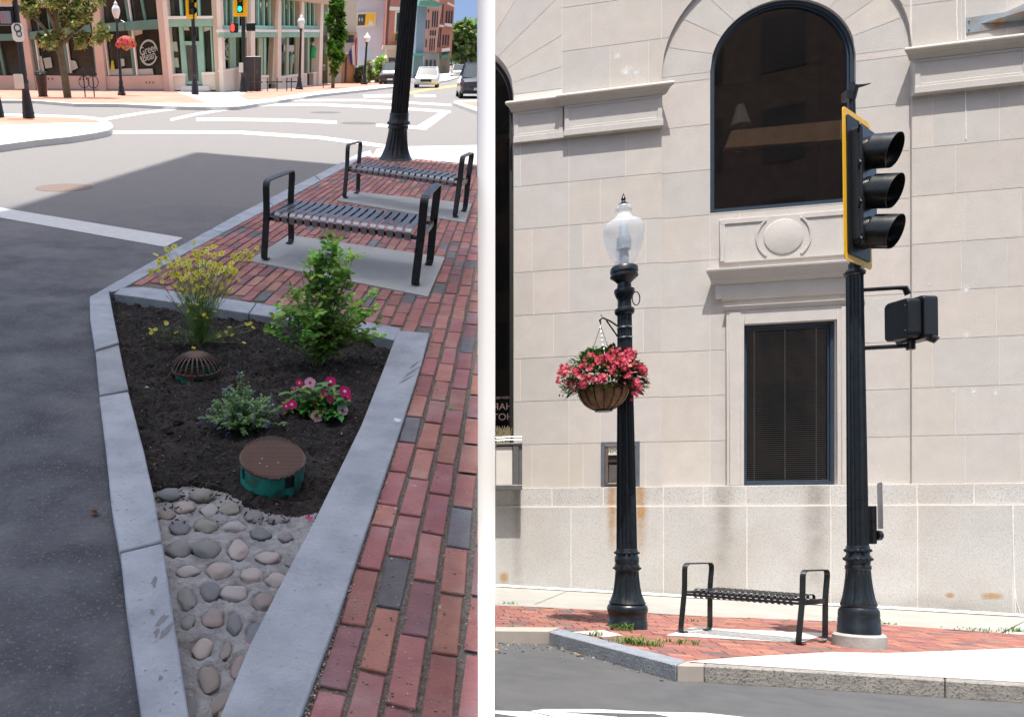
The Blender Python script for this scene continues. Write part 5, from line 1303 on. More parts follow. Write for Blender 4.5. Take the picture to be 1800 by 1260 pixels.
# rose bush
def leafshrub(name, px, py, label, cat, branches, leafpx, cols, sub_, extra=None, seed=1):
    p = Lg(px, py, -.05); o = thing(name, LM(p.x, p.y, bedz(p.x, p.y)), label, cat); rg = random.Random(seed)
    sb, lb = MB(), MB()
    for (tx, ty, h_, dens) in branches:
        b0 = Vector((rg.gauss(0, .02), rg.gauss(0, .02), 0)); T = Vector((tx, ty, h_)); mid = b0.lerp(T, .5)+Vector((-tx*.2+rg.gauss(0, .03), -ty*.1+rg.gauss(0, .03), h_*.12))
        pts = [b0*(1-t)**2+mid*2*t*(1-t)+T*t*t for t in [q/8 for q in range(9)]]
        stemtube(sb, pts, .0032, .0015, (.16, .20, .07), 5)
        for q in range(dens):
            t = rg.uniform(.12, 1)**.8; i = min(7, int(t*8)); base_ = pts[i].lerp(pts[i+1], t*8-i)
            d = Vector((rg.uniform(-1, 1), rg.uniform(-1, 1), rg.uniform(-.2, 1.3))).normalized(); L_ = rg.uniform(.03, .09)*(1.15-t*.4)
            st1 = base_+d*L_; sb.tube([base_, st1], [.0011, .0008], 3, (.16, .22, .07), cap=False)
            side = d.cross(Vector((0, 0, 1))).normalized()
            c = rg.choice(cols); c = tuple(v*rg.uniform(.75, 1.25) for v in c)
            if t > .8: c = (c[0]*1.5, c[1]*1.4, c[2]*1.1)
            for f_ in (.4, .7, 1.0):
                a = base_.lerp(st1, f_); sz = leafpx*rg.uniform(.7, 1.15)
                if f_ == 1.0: leaf(lb, a, d+Vector((rg.uniform(-.5, .5), rg.uniform(-.5, .5), rg.uniform(-.3, .3))), Vector((rg.uniform(-.6, .6), rg.uniform(-.9, .2), 1)), sz*1.1, sz*.68, c)
                else:
                    for s_ in (-1, 1): leaf(lb, a, side*s_+d*.4+Vector((rg.uniform(-.3, .3), rg.uniform(-.3, .3), rg.uniform(-.3, .5))), Vector((rg.uniform(-.6, .6), rg.uniform(-.9, .2), 1)), sz, sz*.66, c)
    sb.build('stems', stemM, o, fixn=False); lb.build('leaves', leafM, o, fixn=False)
    return o
rg = random.Random(8); br_ = []
for i in range(46):
    h_ = rg.triangular(.12, .80, .42); k = min(1, .55+h_*1.6) if h_ < .28 else max(.15, 1-(h_-.28)/.56); ang_ = rg.uniform(0, 2*PI); rad = .42*k*rg.uniform(.35, 1)+.03
    br_.append((rad*math.cos(ang_)*1.1+.03, rad*math.sin(ang_)*.75, h_, int(6+h_*9)))
br_ += [(.06, 0, .82, 26), (.02, .03, .80, 24), (.15, 0, .70, 18), (-.06, 0, .66, 18), (.09, -.04, .62, 20), (-.36, -.05, .22, 16), (.40, -.05, .28, 18), (.36, .0, .20, 14), (-.34, 0, .34, 14), (.20, .02, .72, 16), (-.14, 0, .60, 14)]
ro = leafshrub('rose_bush', 560, 640, 'tall leafy green rose bush with small hips at the back corner of the bed', 'bush', br_, .043, [(.22, .42, .09), (.32, .55, .12), (.40, .62, .15), (.14, .30, .06)], 0, seed=5)
b = MB()
for i in range(26): b.blob((rg.uniform(-.25, .25), rg.uniform(-.2, 0), rg.uniform(.18, .5)), .006, 1, 0, col=rg.choice([(.25, .10, .05), (.3, .22, .06), (.35, .3, .08)]))
b.build('hips', stemM, ro)
# catmint
p = Lg(424, 768, -.05); cm = thing('catmint_plant', LM(p.x, p.y+.12, bedz(p.x, p.y)), 'low grey green catmint clump with tiny violet flowers between grate and pink flowers', 'plant')
sb, lb, vf = MB(), MB(), MB(); rg = random.Random(12)
for i in range(120):
    a = rg.uniform(0, 2*PI); rad = .19*math.sqrt(rg.random()); T = Vector((rad*math.cos(a)*1.05, rad*math.sin(a)*1.0, (.27-.9*rad*rad/.19)*rg.uniform(.55, 1.1)))
    if i in (3, 9, 22): T = Vector((-.02+.01*i/9, .06, .31))
    if i in (4, 14): T = Vector((.165, .0, .20))
    if i in (5, 15, 25, 35): T = Vector((-.24+.002*i, -.02, .08))
    if i in (6, 16): T = Vector((.25, -.03, .05))
    b0 = Vector((rg.gauss(0, .015), rg.gauss(0, .015), 0)); mid = b0.lerp(T, .5)+Vector((0, 0, .03)); pts = [b0*(1-t)**2+mid*2*t*(1-t)+T*t*t for t in [q/6 for q in range(7)]]
    stemtube(sb, pts, .0016, .0009, (.14, .18, .10), 3)
    for q in range(44):
        t = rg.uniform(.25, 1); j = min(5, int(t*6)); a_ = pts[j].lerp(pts[j+1], t*6-j); d = Vector((rg.uniform(-1, 1), rg.uniform(-1, 1), rg.uniform(-.2, .7)))
        c = rg.choice([(.30, .48, .20), (.38, .55, .27), (.20, .36, .13)]); sz = rg.uniform(.013, .022); leaf(lb, a_, d, Vector((0, 0, 1)), sz, sz*.7, c)
    if rg.random() < .35 or i in (3, 9, 22, 4, 14, 5, 15, 25, 35):
        for q in range(6): vf.blob(pts[-1]+Vector((rg.uniform(-.010, .010), rg.uniform(-.01, .01), rg.uniform(-.035, .01))), .0034, 1, .3, 3, q, (.34, .30, .78))
sb.build('stems', stemM, cm, fixn=False); lb.build('leaves', leafM, cm, fixn=False); tag(vf.build('violet_flowers', petM, cm), kind='stuff')
# periwinkle with pink flowers
p = Lg(560, 742, -.05); vi = thing('periwinkle_plant', LM(p.x, p.y+.08, bedz(p.x, p.y)), 'glossy leaved periwinkle with magenta and pale pink flowers', 'plant')
sb, lb = MB(), MB(); rg = random.Random(6); VM = vi.matrix_world.inverted(); 
tips = [(505, 712), (545, 676), (530, 683), (570, 676), (582, 672), (607, 690), (573, 695), (580, 702), (600, 722), (557, 732), (570, 725), (585, 690), (520, 700), (595, 705), (545, 705), (560, 690), (610, 700), (510, 690), (575, 745), (600, 740), (530, 735), (560, 715), (500, 735), (590, 735)]
vd = vi.matrix_world.translation.y
TP = []
for k, (px, py) in enumerate(tips):
    q = VM @ (ray(px, py)*(vd-.02+rg.uniform(-.05, .03))); q.z = max(q.z, .045); TP.append(q)
for q in TP:
    b0 = Vector((rg.gauss(0, .03), rg.gauss(0, .02)-.02, 0)); b0 = Vector((q.x*.35, q.y*.3, 0)); mid = b0.lerp(q, .5)+Vector((0, 0, .03)); pts = [b0*(1-t)**2+mid*2*t*(1-t)+q*t*t for t in [z/6 for z in range(7)]]
    stemtube(sb, pts, .0024, .0016, (.25, .28, .09), 4)
    for z in range(13):
        t = .2+.8*z/12; j = min(5, int(t*6)); a_ = pts[j].lerp(pts[j+1], t*6-j); an = z*2.4+rg.uniform(-.4, .4); d = Vector((math.cos(an), math.sin(an), rg.uniform(-.1, .55)))
        c = rg.choice([(.09, .32, .06), (.13, .40, .08), (.07, .25, .07), (.16, .42, .08)]); 
        if rg.random() < .13: c = (.38, .36, .05)
        sz = rg.uniform(.055, .085); leaf(lb, a_, d, Vector((0, 0, 1)), sz, sz*.46, c, .2, .25)
sb.build('stems', stemM, vi, fixn=False); lb.build('leaves', mat('glossy_leaf', (1, 1, 1), (.85, .9, .85), 25, .3, attr=True, backlit=.25), vi, fixn=False)
mg, lp_, wh = (.70, .012, .19), (.85, .42, .52), (.80, .62, .72)
for (px, py, c, r, nx_) in ((513, 711, mg, .024, 0), (503, 714, mg, .018, -.5), (526, 673, mg, .018, .3), (545, 673, (.80, .45, .62), .026, .1), (581, 671, mg, .025, 0), (606, 688, mg, .026, .2), (610, 697, mg, .020, -.2), (572, 692, mg, .018, 0), (580, 701, (.70, .03, .2), .020, .6), (557, 732, lp_, .028, 0), (602, 721, wh, .026, .2), (569, 725, mg, .014, .2), (517, 684, mg, .012, -.4)):
    q = VM @ (ray(px, py)*(vd-.07)); b = MB(); random.seed(px)
    r *= 1.3; flower(b, (0, 0, 0), Vector((nx_, -.75, .75)), r, 5, c, None, .95, .12)
    flower(b, Vector((0, -.002, .002)), Vector((nx_, -.75, .75)), r*.28, 5, (.9, .85, .85) if c == mg else (.6, .02, .12), None, .9, .05)
    b.build('flower', petM, vi, Matrix.Translation(q), fixn=False)
# ------------------------------------------------------------------ benches and lamp on our side
def lbench(fl, fr, bl_, label, Ha, Hs, n=17, bw=.075):
    A, B, Cc = Lg(*fl, .012), Lg(*fr, .012), Lg(*bl_, .012); ax_ = B-A; L_ = ax_.length; an = math.atan2(ax_.y, ax_.x); nrm = Vector((-math.sin(an), math.cos(an), 0)); D = (Cc-A).dot(nrm)
    c_ = (A+B)/2+nrm*D/2; sk = (Cc-A).dot(ax_.normalized()); print('bench', L_, D, sk)
    c_ += ax_.normalized()*sk*.5
    return bench(LM(c_.x, c_.y, .012, an), L_, D, Ha, Hs, label, n, bw, sk/D)
lbench((464, 458), (729, 503), (512, 426), 'front black slatted bench on the concrete pad behind the planting bed', .725, .44)
lbench((605, 349), (799, 383), (629, 339), 'second black slatted bench in front of the large lamp post', .70, .43, n=17)
bp = Lg(695, 281, 0); kb = Lpm(bp.y); print('lamp base', bp, kb)
pl_ = thing('street_lamp', LM(bp.x, bp.y, 0), 'tall black fluted lamp post rising behind the two benches', 'street lamp')
pm2 = mat('pole_satin', (.018, .020, .024), (.026, .029, .034), 9, .38, bump=.1, bscale=40)
b = MB(); k_ = 1/kb
Hh = lambda y: Lh((bp.x, bp.y), y)
b.lathe([(29*k_, 0), (29*k_, Hh(279)), (27*k_, Hh(277.5)), (26.5*k_, Hh(276)), (24.5*k_, Hh(272)), (21*k_, Hh(262)), (18.5*k_, Hh(250)), (17*k_, Hh(238)), (16*k_, Hh(227)), (17.5*k_, Hh(226)), (17.5*k_, Hh(223)), (16.5*k_, Hh(221)), (18*k_, Hh(219)), (18*k_, Hh(214)), (16.5*k_, Hh(212.5)), (16*k_, Hh(204)), (16*k_, Hh(200)), (15.5*k_, Hh(198.5))], 80, flute=(18, .10, Hh(274), Hh(229))); b.build('base', pm2, pl_, sharp=50)
b = MB(); b.lathe([(14.8*k_, Hh(199)), (13.6*k_, 3.0), (12*k_, 5.2)], 108, flute=(18, .17, -9, 99)); b.build('shaft', pm2, pl_, sharp=60)
b = MB()
for k in range(16): a = 2*PI*k/16; b.blob((17.6*k_*math.cos(a), 17.6*k_*math.sin(a), Hh(216.5)), .03, 1, 0)
b.build('ornament_ring', pm2, pl_)
b = MB(); b.lathe([(34*k_, -.01), (34*k_, .006)], 32); b.build('footing', conc_w2, pl_)
def acorn_lamp(base, htot, label, basket=False, s=1.0):
    o = thing('street_lamp', LM(base.x, base.y, base.z), label, 'street lamp'); H_ = htot
    b = MB(); b.lathe([(.24*s, 0), (.24*s, .12), (.2*s, .14), (.15*s, .4), (.11*s, .55), (.12*s, .62), (.12*s, .72), (.09*s, .76), (.065*s, H_*.70), (.06*s, H_*.76), (.09*s, H_*.77), (.06*s, H_*.785), (.13*s, H_*.80), (.11*s, H_*.805)], 24); b.build('post', pm2, o)
    z0 = H_*.805; gh = H_-z0
    b = MB(); b.lathe([(.10*s, z0), (.19*s, z0+gh*.2), (.24*s, z0+gh*.42), (.20*s, z0+gh*.58), (.10*s, z0+gh*.72), (.10*s, z0+gh*.8), (.03*s, z0+gh*.88), (.01, z0+gh)], 24); b.build('globe', mat('white_globe', (.75, .76, .75), None, rough=.25, coat=.4), o)
    return o
# ------------------------------------------------------------------ unseen slab added off the frame, shaped to shade the bench corner
HR = 30.0; sx, sy = LD.x, LD.y*CT+LD.z*ST; sz = -LD.y*ST+LD.z*CT
kx, ky = sx/-sz, sy/-sz
shade_px = [(-40, 385), (0, 367), (345, 265), (600, 286.5), (640, 277), (852, 292)]
SPt = lpoly(shade_px)
Sh = [(-9, SPt[0][1]-2.6)]+SPt[1:]+[(SPt[-1][0]+.3, SPt[-1][1]-.5), (3.2, 9.0), (.9, 1.5), (.4, -2), (-9, -2)]
Sh = clip(Sh, HALF)
rf = MB(); rf.prism([(x-kx*HR, y-ky*HR) for x, y in Sh], HR, HR+.4)
blocker = thing('shade_blocker', ML, 'unseen high slab added out of frame to shade the bench corner', 'light_blocker')
rf.build('blocker_slab', conc_w, blocker)
m_ = MB(); m_.box(-13.6, -12.5, 9, 21, HR-.8, HR-.01); m_.build('beam', conc_w2, blocker)  # made-up supports for the added slab
for a, b_ in ((-13.2, 10.0), (-13.2, 19.5)):
    m_ = MB(); m_.box(a-.2, a+.2, b_-.2, b_+.2, -.03, HR); m_.build('column', conc_w2, blocker)
# ================================================================== LEFT STREET: far side
class Pln:
    def __init__(s, p0, p1, base_u=0.0, org=None):
        s.p0 = Vector((p0[0], p0[1], 0)); d = Vector((p1[0]-p0[0], p1[1]-p0[1], 0)); s.d = d.normalized(); s.n = Vector((s.d.y, -s.d.x, 0))   # n towards the viewer
        if s.n.y > 0 and abs(s.d.x) > .2: s.n = -s.n
        s.org = org or s.p0; s.M = Matrix(((s.d.x, -s.n.x, 0, s.p0.x-s.org.x), (s.d.y, -s.n.y, 0, s.p0.y-s.org.y), (0, 0, 1, 0), (0, 0, 0, 1)))
    def at(s, px, py, n=0):
        o = MLI @ Vector((0, 0, 0)); dd = MLI.to_3x3() @ ray(px, py); t = ((s.p0-o).dot(s.n)+n)/dd.dot(s.n); p = o+dd*t
        return (p-s.p0).dot(s.d), p.z
    def quad(s, mb, pts, n=0, th=.15, col=(1, 1, 1)):
        P = [s.at(x, y, n) for x, y in pts]; vs = [(a, -n, z) for a, z in P]+[(a, -n+th, z) for a, z in P]
        k = len(P); mb.add(vs, [tuple(range(k)), tuple(range(k, 2*k))[::-1]]+[(i, (i+1) % k, k+(i+1) % k, k+i) for i in range(k)], col)
def front(pxs, b, org=None):
    # a plane square to the street at forward distance b
    return Pln((-50, b), (50, b), org=Vector((Lg(pxs, 140).x*b/Lg(pxs, 140).y, b, 0)))
sgl = mat('shop_glass', (.035, .04, .032), (.075, .06, .042), .35, .12, spec=.9, c3=(.02, .02, .018), s3=.9, f3=.5)
sgl2 = mat('shop_glass_green', (.07, .13, .05), (.03, .04, .03), .3, .12, spec=.9, c3=(.10, .12, .09), s3=.6)
teal = mat('teal_trim', (.13, .25, .21), (.10, .21, .17), 1, .6); teal2 = mat('teal_light', (.30, .54, .43), (.25, .46, .37), 1, .6)
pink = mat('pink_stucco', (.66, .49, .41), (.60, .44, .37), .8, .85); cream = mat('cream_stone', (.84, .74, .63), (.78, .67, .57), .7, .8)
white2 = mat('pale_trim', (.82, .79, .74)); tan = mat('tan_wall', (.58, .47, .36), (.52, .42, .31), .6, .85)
pA0 = Lg(0, 158, .1); pA1 = Lg(299, 161, .1); pB1 = Lg(393, 162, .1); pC1 = Lg(575, 148.5, .1)
orgS = Vector((pA1.x, pA1.y, 0))
cs_ = thing('corner_shop', ML @ Matrix.Translation(orgS), 'corner shop with teal framed windows, pink left front and cream pillars across the junction', 'building')
PA = Pln(pA0, pA1, org=orgS); PB = Pln(pA1, pB1, org=orgS); PC = Pln(pB1, pC1, org=orgS)
def part(name, m, P, quads, n=0, th=.2, parent=cs_, bevel=0):
    b = MB()
    for q in quads:
        qn, qt = n, th
        if len(q) == 2 and isinstance(q[1], (int, float)): q, qn = q
        P.quad(b, q, qn, qt)
    return b.build(name, m, parent, P.M, bevel=bevel)
def rc(x0, x1, y0, y1, lean=0.0): # x at bottom y0; natural lean toward the street's nadir
    f = lambda x, y: (x-(PPX-x)*(-1)*(0) - (PPX-x)/(3349-y0)*(y0-y), y)
    return [(x0, y0), (x1, y0), f(x1, y1), f(x0, y1)]
# front A
part('display_glass', sgl, PA, [rc(-70, 291, 158, -60)], n=-.5, th=.2)
part('lower_wall', pink, PA, [[(-70, 158), (289, 161), (286, 132.5), (184, 134.5), (50, 133), (-70, 134)]], th=.4)
part('plinth', mat('blue_stone', (.30, .30, .36)), PA, [[(64, 159.6), (289, 161.3), (288.5, 157), (64, 156)]], n=.06, th=.05)
for q in ([(52, 159), (63, 159), (43, 20), (31, 22)], [(173, 160.5), (187, 160.5), (171, -30), (154, -30)], [(289, 161.5), (298, 161.5), (281, -30), (271, -30)]): part('pillar', pink, PA, [q], n=.15, th=.6)
part('upper_wall', pink, PA, [[(-70, 25), (20, 22), (45, 17), (165, -2), (165, -60), (-70, -60)]], n=.05, th=.5)
for q in ([(-70, 74), (26, 71.5), (24, 60), (-70, 61)], [(53, 70), (160, 57), (158, 43.5), (50, 57)], [(176, 56.5), (284, 51), (282, 34), (172, 42.5)]): part('fascia', teal, PA, [q], n=.1, th=.4)
for q in ([(64, 131), (68, 131), (59, 70), (55, 70)], [(117, 129), (122, 129), (114, 64), (109, 64)], [(168, 129), (171, 129), (163, 58), (160, 58)], [(187, 134), (189.5, 134), (180, 56), (177, 56)], [(234, 133), (239, 133), (230, 54), (225, 54)], [(45, 131), (49, 131), (40, 72), (36, 72)], [(6, 134), (10, 134), (-2, 73), (-6, 73)],
          [(49, 57), (51, 57), (45, 22), (42, 22)], [(67, 54), (69, 54), (64, 16), (62, 16)], [(86, 52), (88, 52), (83, 12), (81, 12)], [(104, 50), (106, 50), (101, 8), (99, 8)], [(145, 46), (147, 46), (141, 0), (139, 0)], [(175, 41), (178, 41), (172, 0), (169, 0)], [(224, 38), (229, 38), (222, 0), (218, 0)], [(253, 36), (257, 36), (250, 0), (246, 0)]):
    part('mullion', teal, PA, [q], n=-.15, th=.2)
for q in ([(239.5, 133), (242, 133), (233.5, 54), (230.5, 54)], [(190, 134), (192, 134), (183, 56), (180.5, 56)], [(229.5, 38), (231.5, 38), (226, 0), (223.5, 0)], [(123, 129), (124.5, 129), (116.5, 64), (114.5, 64)], [(69.5, 131), (71, 131), (63, 70), (60, 70)]): part('pale_mullion', white2, PA, [q], n=-.13, th=.2)
for px in (79, 84, 91, 140, 145, 151, 256, 262, 268):
    part('wall_vent', mat('vent_dark', (.15, .09, .07)), PA, [rc(px, px+2.5, 147 if px > 200 else 141, 144 if px > 200 else 137)], n=.012, th=.01)
pst = mat('poster', (.55, .56, .52), (.38, .42, .36), 1.2, .6)
for q in ([(67, 130), (79, 130), (73, 99), (62, 99)], [(80, 121), (92, 119), (89, 101), (76, 103)], [(122, 127), (137, 120), (133, 108), (119, 105)], [(212, 118), (219, 116), (218, 104), (211, 104)], [(192, 133), (239, 132), (236, 120), (190, 123)], [(243, 132), (270, 132), (268, 121), (242, 122)]): part('window_display', pst, PA, [q], n=-.28, th=.02)
part('yellow_poster', mat('yellow_poster', (.55, .48, .06)), PA, [[(194, 124), (202, 124), (199, 107), (196, 107)]], n=-.26, th=.02)
part('window_blind', mat('blind_cream', (.55, .5, .42)), PA, [[(235, 64), (250, 60), (250, 53), (233, 54)]], n=-.28, th=.02)
# logo on the glass: ring and two words
lgm = mat('sign_etched', (.45, .52, .47))
def logo(P, cx, cy, rx, ry, n, sz, sk=0.0, nm='window_logo'):
    b = MB(); k = 40
    for i in range(k):
        a, c = 2*PI*i/k, 2*PI*(i+1)/k
        if any(abs(((a+c)/2-t+PI) % (2*PI)-PI) < .33 for t in (0.05, PI-.05)): continue
        P.quad(b, [(cx+rx*math.cos(t)*q, cy-ry*math.sin(t)*q) for q, t in ((1, a), (1, c), (.86, c), (.86, a))], n, .02)
    o = b.build(nm, lgm, cs_, P.M)
    for w_, dy in (('Green', -5), ('Bean', 6.5)):
        s_, z_ = P.at(cx+(1 if dy > 0 else 0), cy+dy, n)
        text('lettering', w_, sz, lgm, o, Matrix.Translation((s_, -n, z_)) @ Matrix.Rotation(R(90), 4, 'X') @ Matrix.Rotation(R(14), 4, 'Z') @ Matrix.Diagonal((sk or 1, 1.35, 1, 1)), .012)
logo(PA, 261, 93, 16, 23, -.2, .50)
# corner B
part('display_glass', sgl, PB, [rc(299, 392, 160, -60)], n=-.45, th=.2)
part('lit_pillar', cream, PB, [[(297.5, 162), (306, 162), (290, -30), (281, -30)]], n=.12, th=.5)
part('pillar', tan, PB, [[(379, 160), (387, 162), (379, -30), (370, -30)]], n=.10, th=.5)  # pillar's shade side, its shade put in as a tan colour
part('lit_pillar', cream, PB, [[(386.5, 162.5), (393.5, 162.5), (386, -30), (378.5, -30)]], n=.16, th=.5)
part('fascia', teal2, PB, [[(295, 47.5), (375, 46.5), (374, 33), (293, 34)]], n=.1, th=.5); part('ledge', white2, PB, [[(294, 34), (375, 33), (374, 28.5), (293, 29)]], n=.2, th=.5)
part('stall_wall', cream, PB, [[(304, 159), (326, 159), (325, 133), (301, 134)]], th=.4); part('stall_wall', cream, PB, [[(357, 158.5), (380, 158.5), (378, 131), (354, 131.5)]], th=.4)
part('sill', white2, PB, [[(301, 134.5), (326, 133.5), (325, 129.5), (301, 130.5)]], n=.08, th=.4); part('sill', white2, PB, [[(354, 132), (379, 130.8), (378, 127), (354, 127.5)]], n=.08, th=.4)
for q in ([(320, 130), (327, 130), (321, 47), (314, 47)], [(353, 131), (360, 131), (356, 47), (349, 47)], [(317, 29), (321, 29), (318, -10), (314, -10)], [(348, 29), (352, 29), (350, -10), (346, -10)], [(373, 128), (376, 128), (372, 47), (369, 47)]): part('mullion', teal2, PB, [q], n=-.1, th=.2)
dr_ = part('door', teal2, PB, [[(326, 149), (331, 149), (325, 73), (320, 73)], [(350, 149), (355.5, 149), (350, 73), (345, 73)], [(326, 80), (345, 80), (344.5, 73), (325, 73)], [(331, 149), (350, 149), (350, 143), (331, 143)]], n=-.12, th=.12)
part('door_glass', mat('door_glass', (.09, .085, .075), (.16, .14, .11), .8, .1), PB, [[(331, 143), (350, 143), (345, 80), (326, 80)]], n=-.2, th=.03)
part('step', white2, PB, [[(317, 160.5), (368, 160), (366, 151.5), (319, 151.5)]], n=.25, th=.5)
for q in ([(303, 91), (313, 91), (311, 74), (301, 74)], [(305, 119), (315, 119), (313, 102), (303, 102)]): part('paper_notice', mat('notice', (.42, .55, .42)), PB, [q], n=-.3, th=.02)
part('lamp_shade', mat('shade_cream', (.6, .56, .46)), PB, [[(321, 54), (333, 54), (331, 48), (320, 48)], [(356, 57), (371, 53), (371, 48), (355, 48)]], n=-.3, th=.02)
# front C
part('display_glass', sgl2, PC, [[(393, 161), (576, 148), (576, -60), (384, -60)]], n=-.45, th=.2)
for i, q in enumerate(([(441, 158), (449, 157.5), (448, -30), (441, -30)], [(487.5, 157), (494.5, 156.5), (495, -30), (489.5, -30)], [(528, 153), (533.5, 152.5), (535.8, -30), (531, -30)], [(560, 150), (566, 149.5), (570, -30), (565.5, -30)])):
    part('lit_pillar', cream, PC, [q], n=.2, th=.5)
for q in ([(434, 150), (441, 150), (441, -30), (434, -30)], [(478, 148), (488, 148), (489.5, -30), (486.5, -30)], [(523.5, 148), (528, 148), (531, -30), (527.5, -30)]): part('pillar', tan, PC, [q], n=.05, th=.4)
for x0, x1 in ((393, 434), (449, 488), (495, 529), (534, 562)):
    e = (x0-448)/115*2
    part('fascia', teal2, PC, [[(x0, 66.5), (x1, 65.8), (x1, 57.5), (x0, 57)]], n=.12, th=.4); part('ledge', white2, PC, [[(x0, 57), (x1, 57.2), (x1, 52.6), (x0, 52.2)]], n=.22, th=.5)
    part('transom_panel', teal2, PC, [[(x0, 52), (x1, 52.4), (x1, 46.5), (x0, 45)]], n=0, th=.2)
    w_ = (x1-x0)
    for f_ in (.12, .38, .64, .90): part('mullion', teal2, PC, [[(x0+w_*f_, 46), (x0+w_*f_+1.8, 46), (x0+w_*f_+1.6, -20), (x0+w_*f_-.2, -20)]], n=-.1, th=.15)
part('stall_wall', cream, PC, [[(394, 161), (434, 158), (434, 118), (393, 125)]], th=.4); part('sill', white2, PC, [[(393, 127), (434, 120.5), (434, 117), (393, 123.5)]], n=.08, th=.4)
part('stall_wall', cream, PC, [[(455, 158), (472, 157), (472, 134), (455, 134)]], th=.4); part('stall_wall', cream, PC, [[(494, 157.5), (529, 154), (528, 133), (494, 137)]], th=.4); part('stall_wall', cream, PC, [[(533, 153), (540, 152.5), (540, 130), (533, 131)]], th=.4); part('stall_wall', cream, PC, [[(551, 152), (562, 151), (562, 128), (551, 128.5)]], th=.4)
part('sill', white2, PC, [[(455, 136), (473, 135.5), (473, 132.5), (455, 133)], [(494, 139), (525, 134), (525, 130.5), (494, 135)], [(532, 132), (540, 131.5), (540, 129), (532, 129.5)], [(550, 130), (562, 129.5), (562, 127), (550, 127.5)]], n=.08, th=.4)
for q, m_ in (([(455, 133), (462, 133), (462, 67), (455, 67)], 'g'), ([(464, 133), (468, 133), (468, 67), (464, 67)], 't'), ([(520, 133), (525, 133), (525, 66), (520, 66)], 'g'), ([(503, 134), (508, 134), (508, 67), (504.5, 67)], 'g'), ([(541, 130), (544, 130), (544, 66), (541, 66)], 'g'), ([(555, 129), (560, 129), (560.5, 66), (556.5, 66)], 't'), ([(405, 122), (411, 122), (409, 66), (404, 66)], 'g'), ([(411, 121), (415, 121), (414, 66), (410, 66)], 't')):
    part('mullion', teal2 if m_ == 't' else mat('sage_trim', (.36, .44, .28)), PC, [q], n=-.1, th=.15)
part('upper_wall', mat('peach_cornice', (.60, .40, .26)), PC, [[(484, -4), (560, 6), (583, 9), (583, -25), (484, -25)]], n=.5, th=.6)
b = MB()
for x0, w_ in ((456, 11), (501, 9.5), (539, 8)):
    for i in range(3):
        for dx, dy in ((2, 9), (4, 17)):
            s_, z_ = PC.at(x0+i*w_+dx+(1 if x0 > 500 else 0), dy+(x0-456)*.07, -.3); b.blob((s_, .3, z_), .10, 1, 0, sq=(1, .5, 1.8))
b.build('bulb_reflections', mat('reflection_white', (.8, .78, .62)), cs_, PC.M)  # pale blobs modelled for lights reflected in the upper windows
logo(PC, 400.5, 85, 8.5, 21, -.25, .46, .85)
part('window_sign', mat('grey_sign', (.48, .45, .43)), PC, [[(499, 91), (517, 91), (517, 80), (499, 80)]], n=-.2, th=.03)
s_, z_ = PC.at(508, 85.5, -.18)
# roof and rear mass keep the shop a solid building
b = MB(); A3, B3, C3 = [Vector((v.x, v.y, 0))-orgS for v in (pA0, pB1, pC1)]
AE = A3+(A3-Vector((0, 0, 0)))*.8; b.prism([(AE.x, AE.y+1.1), (-.1, 1.3), (B3.x-.2, B3.y+.9), (C3.x-1.2, C3.y+.6), (C3.x-3, C3.y+12), (AE.x, AE.y+22)], 0, 8.5); b.build('rear_block', tan, cs_)
# dressed mannequins in the window
def mannequin(px, py0, py1, shirt, trou, lab):
    s0, z0 = PC.at(px, py1, -.40); s1, z1 = PC.at(px, py0, -.40); h_ = z1-z0
    o = thing('mannequin', ML @ Matrix.Translation(orgS) @ PC.M @ Matrix.Translation((s0, .38, z0)), lab, 'mannequin')
    k = h_/1.75
    b = MB(); b.lathe([(.20*k, .85*k), (.17*k, 1.05*k), (.22*k, 1.35*k), (.16*k, 1.45*k), (.05*k, 1.5*k)], 12, ax=1.1); b.tube([(.2*k, 0, 1.38*k), (.27*k, 0, 1.15*k), (.24*k, 0, .9*k)], .045*k, 6); b.tube([(-.2*k, 0, 1.38*k), (-.27*k, 0, 1.15*k), (-.24*k, 0, .9*k)], .045*k, 6); b.build('shirt', shirt, o)
    b = MB(); b.tube([(.08*k, 0, .9*k), (.10*k, 0, .45*k), (.11*k, 0, .02)], [.10*k, .075*k, .06*k], 8); b.tube([(-.08*k, 0, .9*k), (-.10*k, 0, .45*k), (-.11*k, 0, .02)], [.10*k, .075*k, .06*k], 8); b.build('trousers', trou, o)
    b = MB(); b.blob((0, 0, 1.62*k), .1*k, 2, 0, sq=(.85, .9, 1.2)); b.build('head', white2, o)
mA, mB_, mC = mat('cloth_mint', (.28, .46, .40)), mat('cloth_green', (.02, .42, .14)), mat('cloth_pale', (.42, .5, .42))
mannequin(511, 88, 134, mA, mC, 'mannequin in pale mint clothes under the oval window sign'); mannequin(548, 73, 130, mB_, mC, 'mannequin in a bright green shirt in the right shop window')
# far pavements, kerbs, crossing ramps
brf = mat('far_brick_paving', (.50, .24, .17), (.42, .19, .135), 2.2, .85, c3=(.55, .30, .22), s3=.5)
cw = mat('bleached_concrete', (.62, .60, .57), (.56, .54, .51), .8, .85)
lsheet('far_sidewalk', [(-300, 176), (60, 177), (130, 182.5), (210, 183.2), (300, 187), (365, 188.5), (420, 187.5), (480, 178.5), (560, 166.5), (630, 159.5), (706, 151), (706, 120), (393, 120), (-300, 120)], .10, cw, th=.14)
lsheet('far_brick_sidewalk', [(-300, 174.5), (60, 175.5), (130, 181), (210, 181.5), (300, 181.5), (366, 181.5), (310, 161.5), (298, 158), (-300, 155)], .105, brf)
lsheet('far_brick_sidewalk', [(420, 168.5), (437, 176.5), (470, 173.5), (520, 166), (590, 157), (690, 147.5), (700, 146), (640, 143), (575, 148), (500, 156), (440, 160)], .105, brf)
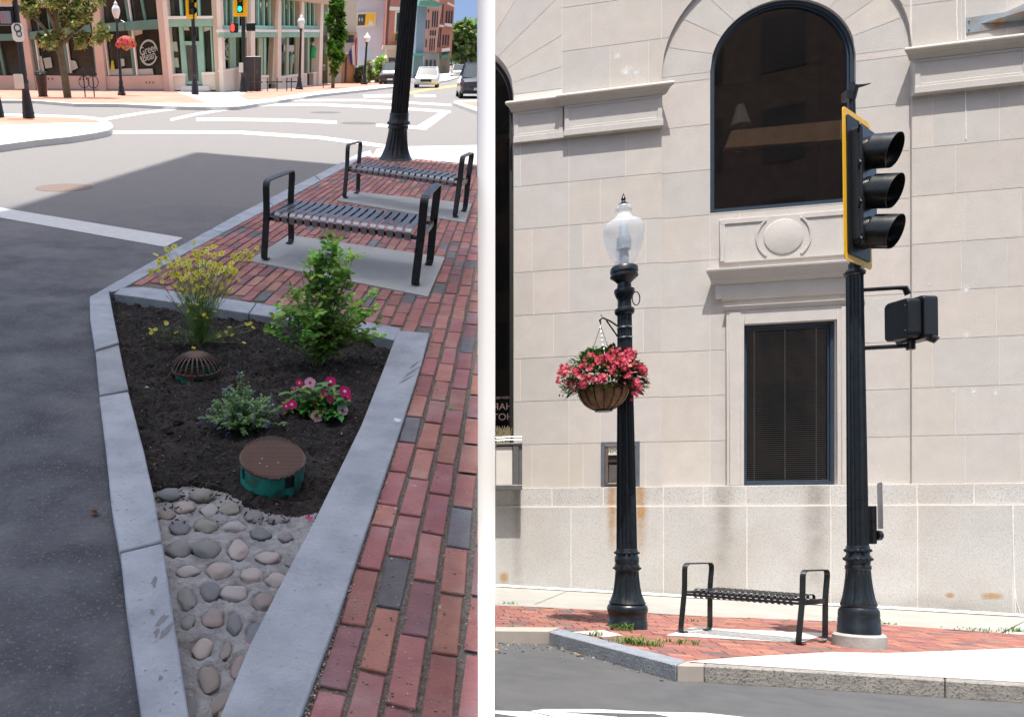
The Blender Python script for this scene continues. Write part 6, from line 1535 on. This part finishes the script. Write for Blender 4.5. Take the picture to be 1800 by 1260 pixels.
lsheet('kerb_island', [(-300, 268), (0, 255), (60, 247), (120, 241), (165, 234.5), (192, 229), (199, 223), (195, 216), (178, 207.5), (150, 204.5), (60, 201), (-300, 195)], .12, cw, th=.16)
lsheet('island_bricks', [(-300, 228), (0, 220), (100, 216), (178, 215.5), (170, 211), (120, 206.5), (50, 204.5), (-300, 200)], .126, brf)
lsheet('kerb_face', [(-200, 271), (0, 263), (50, 250), (20, 249), (0, 252), (-200, 262)], .02, kg, th=.1)
lsheet('right_corner_pavement', [(797, 181), (800, 177.5), (850, 175), (930, 175), (930, 230), (850, 199.5)], .10, cw, th=.14); lsheet('right_corner_bricks', [(806, 180), (850, 177.5), (930, 177.5), (930, 215), (850, 191)], .106, brf)
lsheet('far_right_sidewalk', [(757, 146), (790, 141), (830, 128), (770, 126), (740, 140)], .10, cw, th=.14)
# posts and signals
def post(px, py, bw, label, topy=-40, name='signal_post', u=.10, group=None):
    p = Lg(px, py, u); k = Lpm(p.y, 0); o = thing(name, LM(p.x, p.y, u), label, 'post'); r = bw/2/k; ht = Lh((p.x, p.y), topy)
    b = MB(); b.lathe([(r, 0), (r, .18), (r*.92, .22), (r*.85, .42), (r*.62, .8), (r*.62, 1.0), (r*.7, 1.03), (r*.7, 1.1), (r*.55, 1.15)], 28, flute=(14, .08, .3, .9)); b.build('base', pm2, o)
    b = MB(); b.lathe([(r*.52, 1.15), (r*.46, 1.15+(ht-1.15)*.6), (r*.42, ht)], 42, flute=(14, .1, -9, 99)); b.build('shaft', pm2, o); return o, p, k
def pbox(o, p, x0, x1, y0, y1, d, m, name, dy=0, rz=0, rnd=0):
    # box whose silhouette spans the pixel rect, at the post's distance
    P = Pln((p.x-5, p.y-dy), (p.x+5, p.y-dy)); s0, z0 = P.at(x0, y1); s1, z1 = P.at(x1, y0)
    b = MB(); w_, h_ = (s1-s0), (z1-z0); M_ = Matrix.Translation((P.p0.x+(s0+s1)/2-p.x, -dy, (z0+z1)/2-p.z)) @ Matrix.Rotation(rz, 4, 'Z')
    if rnd: b.prism(roundrect(w_, h_, rnd), -d/2, d/2, M=XZ)
    else: b.box(-w_/2, w_/2, -d/2, d/2, -h_/2, h_/2)
    return b.build(name, m, o, M_, bevel=.01)
o, p, k = post(51, 209.5, 21, 'dark grey fluted post with a route sign standing on the left traffic island', -60)
pbox(o, p, -10, 24, 12, 45, .35, black, 'pedestrian_signal'); pbox(o, p, 1, 18, 20, 42, .02, mat('screen_grey', (.22, .22, .26)), 'screen', dy=.19); pbox(o, p, 2, 6, 27, 34, .02, mat('hand_pink', (.5, .12, .16)), 'hand_symbol', dy=.21)
pbox(o, p, 1, 25, -6, 3, .05, yel, 'backplate', dy=.05); sgn = pbox(o, p, 23, 40, 41, 74, .02, mat('sign_face', (.68, .70, .68)), 'route_sign', dy=.22, rnd=.13)
def ringpart(par, o_, p, cx, cy, r, m, dy, nm='symbol'):
    P = Pln((p.x-5, p.y-dy), (p.x+5, p.y-dy)); s0, z0 = P.at(cx, cy); rr = r/k; b = MB(); b.tube([(rr*math.cos(t), 0, rr*math.sin(t)) for t in [2*PI*i/16 for i in range(17)]], rr*.25, 5)
    b.build(nm, m, o_, Matrix.Translation((P.p0.x+s0-p.x, -dy, z0-p.z)))
ringpart(sgn, o, p, 30.5, 50, 5.2, mat('sign_dark', (.05, .09, .07)), .235); ringpart(sgn, o, p, 33.5, 60, 4, MATS['sign_dark'], .235)
pbox(o, p, 26, 40, 130.5, 156.5, .02, mat('sign_face2', (.62, .60, .54)), 'push_button_sign', dy=.24, rnd=.04)
o, p, k = post(-1, 208, 18, 'dark post base cut by the left edge of the picture on the traffic island', 96)
def sighead(o, p, k, x0, x1, y1, lit=None, rz=R(35)):
    P = Pln((p.x-5, p.y), (p.x+5, p.y)); s0, z0 = P.at(x0, y1); s1, z1 = P.at(x1, y1); cx = P.p0.x+(s0+s1)/2-p.x; w_ = (s1-s0)/math.cos(rz); H_ = 1.75
    M_ = Matrix.Translation((cx, -.15, z0-p.z+H_/2)) @ Matrix.Rotation(rz, 4, 'Z')
    b = MB(); b.prism(roundrect(w_, H_, .05), -.01, 0, M=XZ); b.build('backplate', yel, o, M_)
    b = MB(); b.prism(roundrect(w_-.14, H_-.14, .04), -.02, -.012, M=XZ @ Matrix.Identity(4)); b.box(-.17, .17, -.10, -.02, -H_/2+.2, H_/2-.2); b.build('signal_housing', black, o, M_)
    for i, z in enumerate((.48, 0, -.48)):
        lm = MATS['lens_%s' % ('red', 'amber', 'green')[i]]
        if lit == i: lm = mat('lit_green', (.02, .5, .4), None, rough=.4, emit=(.02, .9, .55, 1.6))
        b = MB(); b.lathe([(.14, 0), (.10, .02), (.01, .03)], 20, M=Matrix.Translation((0, -.10, z)) @ XZ); b.build('lens', lm, o, M_)
        b = MB(); visor(b, .16, .25, z, y0=-.10); b.build('visor', black, o, M_)
o, p, k = post(343, 166.5, 13, 'black signal pole with yellow bordered head in front of the teal door', -60); sighead(o, p, k, 328, 346, 34)
pbox(o, p, 339, 345, 48, 66, .2, black, 'sensor_box', dy=0)
o, p, k = post(428, 162, 14, 'black signal pole showing a green light beside the black cabinet', -60); sighead(o, p, k, 410, 435, 30, lit=2, rz=R(-12))
pbox(o, p, 404, 419, 41, 58, .3, black, 'pedestrian_signal', rnd=.08); pbox(o, p, 405.5, 412, 43, 56, .02, mat('lit_red', (.7, .04, .03), None, emit=(1, .05, .03, 1.1)), 'hand_light', dy=.17, rnd=.1)
pbox(o, p, 433, 449, 41, 55, .35, black, 'pedestrian_signal'); pbox(o, p, 420, 427.5, 111, 128, .02, MATS['sign_face2'], 'push_button_sign', dy=.2)
p = Lg(214, 168, .10); al = acorn_lamp(p, Lh((p.x, p.y), 3)-.0, 'black lamp post with acorn globe and flower basket in front of the pink shop front', s=1.0)
p = Lg(526, 157.5, .10); acorn_lamp(p, Lh((p.x, p.y), 27), 'black lamp post with white globe in front of the cream pillars', s=1.15)
p = Lg(640, 149, .10); acorn_lamp(p, Lh((p.x, p.y), 59), 'far black lamp post with white globe before the lavender wall', s=1.25)
# small flower basket on the far lamp
p = Lg(214, 168, .10); hb2 = thing('flower_basket', LM(p.x+.48, p.y-.35, Lh((p.x, p.y), 90)), 'small basket of pink and orange flowers on the far lamp post', 'hanging basket')
b = MB(); b.lathe([(.02, 0), (.22, .1), (.34, .3)], 20); b.build('liner', coir, hb2)
b = MB(); rg = random.Random(2)
for i in range(420):
    a = rg.uniform(0, 2*PI); e = rg.uniform(-.2, 1.5); q = Vector((.58*math.cos(a)*math.cos(e), .5*math.sin(a)*math.cos(e), .32+.38*math.sin(e)))*rg.uniform(.8, 1)
    flower(b, q, Vector((q.x, q.y, q.z-.3))+Vector((.01, 0, .05)), .09, 4, rg.choice([(.8, .10, .12), (.85, .25, .12), (.8, .15, .25), (.85, .4, .25), (.15, .3, .05)]), None, .9)
b.build('blossoms', petM, hb2)
b = MB(); b.tube([(-.45, .3, 1.3), (-.2, .1, 1.45), (0, 0, 1.35), (0, 0, .5)], .02, 5); b.build('hanger', black, hb2)
# litter bin, bike racks, cabinet, railings
p = Lg(76, 170.5, .10); k = Lpm(p.y); tb = thing('litter_bin', LM(p.x, p.y, .1), 'black slatted litter bin on the brick pavement left of the street tree', 'litter bin')
b = MB(); b.lathe([(.26, 0), (.26, .06), (.24, .08), (.33, 1.0), (.36, 1.03), (.34, 1.08)], 24, flute=(24, .12, .1, .95)); b.build('bin', black, tb)
b = MB(); b.lathe([(.38, 1.16), (.36, 1.2), (.1, 1.26), (.02, 1.28)], 20); 
for a in range(5): b.tube([(.31*math.cos(a*1.256), .31*math.sin(a*1.256), 1.05), (.33*math.cos(a*1.256), .33*math.sin(a*1.256), 1.17)], .02, 4)
b.build('lid', black, tb); b = MB(); b.tube([(0, 0, 1.27), (-.02, 0, 1.75)], .02, 5); b.build('rod', black, tb)
for px, lb in ((150, 'left of two black bike racks near the street tree'), (166, 'right of two black bike racks near the street tree')):
    p = Lg(px, 171, .10); o = thing('bike_rack', LM(p.x, p.y, .1), lb, 'bike rack')
    b = MB(); b.tube([(0, 0, 0), (0, 0, 1.25)], .035, 8); b.blob((0, 0, 1.29), .05, 1, 0); b.build('post', black, o)
    b = MB(); b.tube([(.28*math.cos(t), 0, .72+.28*math.sin(t)) for t in [2*PI*i/20 for i in range(21)]], .022, 6); b.build('ring', black, o)
p = Lg(448, 160.5, .10); cb_ = thing('utility_cabinet', LM(p.x, p.y, .1), 'dark utility cabinet beside the green light signal pole', 'cabinet'); hh = Lh((p.x, p.y), 102.5)
b = MB(); b.box(-.62, .40, -.4, .5, 0, hh); b.build('body', mat('cabinet_grey', (.06, .06, .065), (.045, .045, .05), .8, .35), cb_, bevel=.03)
b = MB(); b.box(-.06, .0, -.42, -.4, .1, hh-.1); b.box(.10, .16, -.43, -.4, hh*.5, hh*.62); b.build('door_trim', mat('cab_trim', (.16, .16, .17), None, rough=.3, metal=.5), cb_)
for i, (x0, x1, lb) in enumerate(((441, 452, 'left black bar seat rail near the cabinet'), (470, 487, 'middle black bar rail before the cream wall'), (504, 512, 'right black bar rail before the cream wall'))):
    p = Lg(x0, 162-(x0-441)*.02, .10); o = thing('black_rail', LM(p.x, p.y, .1), lb, 'rail'); k = Lpm(p.y); w_ = (x1-x0)/k
    b = MB()
    for x in (0, w_): b.tube([(x, 0, 0), (x, 0, .78)], .035, 6)
    b.tube([(-.1, 0, .55), (w_+.35, 0, .55)], .04, 6); b.build('bars', black, o)
# parking meters
for px, py, lb in ((568, 156, 'parking meter on the pavement left of the columnar tree'), (650, 147, 'parking meter by the white flowering shrub')):
    p = Lg(px, py, .1); o = thing('parking_meter', LM(p.x, p.y, .1), lb, 'parking meter'); b = MB(); b.tube([(0, 0, 0), (0, 0, 1.15)], .035, 6); b.build('post', black, o); b = MB(); b.blob((0, 0, 1.32), .16, 2, 0, sq=(.7, .6, 1.3)); b.build('head', mat('meter_grey', (.1, .12, .12)), o)
# trees
fol = mat('foliage', (1, 1, 1), (.85, .9, .8), 1.2, .55, attr=True, backlit=.3)
def tree(px, py, label, trunkpts, blobs, n, leafsz, cols, r0, name='street_tree', u=.1, cat='tree'):
    # trunkpts: lists of pixel polylines; blobs: (px,py,rx,ry,w) crown masses
    p = Lg(px, py, u); o = thing(name, LM(p.x, p.y, u), label, cat); P = Pln((p.x-5, p.y), (p.x+5, p.y)); rg = random.Random(px)
    def pt(x, y, dy=0): s_, z_ = P.at(x, y); return Vector((P.p0.x+s_-p.x, dy, z_-p.z))
    b = MB()
    for j, ln in enumerate(trunkpts):
        q = [pt(x, y, (rg.uniform(-.3, .3) if i and j else 0)) for i, (x, y) in enumerate(ln)]; b.tube(q, [r0*(1 if j == 0 else .55)*(1-.6*i/max(1, len(q)-1)) for i in range(len(q))], 8)
    b.build('trunk', mat('bark', (.20, .16, .09), (.12, .10, .06), 3, .9, bump=.5, bscale=20), o)
    k = Lpm(p.y); b = MB(); tot = sum(q[4] for q in blobs)
    for (x, y, rx, ry, w_) in blobs:
        c = pt(x, y); ax_, az = rx/k, ry/k
        clumps = [(Vector((rg.gauss(0, .5), rg.gauss(0, .5), rg.gauss(0, .5))), rg.uniform(.16, .34), rg.uniform(.6, 1.5)) for _ in range(int(14))]
        for i in range(int(n*w_/tot)):
            cc, cr, br = rg.choice(clumps)
            v = Vector((rg.gauss(0, 1), rg.gauss(0, 1), rg.gauss(0, 1))).normalized()*cr*rg.uniform(.5, 1)+cc
            if v.length > 1.05: continue
            q = c+Vector((v.x*ax_, v.y*ax_, v.z*az)); cl_ = rg.choice(cols); cl_ = tuple(a*br*rg.uniform(.8, 1.2) for a in cl_)
            d = Vector((rg.uniform(-1, 1), rg.uniform(-1, 1), rg.uniform(-.8, .6))); s_ = d.cross(Vector((rg.random(), rg.random(), 1))).normalized(); d.normalize(); L_ = leafsz*rg.uniform(.6, 1.3)
            b.add([q, q+d*L_*.5+s_*L_*.35, q+d*L_, q+d*L_*.5-s_*L_*.35], [(0, 1, 2, 3)], cl_)
    b.build('crown', fol, o, fixn=False); return o
tree(119, 172, 'leafy street tree with yellowish trunk in front of the pink shop front', [[(119, 172), (113, 130), (107, 95), (103, 70), (98, 40), (96, 0), (95, -40)], [(106, 100), (92, 70), (70, 40), (52, 25), (35, 12)], [(104, 75), (110, 40), (112, 10), (118, -30)], [(100, 60), (88, 25), (80, 0)], [(108, 80), (125, 60), (150, 40)]],
     [(60, 10, 34, 18, 1.3), (110, 0, 36, 30, 2.2), (150, 20, 30, 28, 1.6), (85, 70, 24, 15, .9), (140, 72, 22, 14, .9), (180, 62, 18, 16, .6), (122, 40, 30, 22, 1.1), (40, -10, 30, 18, .7), (172, -12, 30, 18, .8), (32, 22, 12, 12, .3)], 9000, .20, [(.26, .31, .09), (.34, .39, .13), (.17, .22, .06), (.44, .48, .22)], .22)
tree(585, 155, 'narrow columnar green tree before the tan wall', [[(585, 155), (586, 128), (589, 100), (592, 40), (592, 0)]], [(590, 105, 14, 22, 1), (592, 80, 17, 26, 1.6), (592, 45, 18, 30, 1.8), (592, 15, 14, 26, 1.2), (592, -8, 10, 16, .5)], 7000, .32, [(.10, .25, .03), (.18, .36, .05), (.05, .13, .02)], .14)
tree(662, 146, 'round shrub covered in white blossom beside the far lamp post', [[(662, 146), (662, 130)]], [(662, 122, 17, 22, 2), (652, 132, 12, 14, 1), (672, 130, 10, 16, 1)], 2600, .34, [(.26, .42, .07), (.34, .5, .12), (.75, .78, .62), (.2, .36, .05)], .08, name='flowering_shrub', cat='shrub')
tree(633, 147, 'dull green shrub left of the far lamp post', [[(633, 147), (633, 135)]], [(633, 132, 9, 15, 1)], 900, .3, [(.14, .2, .1), (.1, .15, .07)], .06, name='shrub', cat='shrub')
tree(818, 131, 'large spreading tree at the far end of the street', [[(816, 131), (816, 112), (819, 92), (824, 70)], [(816, 112), (808, 96), (800, 82)], [(823, 128), (828, 105), (838, 90)], [(806, 127), (812, 104), (806, 90)]], [(818, 72, 26, 26, 2.4), (805, 82, 17, 18, 1), (835, 70, 24, 30, 2), (812, 55, 16, 14, .8), (850, 80, 26, 30, 1.5), (826, 92, 22, 12, .9)], 9000, 1.1, [(.22, .34, .12), (.30, .42, .17), (.14, .22, .09)], .5)
tree(800, 122, 'dark distant tree trunks and leaves beyond the parked cars', [[(800, 124), (802, 108)]], [(810, 112, 30, 8, 1), (840, 108, 20, 12, 1)], 900, 1.0, [(.05, .08, .03), (.3, .35, .12)], .3)
# buildings down the street (each its own thing)
def bld(name, label, b_, px, parts):
    P = front(px, b_); o = thing(name, ML @ Matrix.Translation(P.org), label, 'building')
    for nm, m_, quads, n_, th_ in parts:
        for q in quads: part(nm, m_, P, [q], n_, th_, o)
    return o
gl3 = mat('far_window', (.045, .055, .07), (.08, .09, .10), .4, .15); rdb = mat('far_red_brick', (.56, .25, .19), (.50, .21, .16), .6, .85); rdl = mat('far_pale_brick', (.70, .38, .30), (.64, .33, .26), .6, .85)
lav = mat('lavender_wall', (.56, .53, .59), (.52, .49, .55), .3, .85)
bld('tan_shop', 'tan and orange shop front behind the columnar tree with a pale sign', 84, 600, [('wall', tan, [[(566, 147), (606, 147), (606, 92), (568, 92)]], 0, 6), ('wall', mat('cream_upper', (.68, .62, .52)), [[(570, 92), (627, 92), (628, -30), (572, -30)]], -.3, 6),
    ('fascia', mat('grey_sign2', (.5, .48, .5)), [[(605, 94), (622, 94), (622, 76), (606, 76)]], .2, .2), ('frame', mat('orange_wood', (.50, .27, .12)), [[(600, 147), (626, 146), (626, 95), (603, 95)]], .05, .3), ('door', gl3, [[(605, 145), (609, 145), (610, 100), (607, 100)]], .1, .05),
    ('awning_beam', mat('orange_trim', (.55, .33, .2)), [[(602, 60), (627, 60), (627, 57), (602, 57)], [(623, 94), (626, 94), (626.5, 58), (623.5, 58)]], .3, .2), ('window', gl3, [[(606, 75), (622, 75), (622, 62), (606, 62)]], .02, .1), ('stall', mat('dull_white', (.55, .53, .5)), [[(587, 147), (600, 147), (600, 128), (588, 128)]], .1, .2)])
bld('lavender_building', 'tall windowless lavender grey building with a framed black and orange mural', 98, 655, [('wall', lav, [[(626, 143), (700, 143), (704, -40), (626, -40)]], 0, 14), ('mural_frame', mat('mural_cream', (.7, .64, .5)), [[(626.5, 49), (660, 46.5), (662, 21.5), (627.5, 22.5)]], .15, .15),
    ('mural_dark', mat('mural_black', (.07, .065, .06)), [[(628.5, 45.5), (641, 45), (643, 25.5), (629.5, 26)]], .18, .04), ('mural_orange', mat('mural_orange', (.85, .50, .02)), [[(641.5, 44.5), (657, 43.5), (659, 24), (643.5, 25)]], .18, .04),
    ('mural_drips', mat('mural_cream2', (.75, .68, .55)), [[(646, 44.2), (656, 43.7), (655, 36), (652, 40), (650, 33), (648, 41)]], .2, .02), ('mural_figures', mat('mural_pale', (.5, .48, .42)), [[(631, 38), (633, 38), (633, 32), (631, 32)], [(635.5, 38), (637.5, 38), (637.5, 32), (635.5, 32)]], .2, .02), ('poster', mat('faded_poster', (.45, .5, .6)), [[(632, 108), (641, 107), (642, 85), (633, 86)], [(646, 105), (654, 105), (655, 88), (647, 88)]], .05, .04)])
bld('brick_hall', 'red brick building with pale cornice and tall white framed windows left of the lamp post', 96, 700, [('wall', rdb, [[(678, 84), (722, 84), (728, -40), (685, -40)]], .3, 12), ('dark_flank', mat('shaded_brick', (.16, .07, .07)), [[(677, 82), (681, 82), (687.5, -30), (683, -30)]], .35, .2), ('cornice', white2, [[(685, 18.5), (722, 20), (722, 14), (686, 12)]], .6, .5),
    ('window_frame', white2, [[(693, 61), (706, 61), (708, 20), (695, 20)]], .4, .15), ('window', gl3, [[(696, 57), (702, 57), (704.5, 23), (698, 23)]], .45, .15), ('arch_frame', mat('ochre', (.5, .30, .06)), [[(691, 73), (703.5, 73), (704.5, 62), (702, 57), (697, 56), (693, 60)]], .5, .1), ('arch_glass', gl3, [[(694, 72), (701.5, 72), (702, 63), (700, 59), (697, 59), (695, 63)]], .55, .1),
    ('ledge', mat('tan_ledge', (.52, .44, .33)), [[(672, 87), (712, 87), (712, 80), (674, 80)]], .9, .7), ('ground_floor', mat('pale_ground_floor', (.55, .45, .38)), [[(678, 146), (714, 146), (714, 87), (680, 87)]], .2, 8), ('shop_window', gl3, [[(682, 135), (694, 135), (695, 102), (683, 102)]], .25, .1), ('banner', mat('blue_banner', (.08, .38, .58)), [[(697, 108), (701, 104), (704, 84), (696, 92)]], 1.2, .05)])
bld('slate_building', 'blue grey side wall with a green cornice just right of the lamp post', 122, 740, [('wall', mat('slate_wall', (.20, .27, .33), (.18, .24, .30), .3, .8), [[(730, 100), (744, 100), (751, 8), (734, 8)]], 0, 8), ('ground_floor', mat('slate_shop', (.16, .24, .24)), [[(726, 138), (744, 138), (744, 97), (728, 97)]], .1, 8), ('cornice', mat('green_cornice', (.12, .30, .22)), [[(736, 10), (770, 12.5), (779, 8), (760, 0), (738, 2)]], 1.2, 1.5), ('awning', mat('teal_awning', (.10, .32, .28)), [[(726, 98), (746, 98), (746, 94), (727, 94)]], 1, 1)])
def wrow(xs, y0, y1, w_, lean=.055): return [[(x-w_/2, y0), (x+w_/2, y0), (x+w_/2+(y0-y1)*lean, y1), (x-w_/2+(y0-y1)*lean, y1)] for x in xs]
bld('pale_brick_building', 'pale red brick building with narrow arched windows under the green cornice', 130, 760, [('wall', rdl, [[(742, 95), (766, 95), (777, 10), (750, 10)]], 0, 12), ('window', gl3, wrow((749, 753.5), 51, 36, 1.8)+wrow((744.5, 749), 84, 70, 1.8)+wrow((760, 764, 768), 48, 20, 2.2)+wrow((757, 761, 765), 63, 54, 2.4)+wrow((755.5, 759, 763), 90, 68, 1.8)+wrow((753,), 22, 17, 2), .1, .1),
    ('ground_floor', mat('mixed_shop', (.17, .20, .18), (.4, .36, .32), .25, .8), [[(738, 134), (772, 134), (772, 93), (741, 93)]], .1, 10), ('sign_panel', mat('pale_panel', (.5, .52, .56)), [[(739, 116), (745, 116), (746, 99), (740, 99)]], .4, .1), ('door', gl3, wrow((750, 757, 764), 132, 106, 3.5, .02), .2, .1)])
bld('tall_brick_building', 'taller dark red brick building with stone cornices before the sky', 140, 784, [('wall', rdb, [[(766, 100), (793, 100), (799, 6), (796, -20), (774, -20)]], 0, 14), ('cornice', white2, [[(787, 8), (799.5, 13), (799.5, 10), (788, 4)], [(782, 46), (795, 48), (795, 43), (783, 41)], [(776, 92), (791, 90), (791, 84), (777, 86)], [(771, 47), (780, 48), (780.5, 45), (771.5, 44)]], .5, .4),
    ('window', gl3, wrow((784.5, 789, 793.5), 41, 20, 2.6, .06)+wrow((778.5, 783, 787.5), 80, 62, 2.6, .07)+wrow((769.5, 773), 84, 50, 1.8, .07)+wrow((773.5, 777), 42, 8, 1.6, .07), .1, .1), ('ground_floor', mat('dark_shops', (.12, .14, .12), (.34, .22, .17), .3, .8), [[(764, 131), (790, 129), (792, 92), (768, 94)]], .2, 12), ('awning', mat('green_awning2', (.08, .25, .19)), [[(775, 104), (789, 101), (789, 96), (777, 98)]], .9, .8)])
# flag, signs down the street
p = Lg(622, 147, .1); o = thing('flag', LM(p.x, p.y, .1), 'red, white and blue flag hanging by the orange shop front', 'flag'); k = Lpm(p.y)
b = MB(); b.tube([(0, 0, 0), (.1, 0, 4.0)], .04, 6); b.build('pole', mat('flag_pole', (.6, .6, .6)), o)
for j, c in enumerate(((.45, .04, .05), (.7, .7, .7), (.03, .04, .22))):
    b = MB(); b.add([(.12-.26*j, -.02, 3.7-.5*j), (.12-.26*(j+1), -.05, 3.4-.5*j), (.1-.20*(j+1)+.1, -.03, 1.5), (.1-.20*j+.1, -.02, 1.4)], [(0, 1, 2, 3)]); b.build('flag_stripe', mat('flag%d' % j, c), o, fixn=False)
for px, py, y0, w_, c, lb in ((806, 128, 96, 11, (.40, .36, .36), 'grey diamond road sign seen from behind before the far tree'), (770, 131, 107, 8, (.10, .38, .30), 'small green street sign before the tall brick building'), (764, 132, 104, 6, (.6, .6, .52), 'small white sign left of the green one'), (755, 133, 106, 4, (.6, .25, .2), 'small red and white sign before the pale brick building')):
    p = Lg(px, py, .1); k = Lpm(p.y); o = thing('road_sign', LM(p.x, p.y, .1), lb, 'sign'); zt_ = Lh((p.x, p.y), y0+w_*.5)
    b = MB(); b.tube([(0, 0, 0), (0, 0, zt_)], .08, 6); b.build('post', gal, o)
    b = MB(); b.prism(roundrect(w_/k*.75, w_/k*.75, .05), -.02, .02, M=Matrix.Translation((0, -.1, zt_)) @ XZ @ Matrix.Rotation(R(45 if w_ > 10 else 0), 4, 'Z')); b.build('panel', mat('signp%d' % px, c), o)
# cars
def car(px, py, L_, W_, H_, colr, label, head, rear=False, suv=False, nm='parked_car'):
    p = Lg(px, py, UR); o = thing(nm, LM(p.x, p.y, UR, head), label, 'car')      # local: x across, -y = end facing the viewer
    body = mat('car_%s' % '_'.join('%d' % (c*100) for c in colr), colr, None, rough=.25, coat=.8, metal=.1); w2 = W_/2
    b = MB(); bz = H_*(.60 if suv else .58)
    st_ = [(-L_/2, .42, bz*.78, .86), (-L_/2+.12, .26, bz*.90, .95), (-L_/2+.9, .22, bz*(.98 if not suv else 1.02), 1), (-.6, .20, bz*1.04, 1), (L_/2-.9, .20, bz*1.05, 1), (L_/2-.15, .26, bz*1.0, .95), (L_/2, .42, bz*.86, .86)]
    vs = []; 
    for y, z0, z1, kx_ in st_:
        for x, z in ((-w2*kx_*.92, z0), (-w2*kx_, z0+.15), (-w2*kx_, (z0+z1)/2+.1), (-w2*kx_*.93, z1), (0, z1+.04), (w2*kx_*.93, z1), (w2*kx_, (z0+z1)/2+.1), (w2*kx_, z0+.15), (w2*kx_*.92, z0)): vs.append((x, y, z))
    n_ = 9; fs = [(i*n_+k, i*n_+(k+1) % n_, (i+1)*n_+(k+1) % n_, (i+1)*n_+k) for i in range(len(st_)-1) for k in range(n_)]+[tuple(range(n_)), tuple(range((len(st_)-1)*n_, len(st_)*n_))[::-1]]
    b.add(vs, fs, (1, 1, 1), True)
    y0, y1 = -L_/2+(1.15 if not rear else .55), L_/2-(.5 if not rear else 1.1)
    yr0, yr1 = y0+.65, y1-.55
    t_ = w2*.74
    b.add([(-t_, yr0, H_-.03), (t_, yr0, H_-.03), (t_, yr1, H_-.03), (-t_, yr1, H_-.03), (-t_*.96, yr0+.2, H_), (t_*.96, yr0+.2, H_), (t_*.96, yr1-.2, H_), (-t_*.96, yr1-.2, H_)], [(4, 5, 6, 7), (0, 1, 5, 4), (1, 2, 6, 5), (2, 3, 7, 6), (3, 0, 4, 7)], (1, 1, 1), True)
    for sx_ in (-1, 1):
        for (ya, yb) in ((y0, yr0), (y1, yr1)): b.bar([(sx_*w2*.90, ya, bz+.02), (sx_*t_, yb, H_-.03)], (0, 1, 0), .09, .05)
        b.bar([(sx_*w2*.90, (y0+y1)/2, bz+.02), (sx_*t_, (y0+y1)/2, H_-.03)], (0, 1, 0), .10, .05)
    b.build('body', body, o, sharp=35)
    g = MB(); lo = [(-w2*.88, y0+.02, bz), (w2*.88, y0+.02, bz), (w2*.88, y1-.02, bz), (-w2*.88, y1-.02, bz)]; hi = [(-t_*.98, yr0+.02, H_-.04), (t_*.98, yr0+.02, H_-.04), (t_*.98, yr1-.02, H_-.04), (-t_*.98, yr1-.02, H_-.04)]
    g.add(lo+hi, [(0, 1, 5, 4), (1, 2, 6, 5), (2, 3, 7, 6), (3, 0, 4, 7)]); g.build('windows', mat('car_glass', (.02, .04, .055), None, rough=.15, spec=.35), o)
    tyre = mat('tyre', (.02, .02, .02), None, rough=.8)
    for sx_ in (-1, 1):
        for yy_ in (-L_/2+.85, L_/2-.85):
            Mw = Matrix.Translation((sx_*(w2-.13), yy_, .34)) @ Matrix.Rotation(R(90), 4, 'Y'); b = MB(); b.lathe([(.2, -.11), (.33, -.11), (.34, -.06), (.34, .06), (.33, .11), (.2, .11)], 20); wh_ = b.build('wheel', tyre, o, Mw)
            b = MB(); b.lathe([(.2, -.115), (.2, .115)], 14); b.build('rim', steel, wh_)
    for sx_ in (-1, 1):
        b = MB(); b.box(sx_*w2*.55, sx_*w2*.90, -L_/2-.015+.03, -L_/2+.15, bz*.66, bz*.80); b.build('tail_light' if rear else 'headlight', mat('tail_red', (.5, .02, .03), None, rough=.2) if rear else mat('head_glass', (.75, .75, .72), None, rough=.15), o)
    b = MB(); b.box(-w2*.45, w2*.45, -L_/2-.012, -L_/2+.1, bz*.50, bz*.70 if not rear else bz*.56); b.build('grille' if not rear else 'number_plate_recess', mat('grille_black', (.02, .02, .022), None, rough=.4), o)
    b = MB(); b.box(-.24, .24, -L_/2-.03, -L_/2-.013, bz*.40, bz*.52); b.build('number_plate', mat('plate', (.6, .6, .58)), o)
    return o
car(750, 154, 4.6, 1.9, 1.5, (.80, .80, .80), 'white saloon car with orange lit indicator coming down the street right of the lamp post', R(-14), nm='white_car')
car(690, 150.5, 4.8, 2.0, 1.85, (.03, .04, .055), 'dark blue pickup truck parked left of the large lamp post', R(-16), suv=True, nm='parked_truck')
car(804, 136.5, 4.6, 1.9, 1.6, (.78, .78, .76), 'white car farther down the street seen from behind', R(-10), rear=True, nm='white_car')
car(833, 171.5, 4.8, 1.95, 1.75, (.035, .05, .08), 'dark blue car cut by the white divider, seen from behind with red tail light', R(-10), rear=True, suv=True, nm='dark_car')
car(822, 131, 4.6, 1.9, 1.55, (.10, .14, .2), 'dark distant car between the white car and the dark blue car', R(-10), nm='distant_car')
# ------------------------------------------------------------------ trim everything on the bank side to its own corner
for o in list(bank.children_recursive)+list(pl.children_recursive):
    if o.type != 'MESH': continue
    M_ = MF if o in bank.children_recursive else pl.matrix_world
    mw = o.matrix_local.copy(); q = o.parent
    while q: mw = (q.matrix_local if q.parent else q.matrix_world) @ mw; q = q.parent
    inv = mw.inverted(); co = inv @ Vector((0, 0, 0)); nn = (mw.to_3x3().transposed() @ Vector((-1, GAP1, 0))).normalized()
    if all((v.co-co).dot(nn) <= 1e-5 for v in o.data.vertices): continue
    bm = bmesh.new(); bm.from_mesh(o.data); bmesh.ops.bisect_plane(bm, geom=bm.verts[:]+bm.edges[:]+bm.faces[:], plane_co=co, plane_no=nn, clear_outer=True); bm.to_mesh(o.data); bm.free()
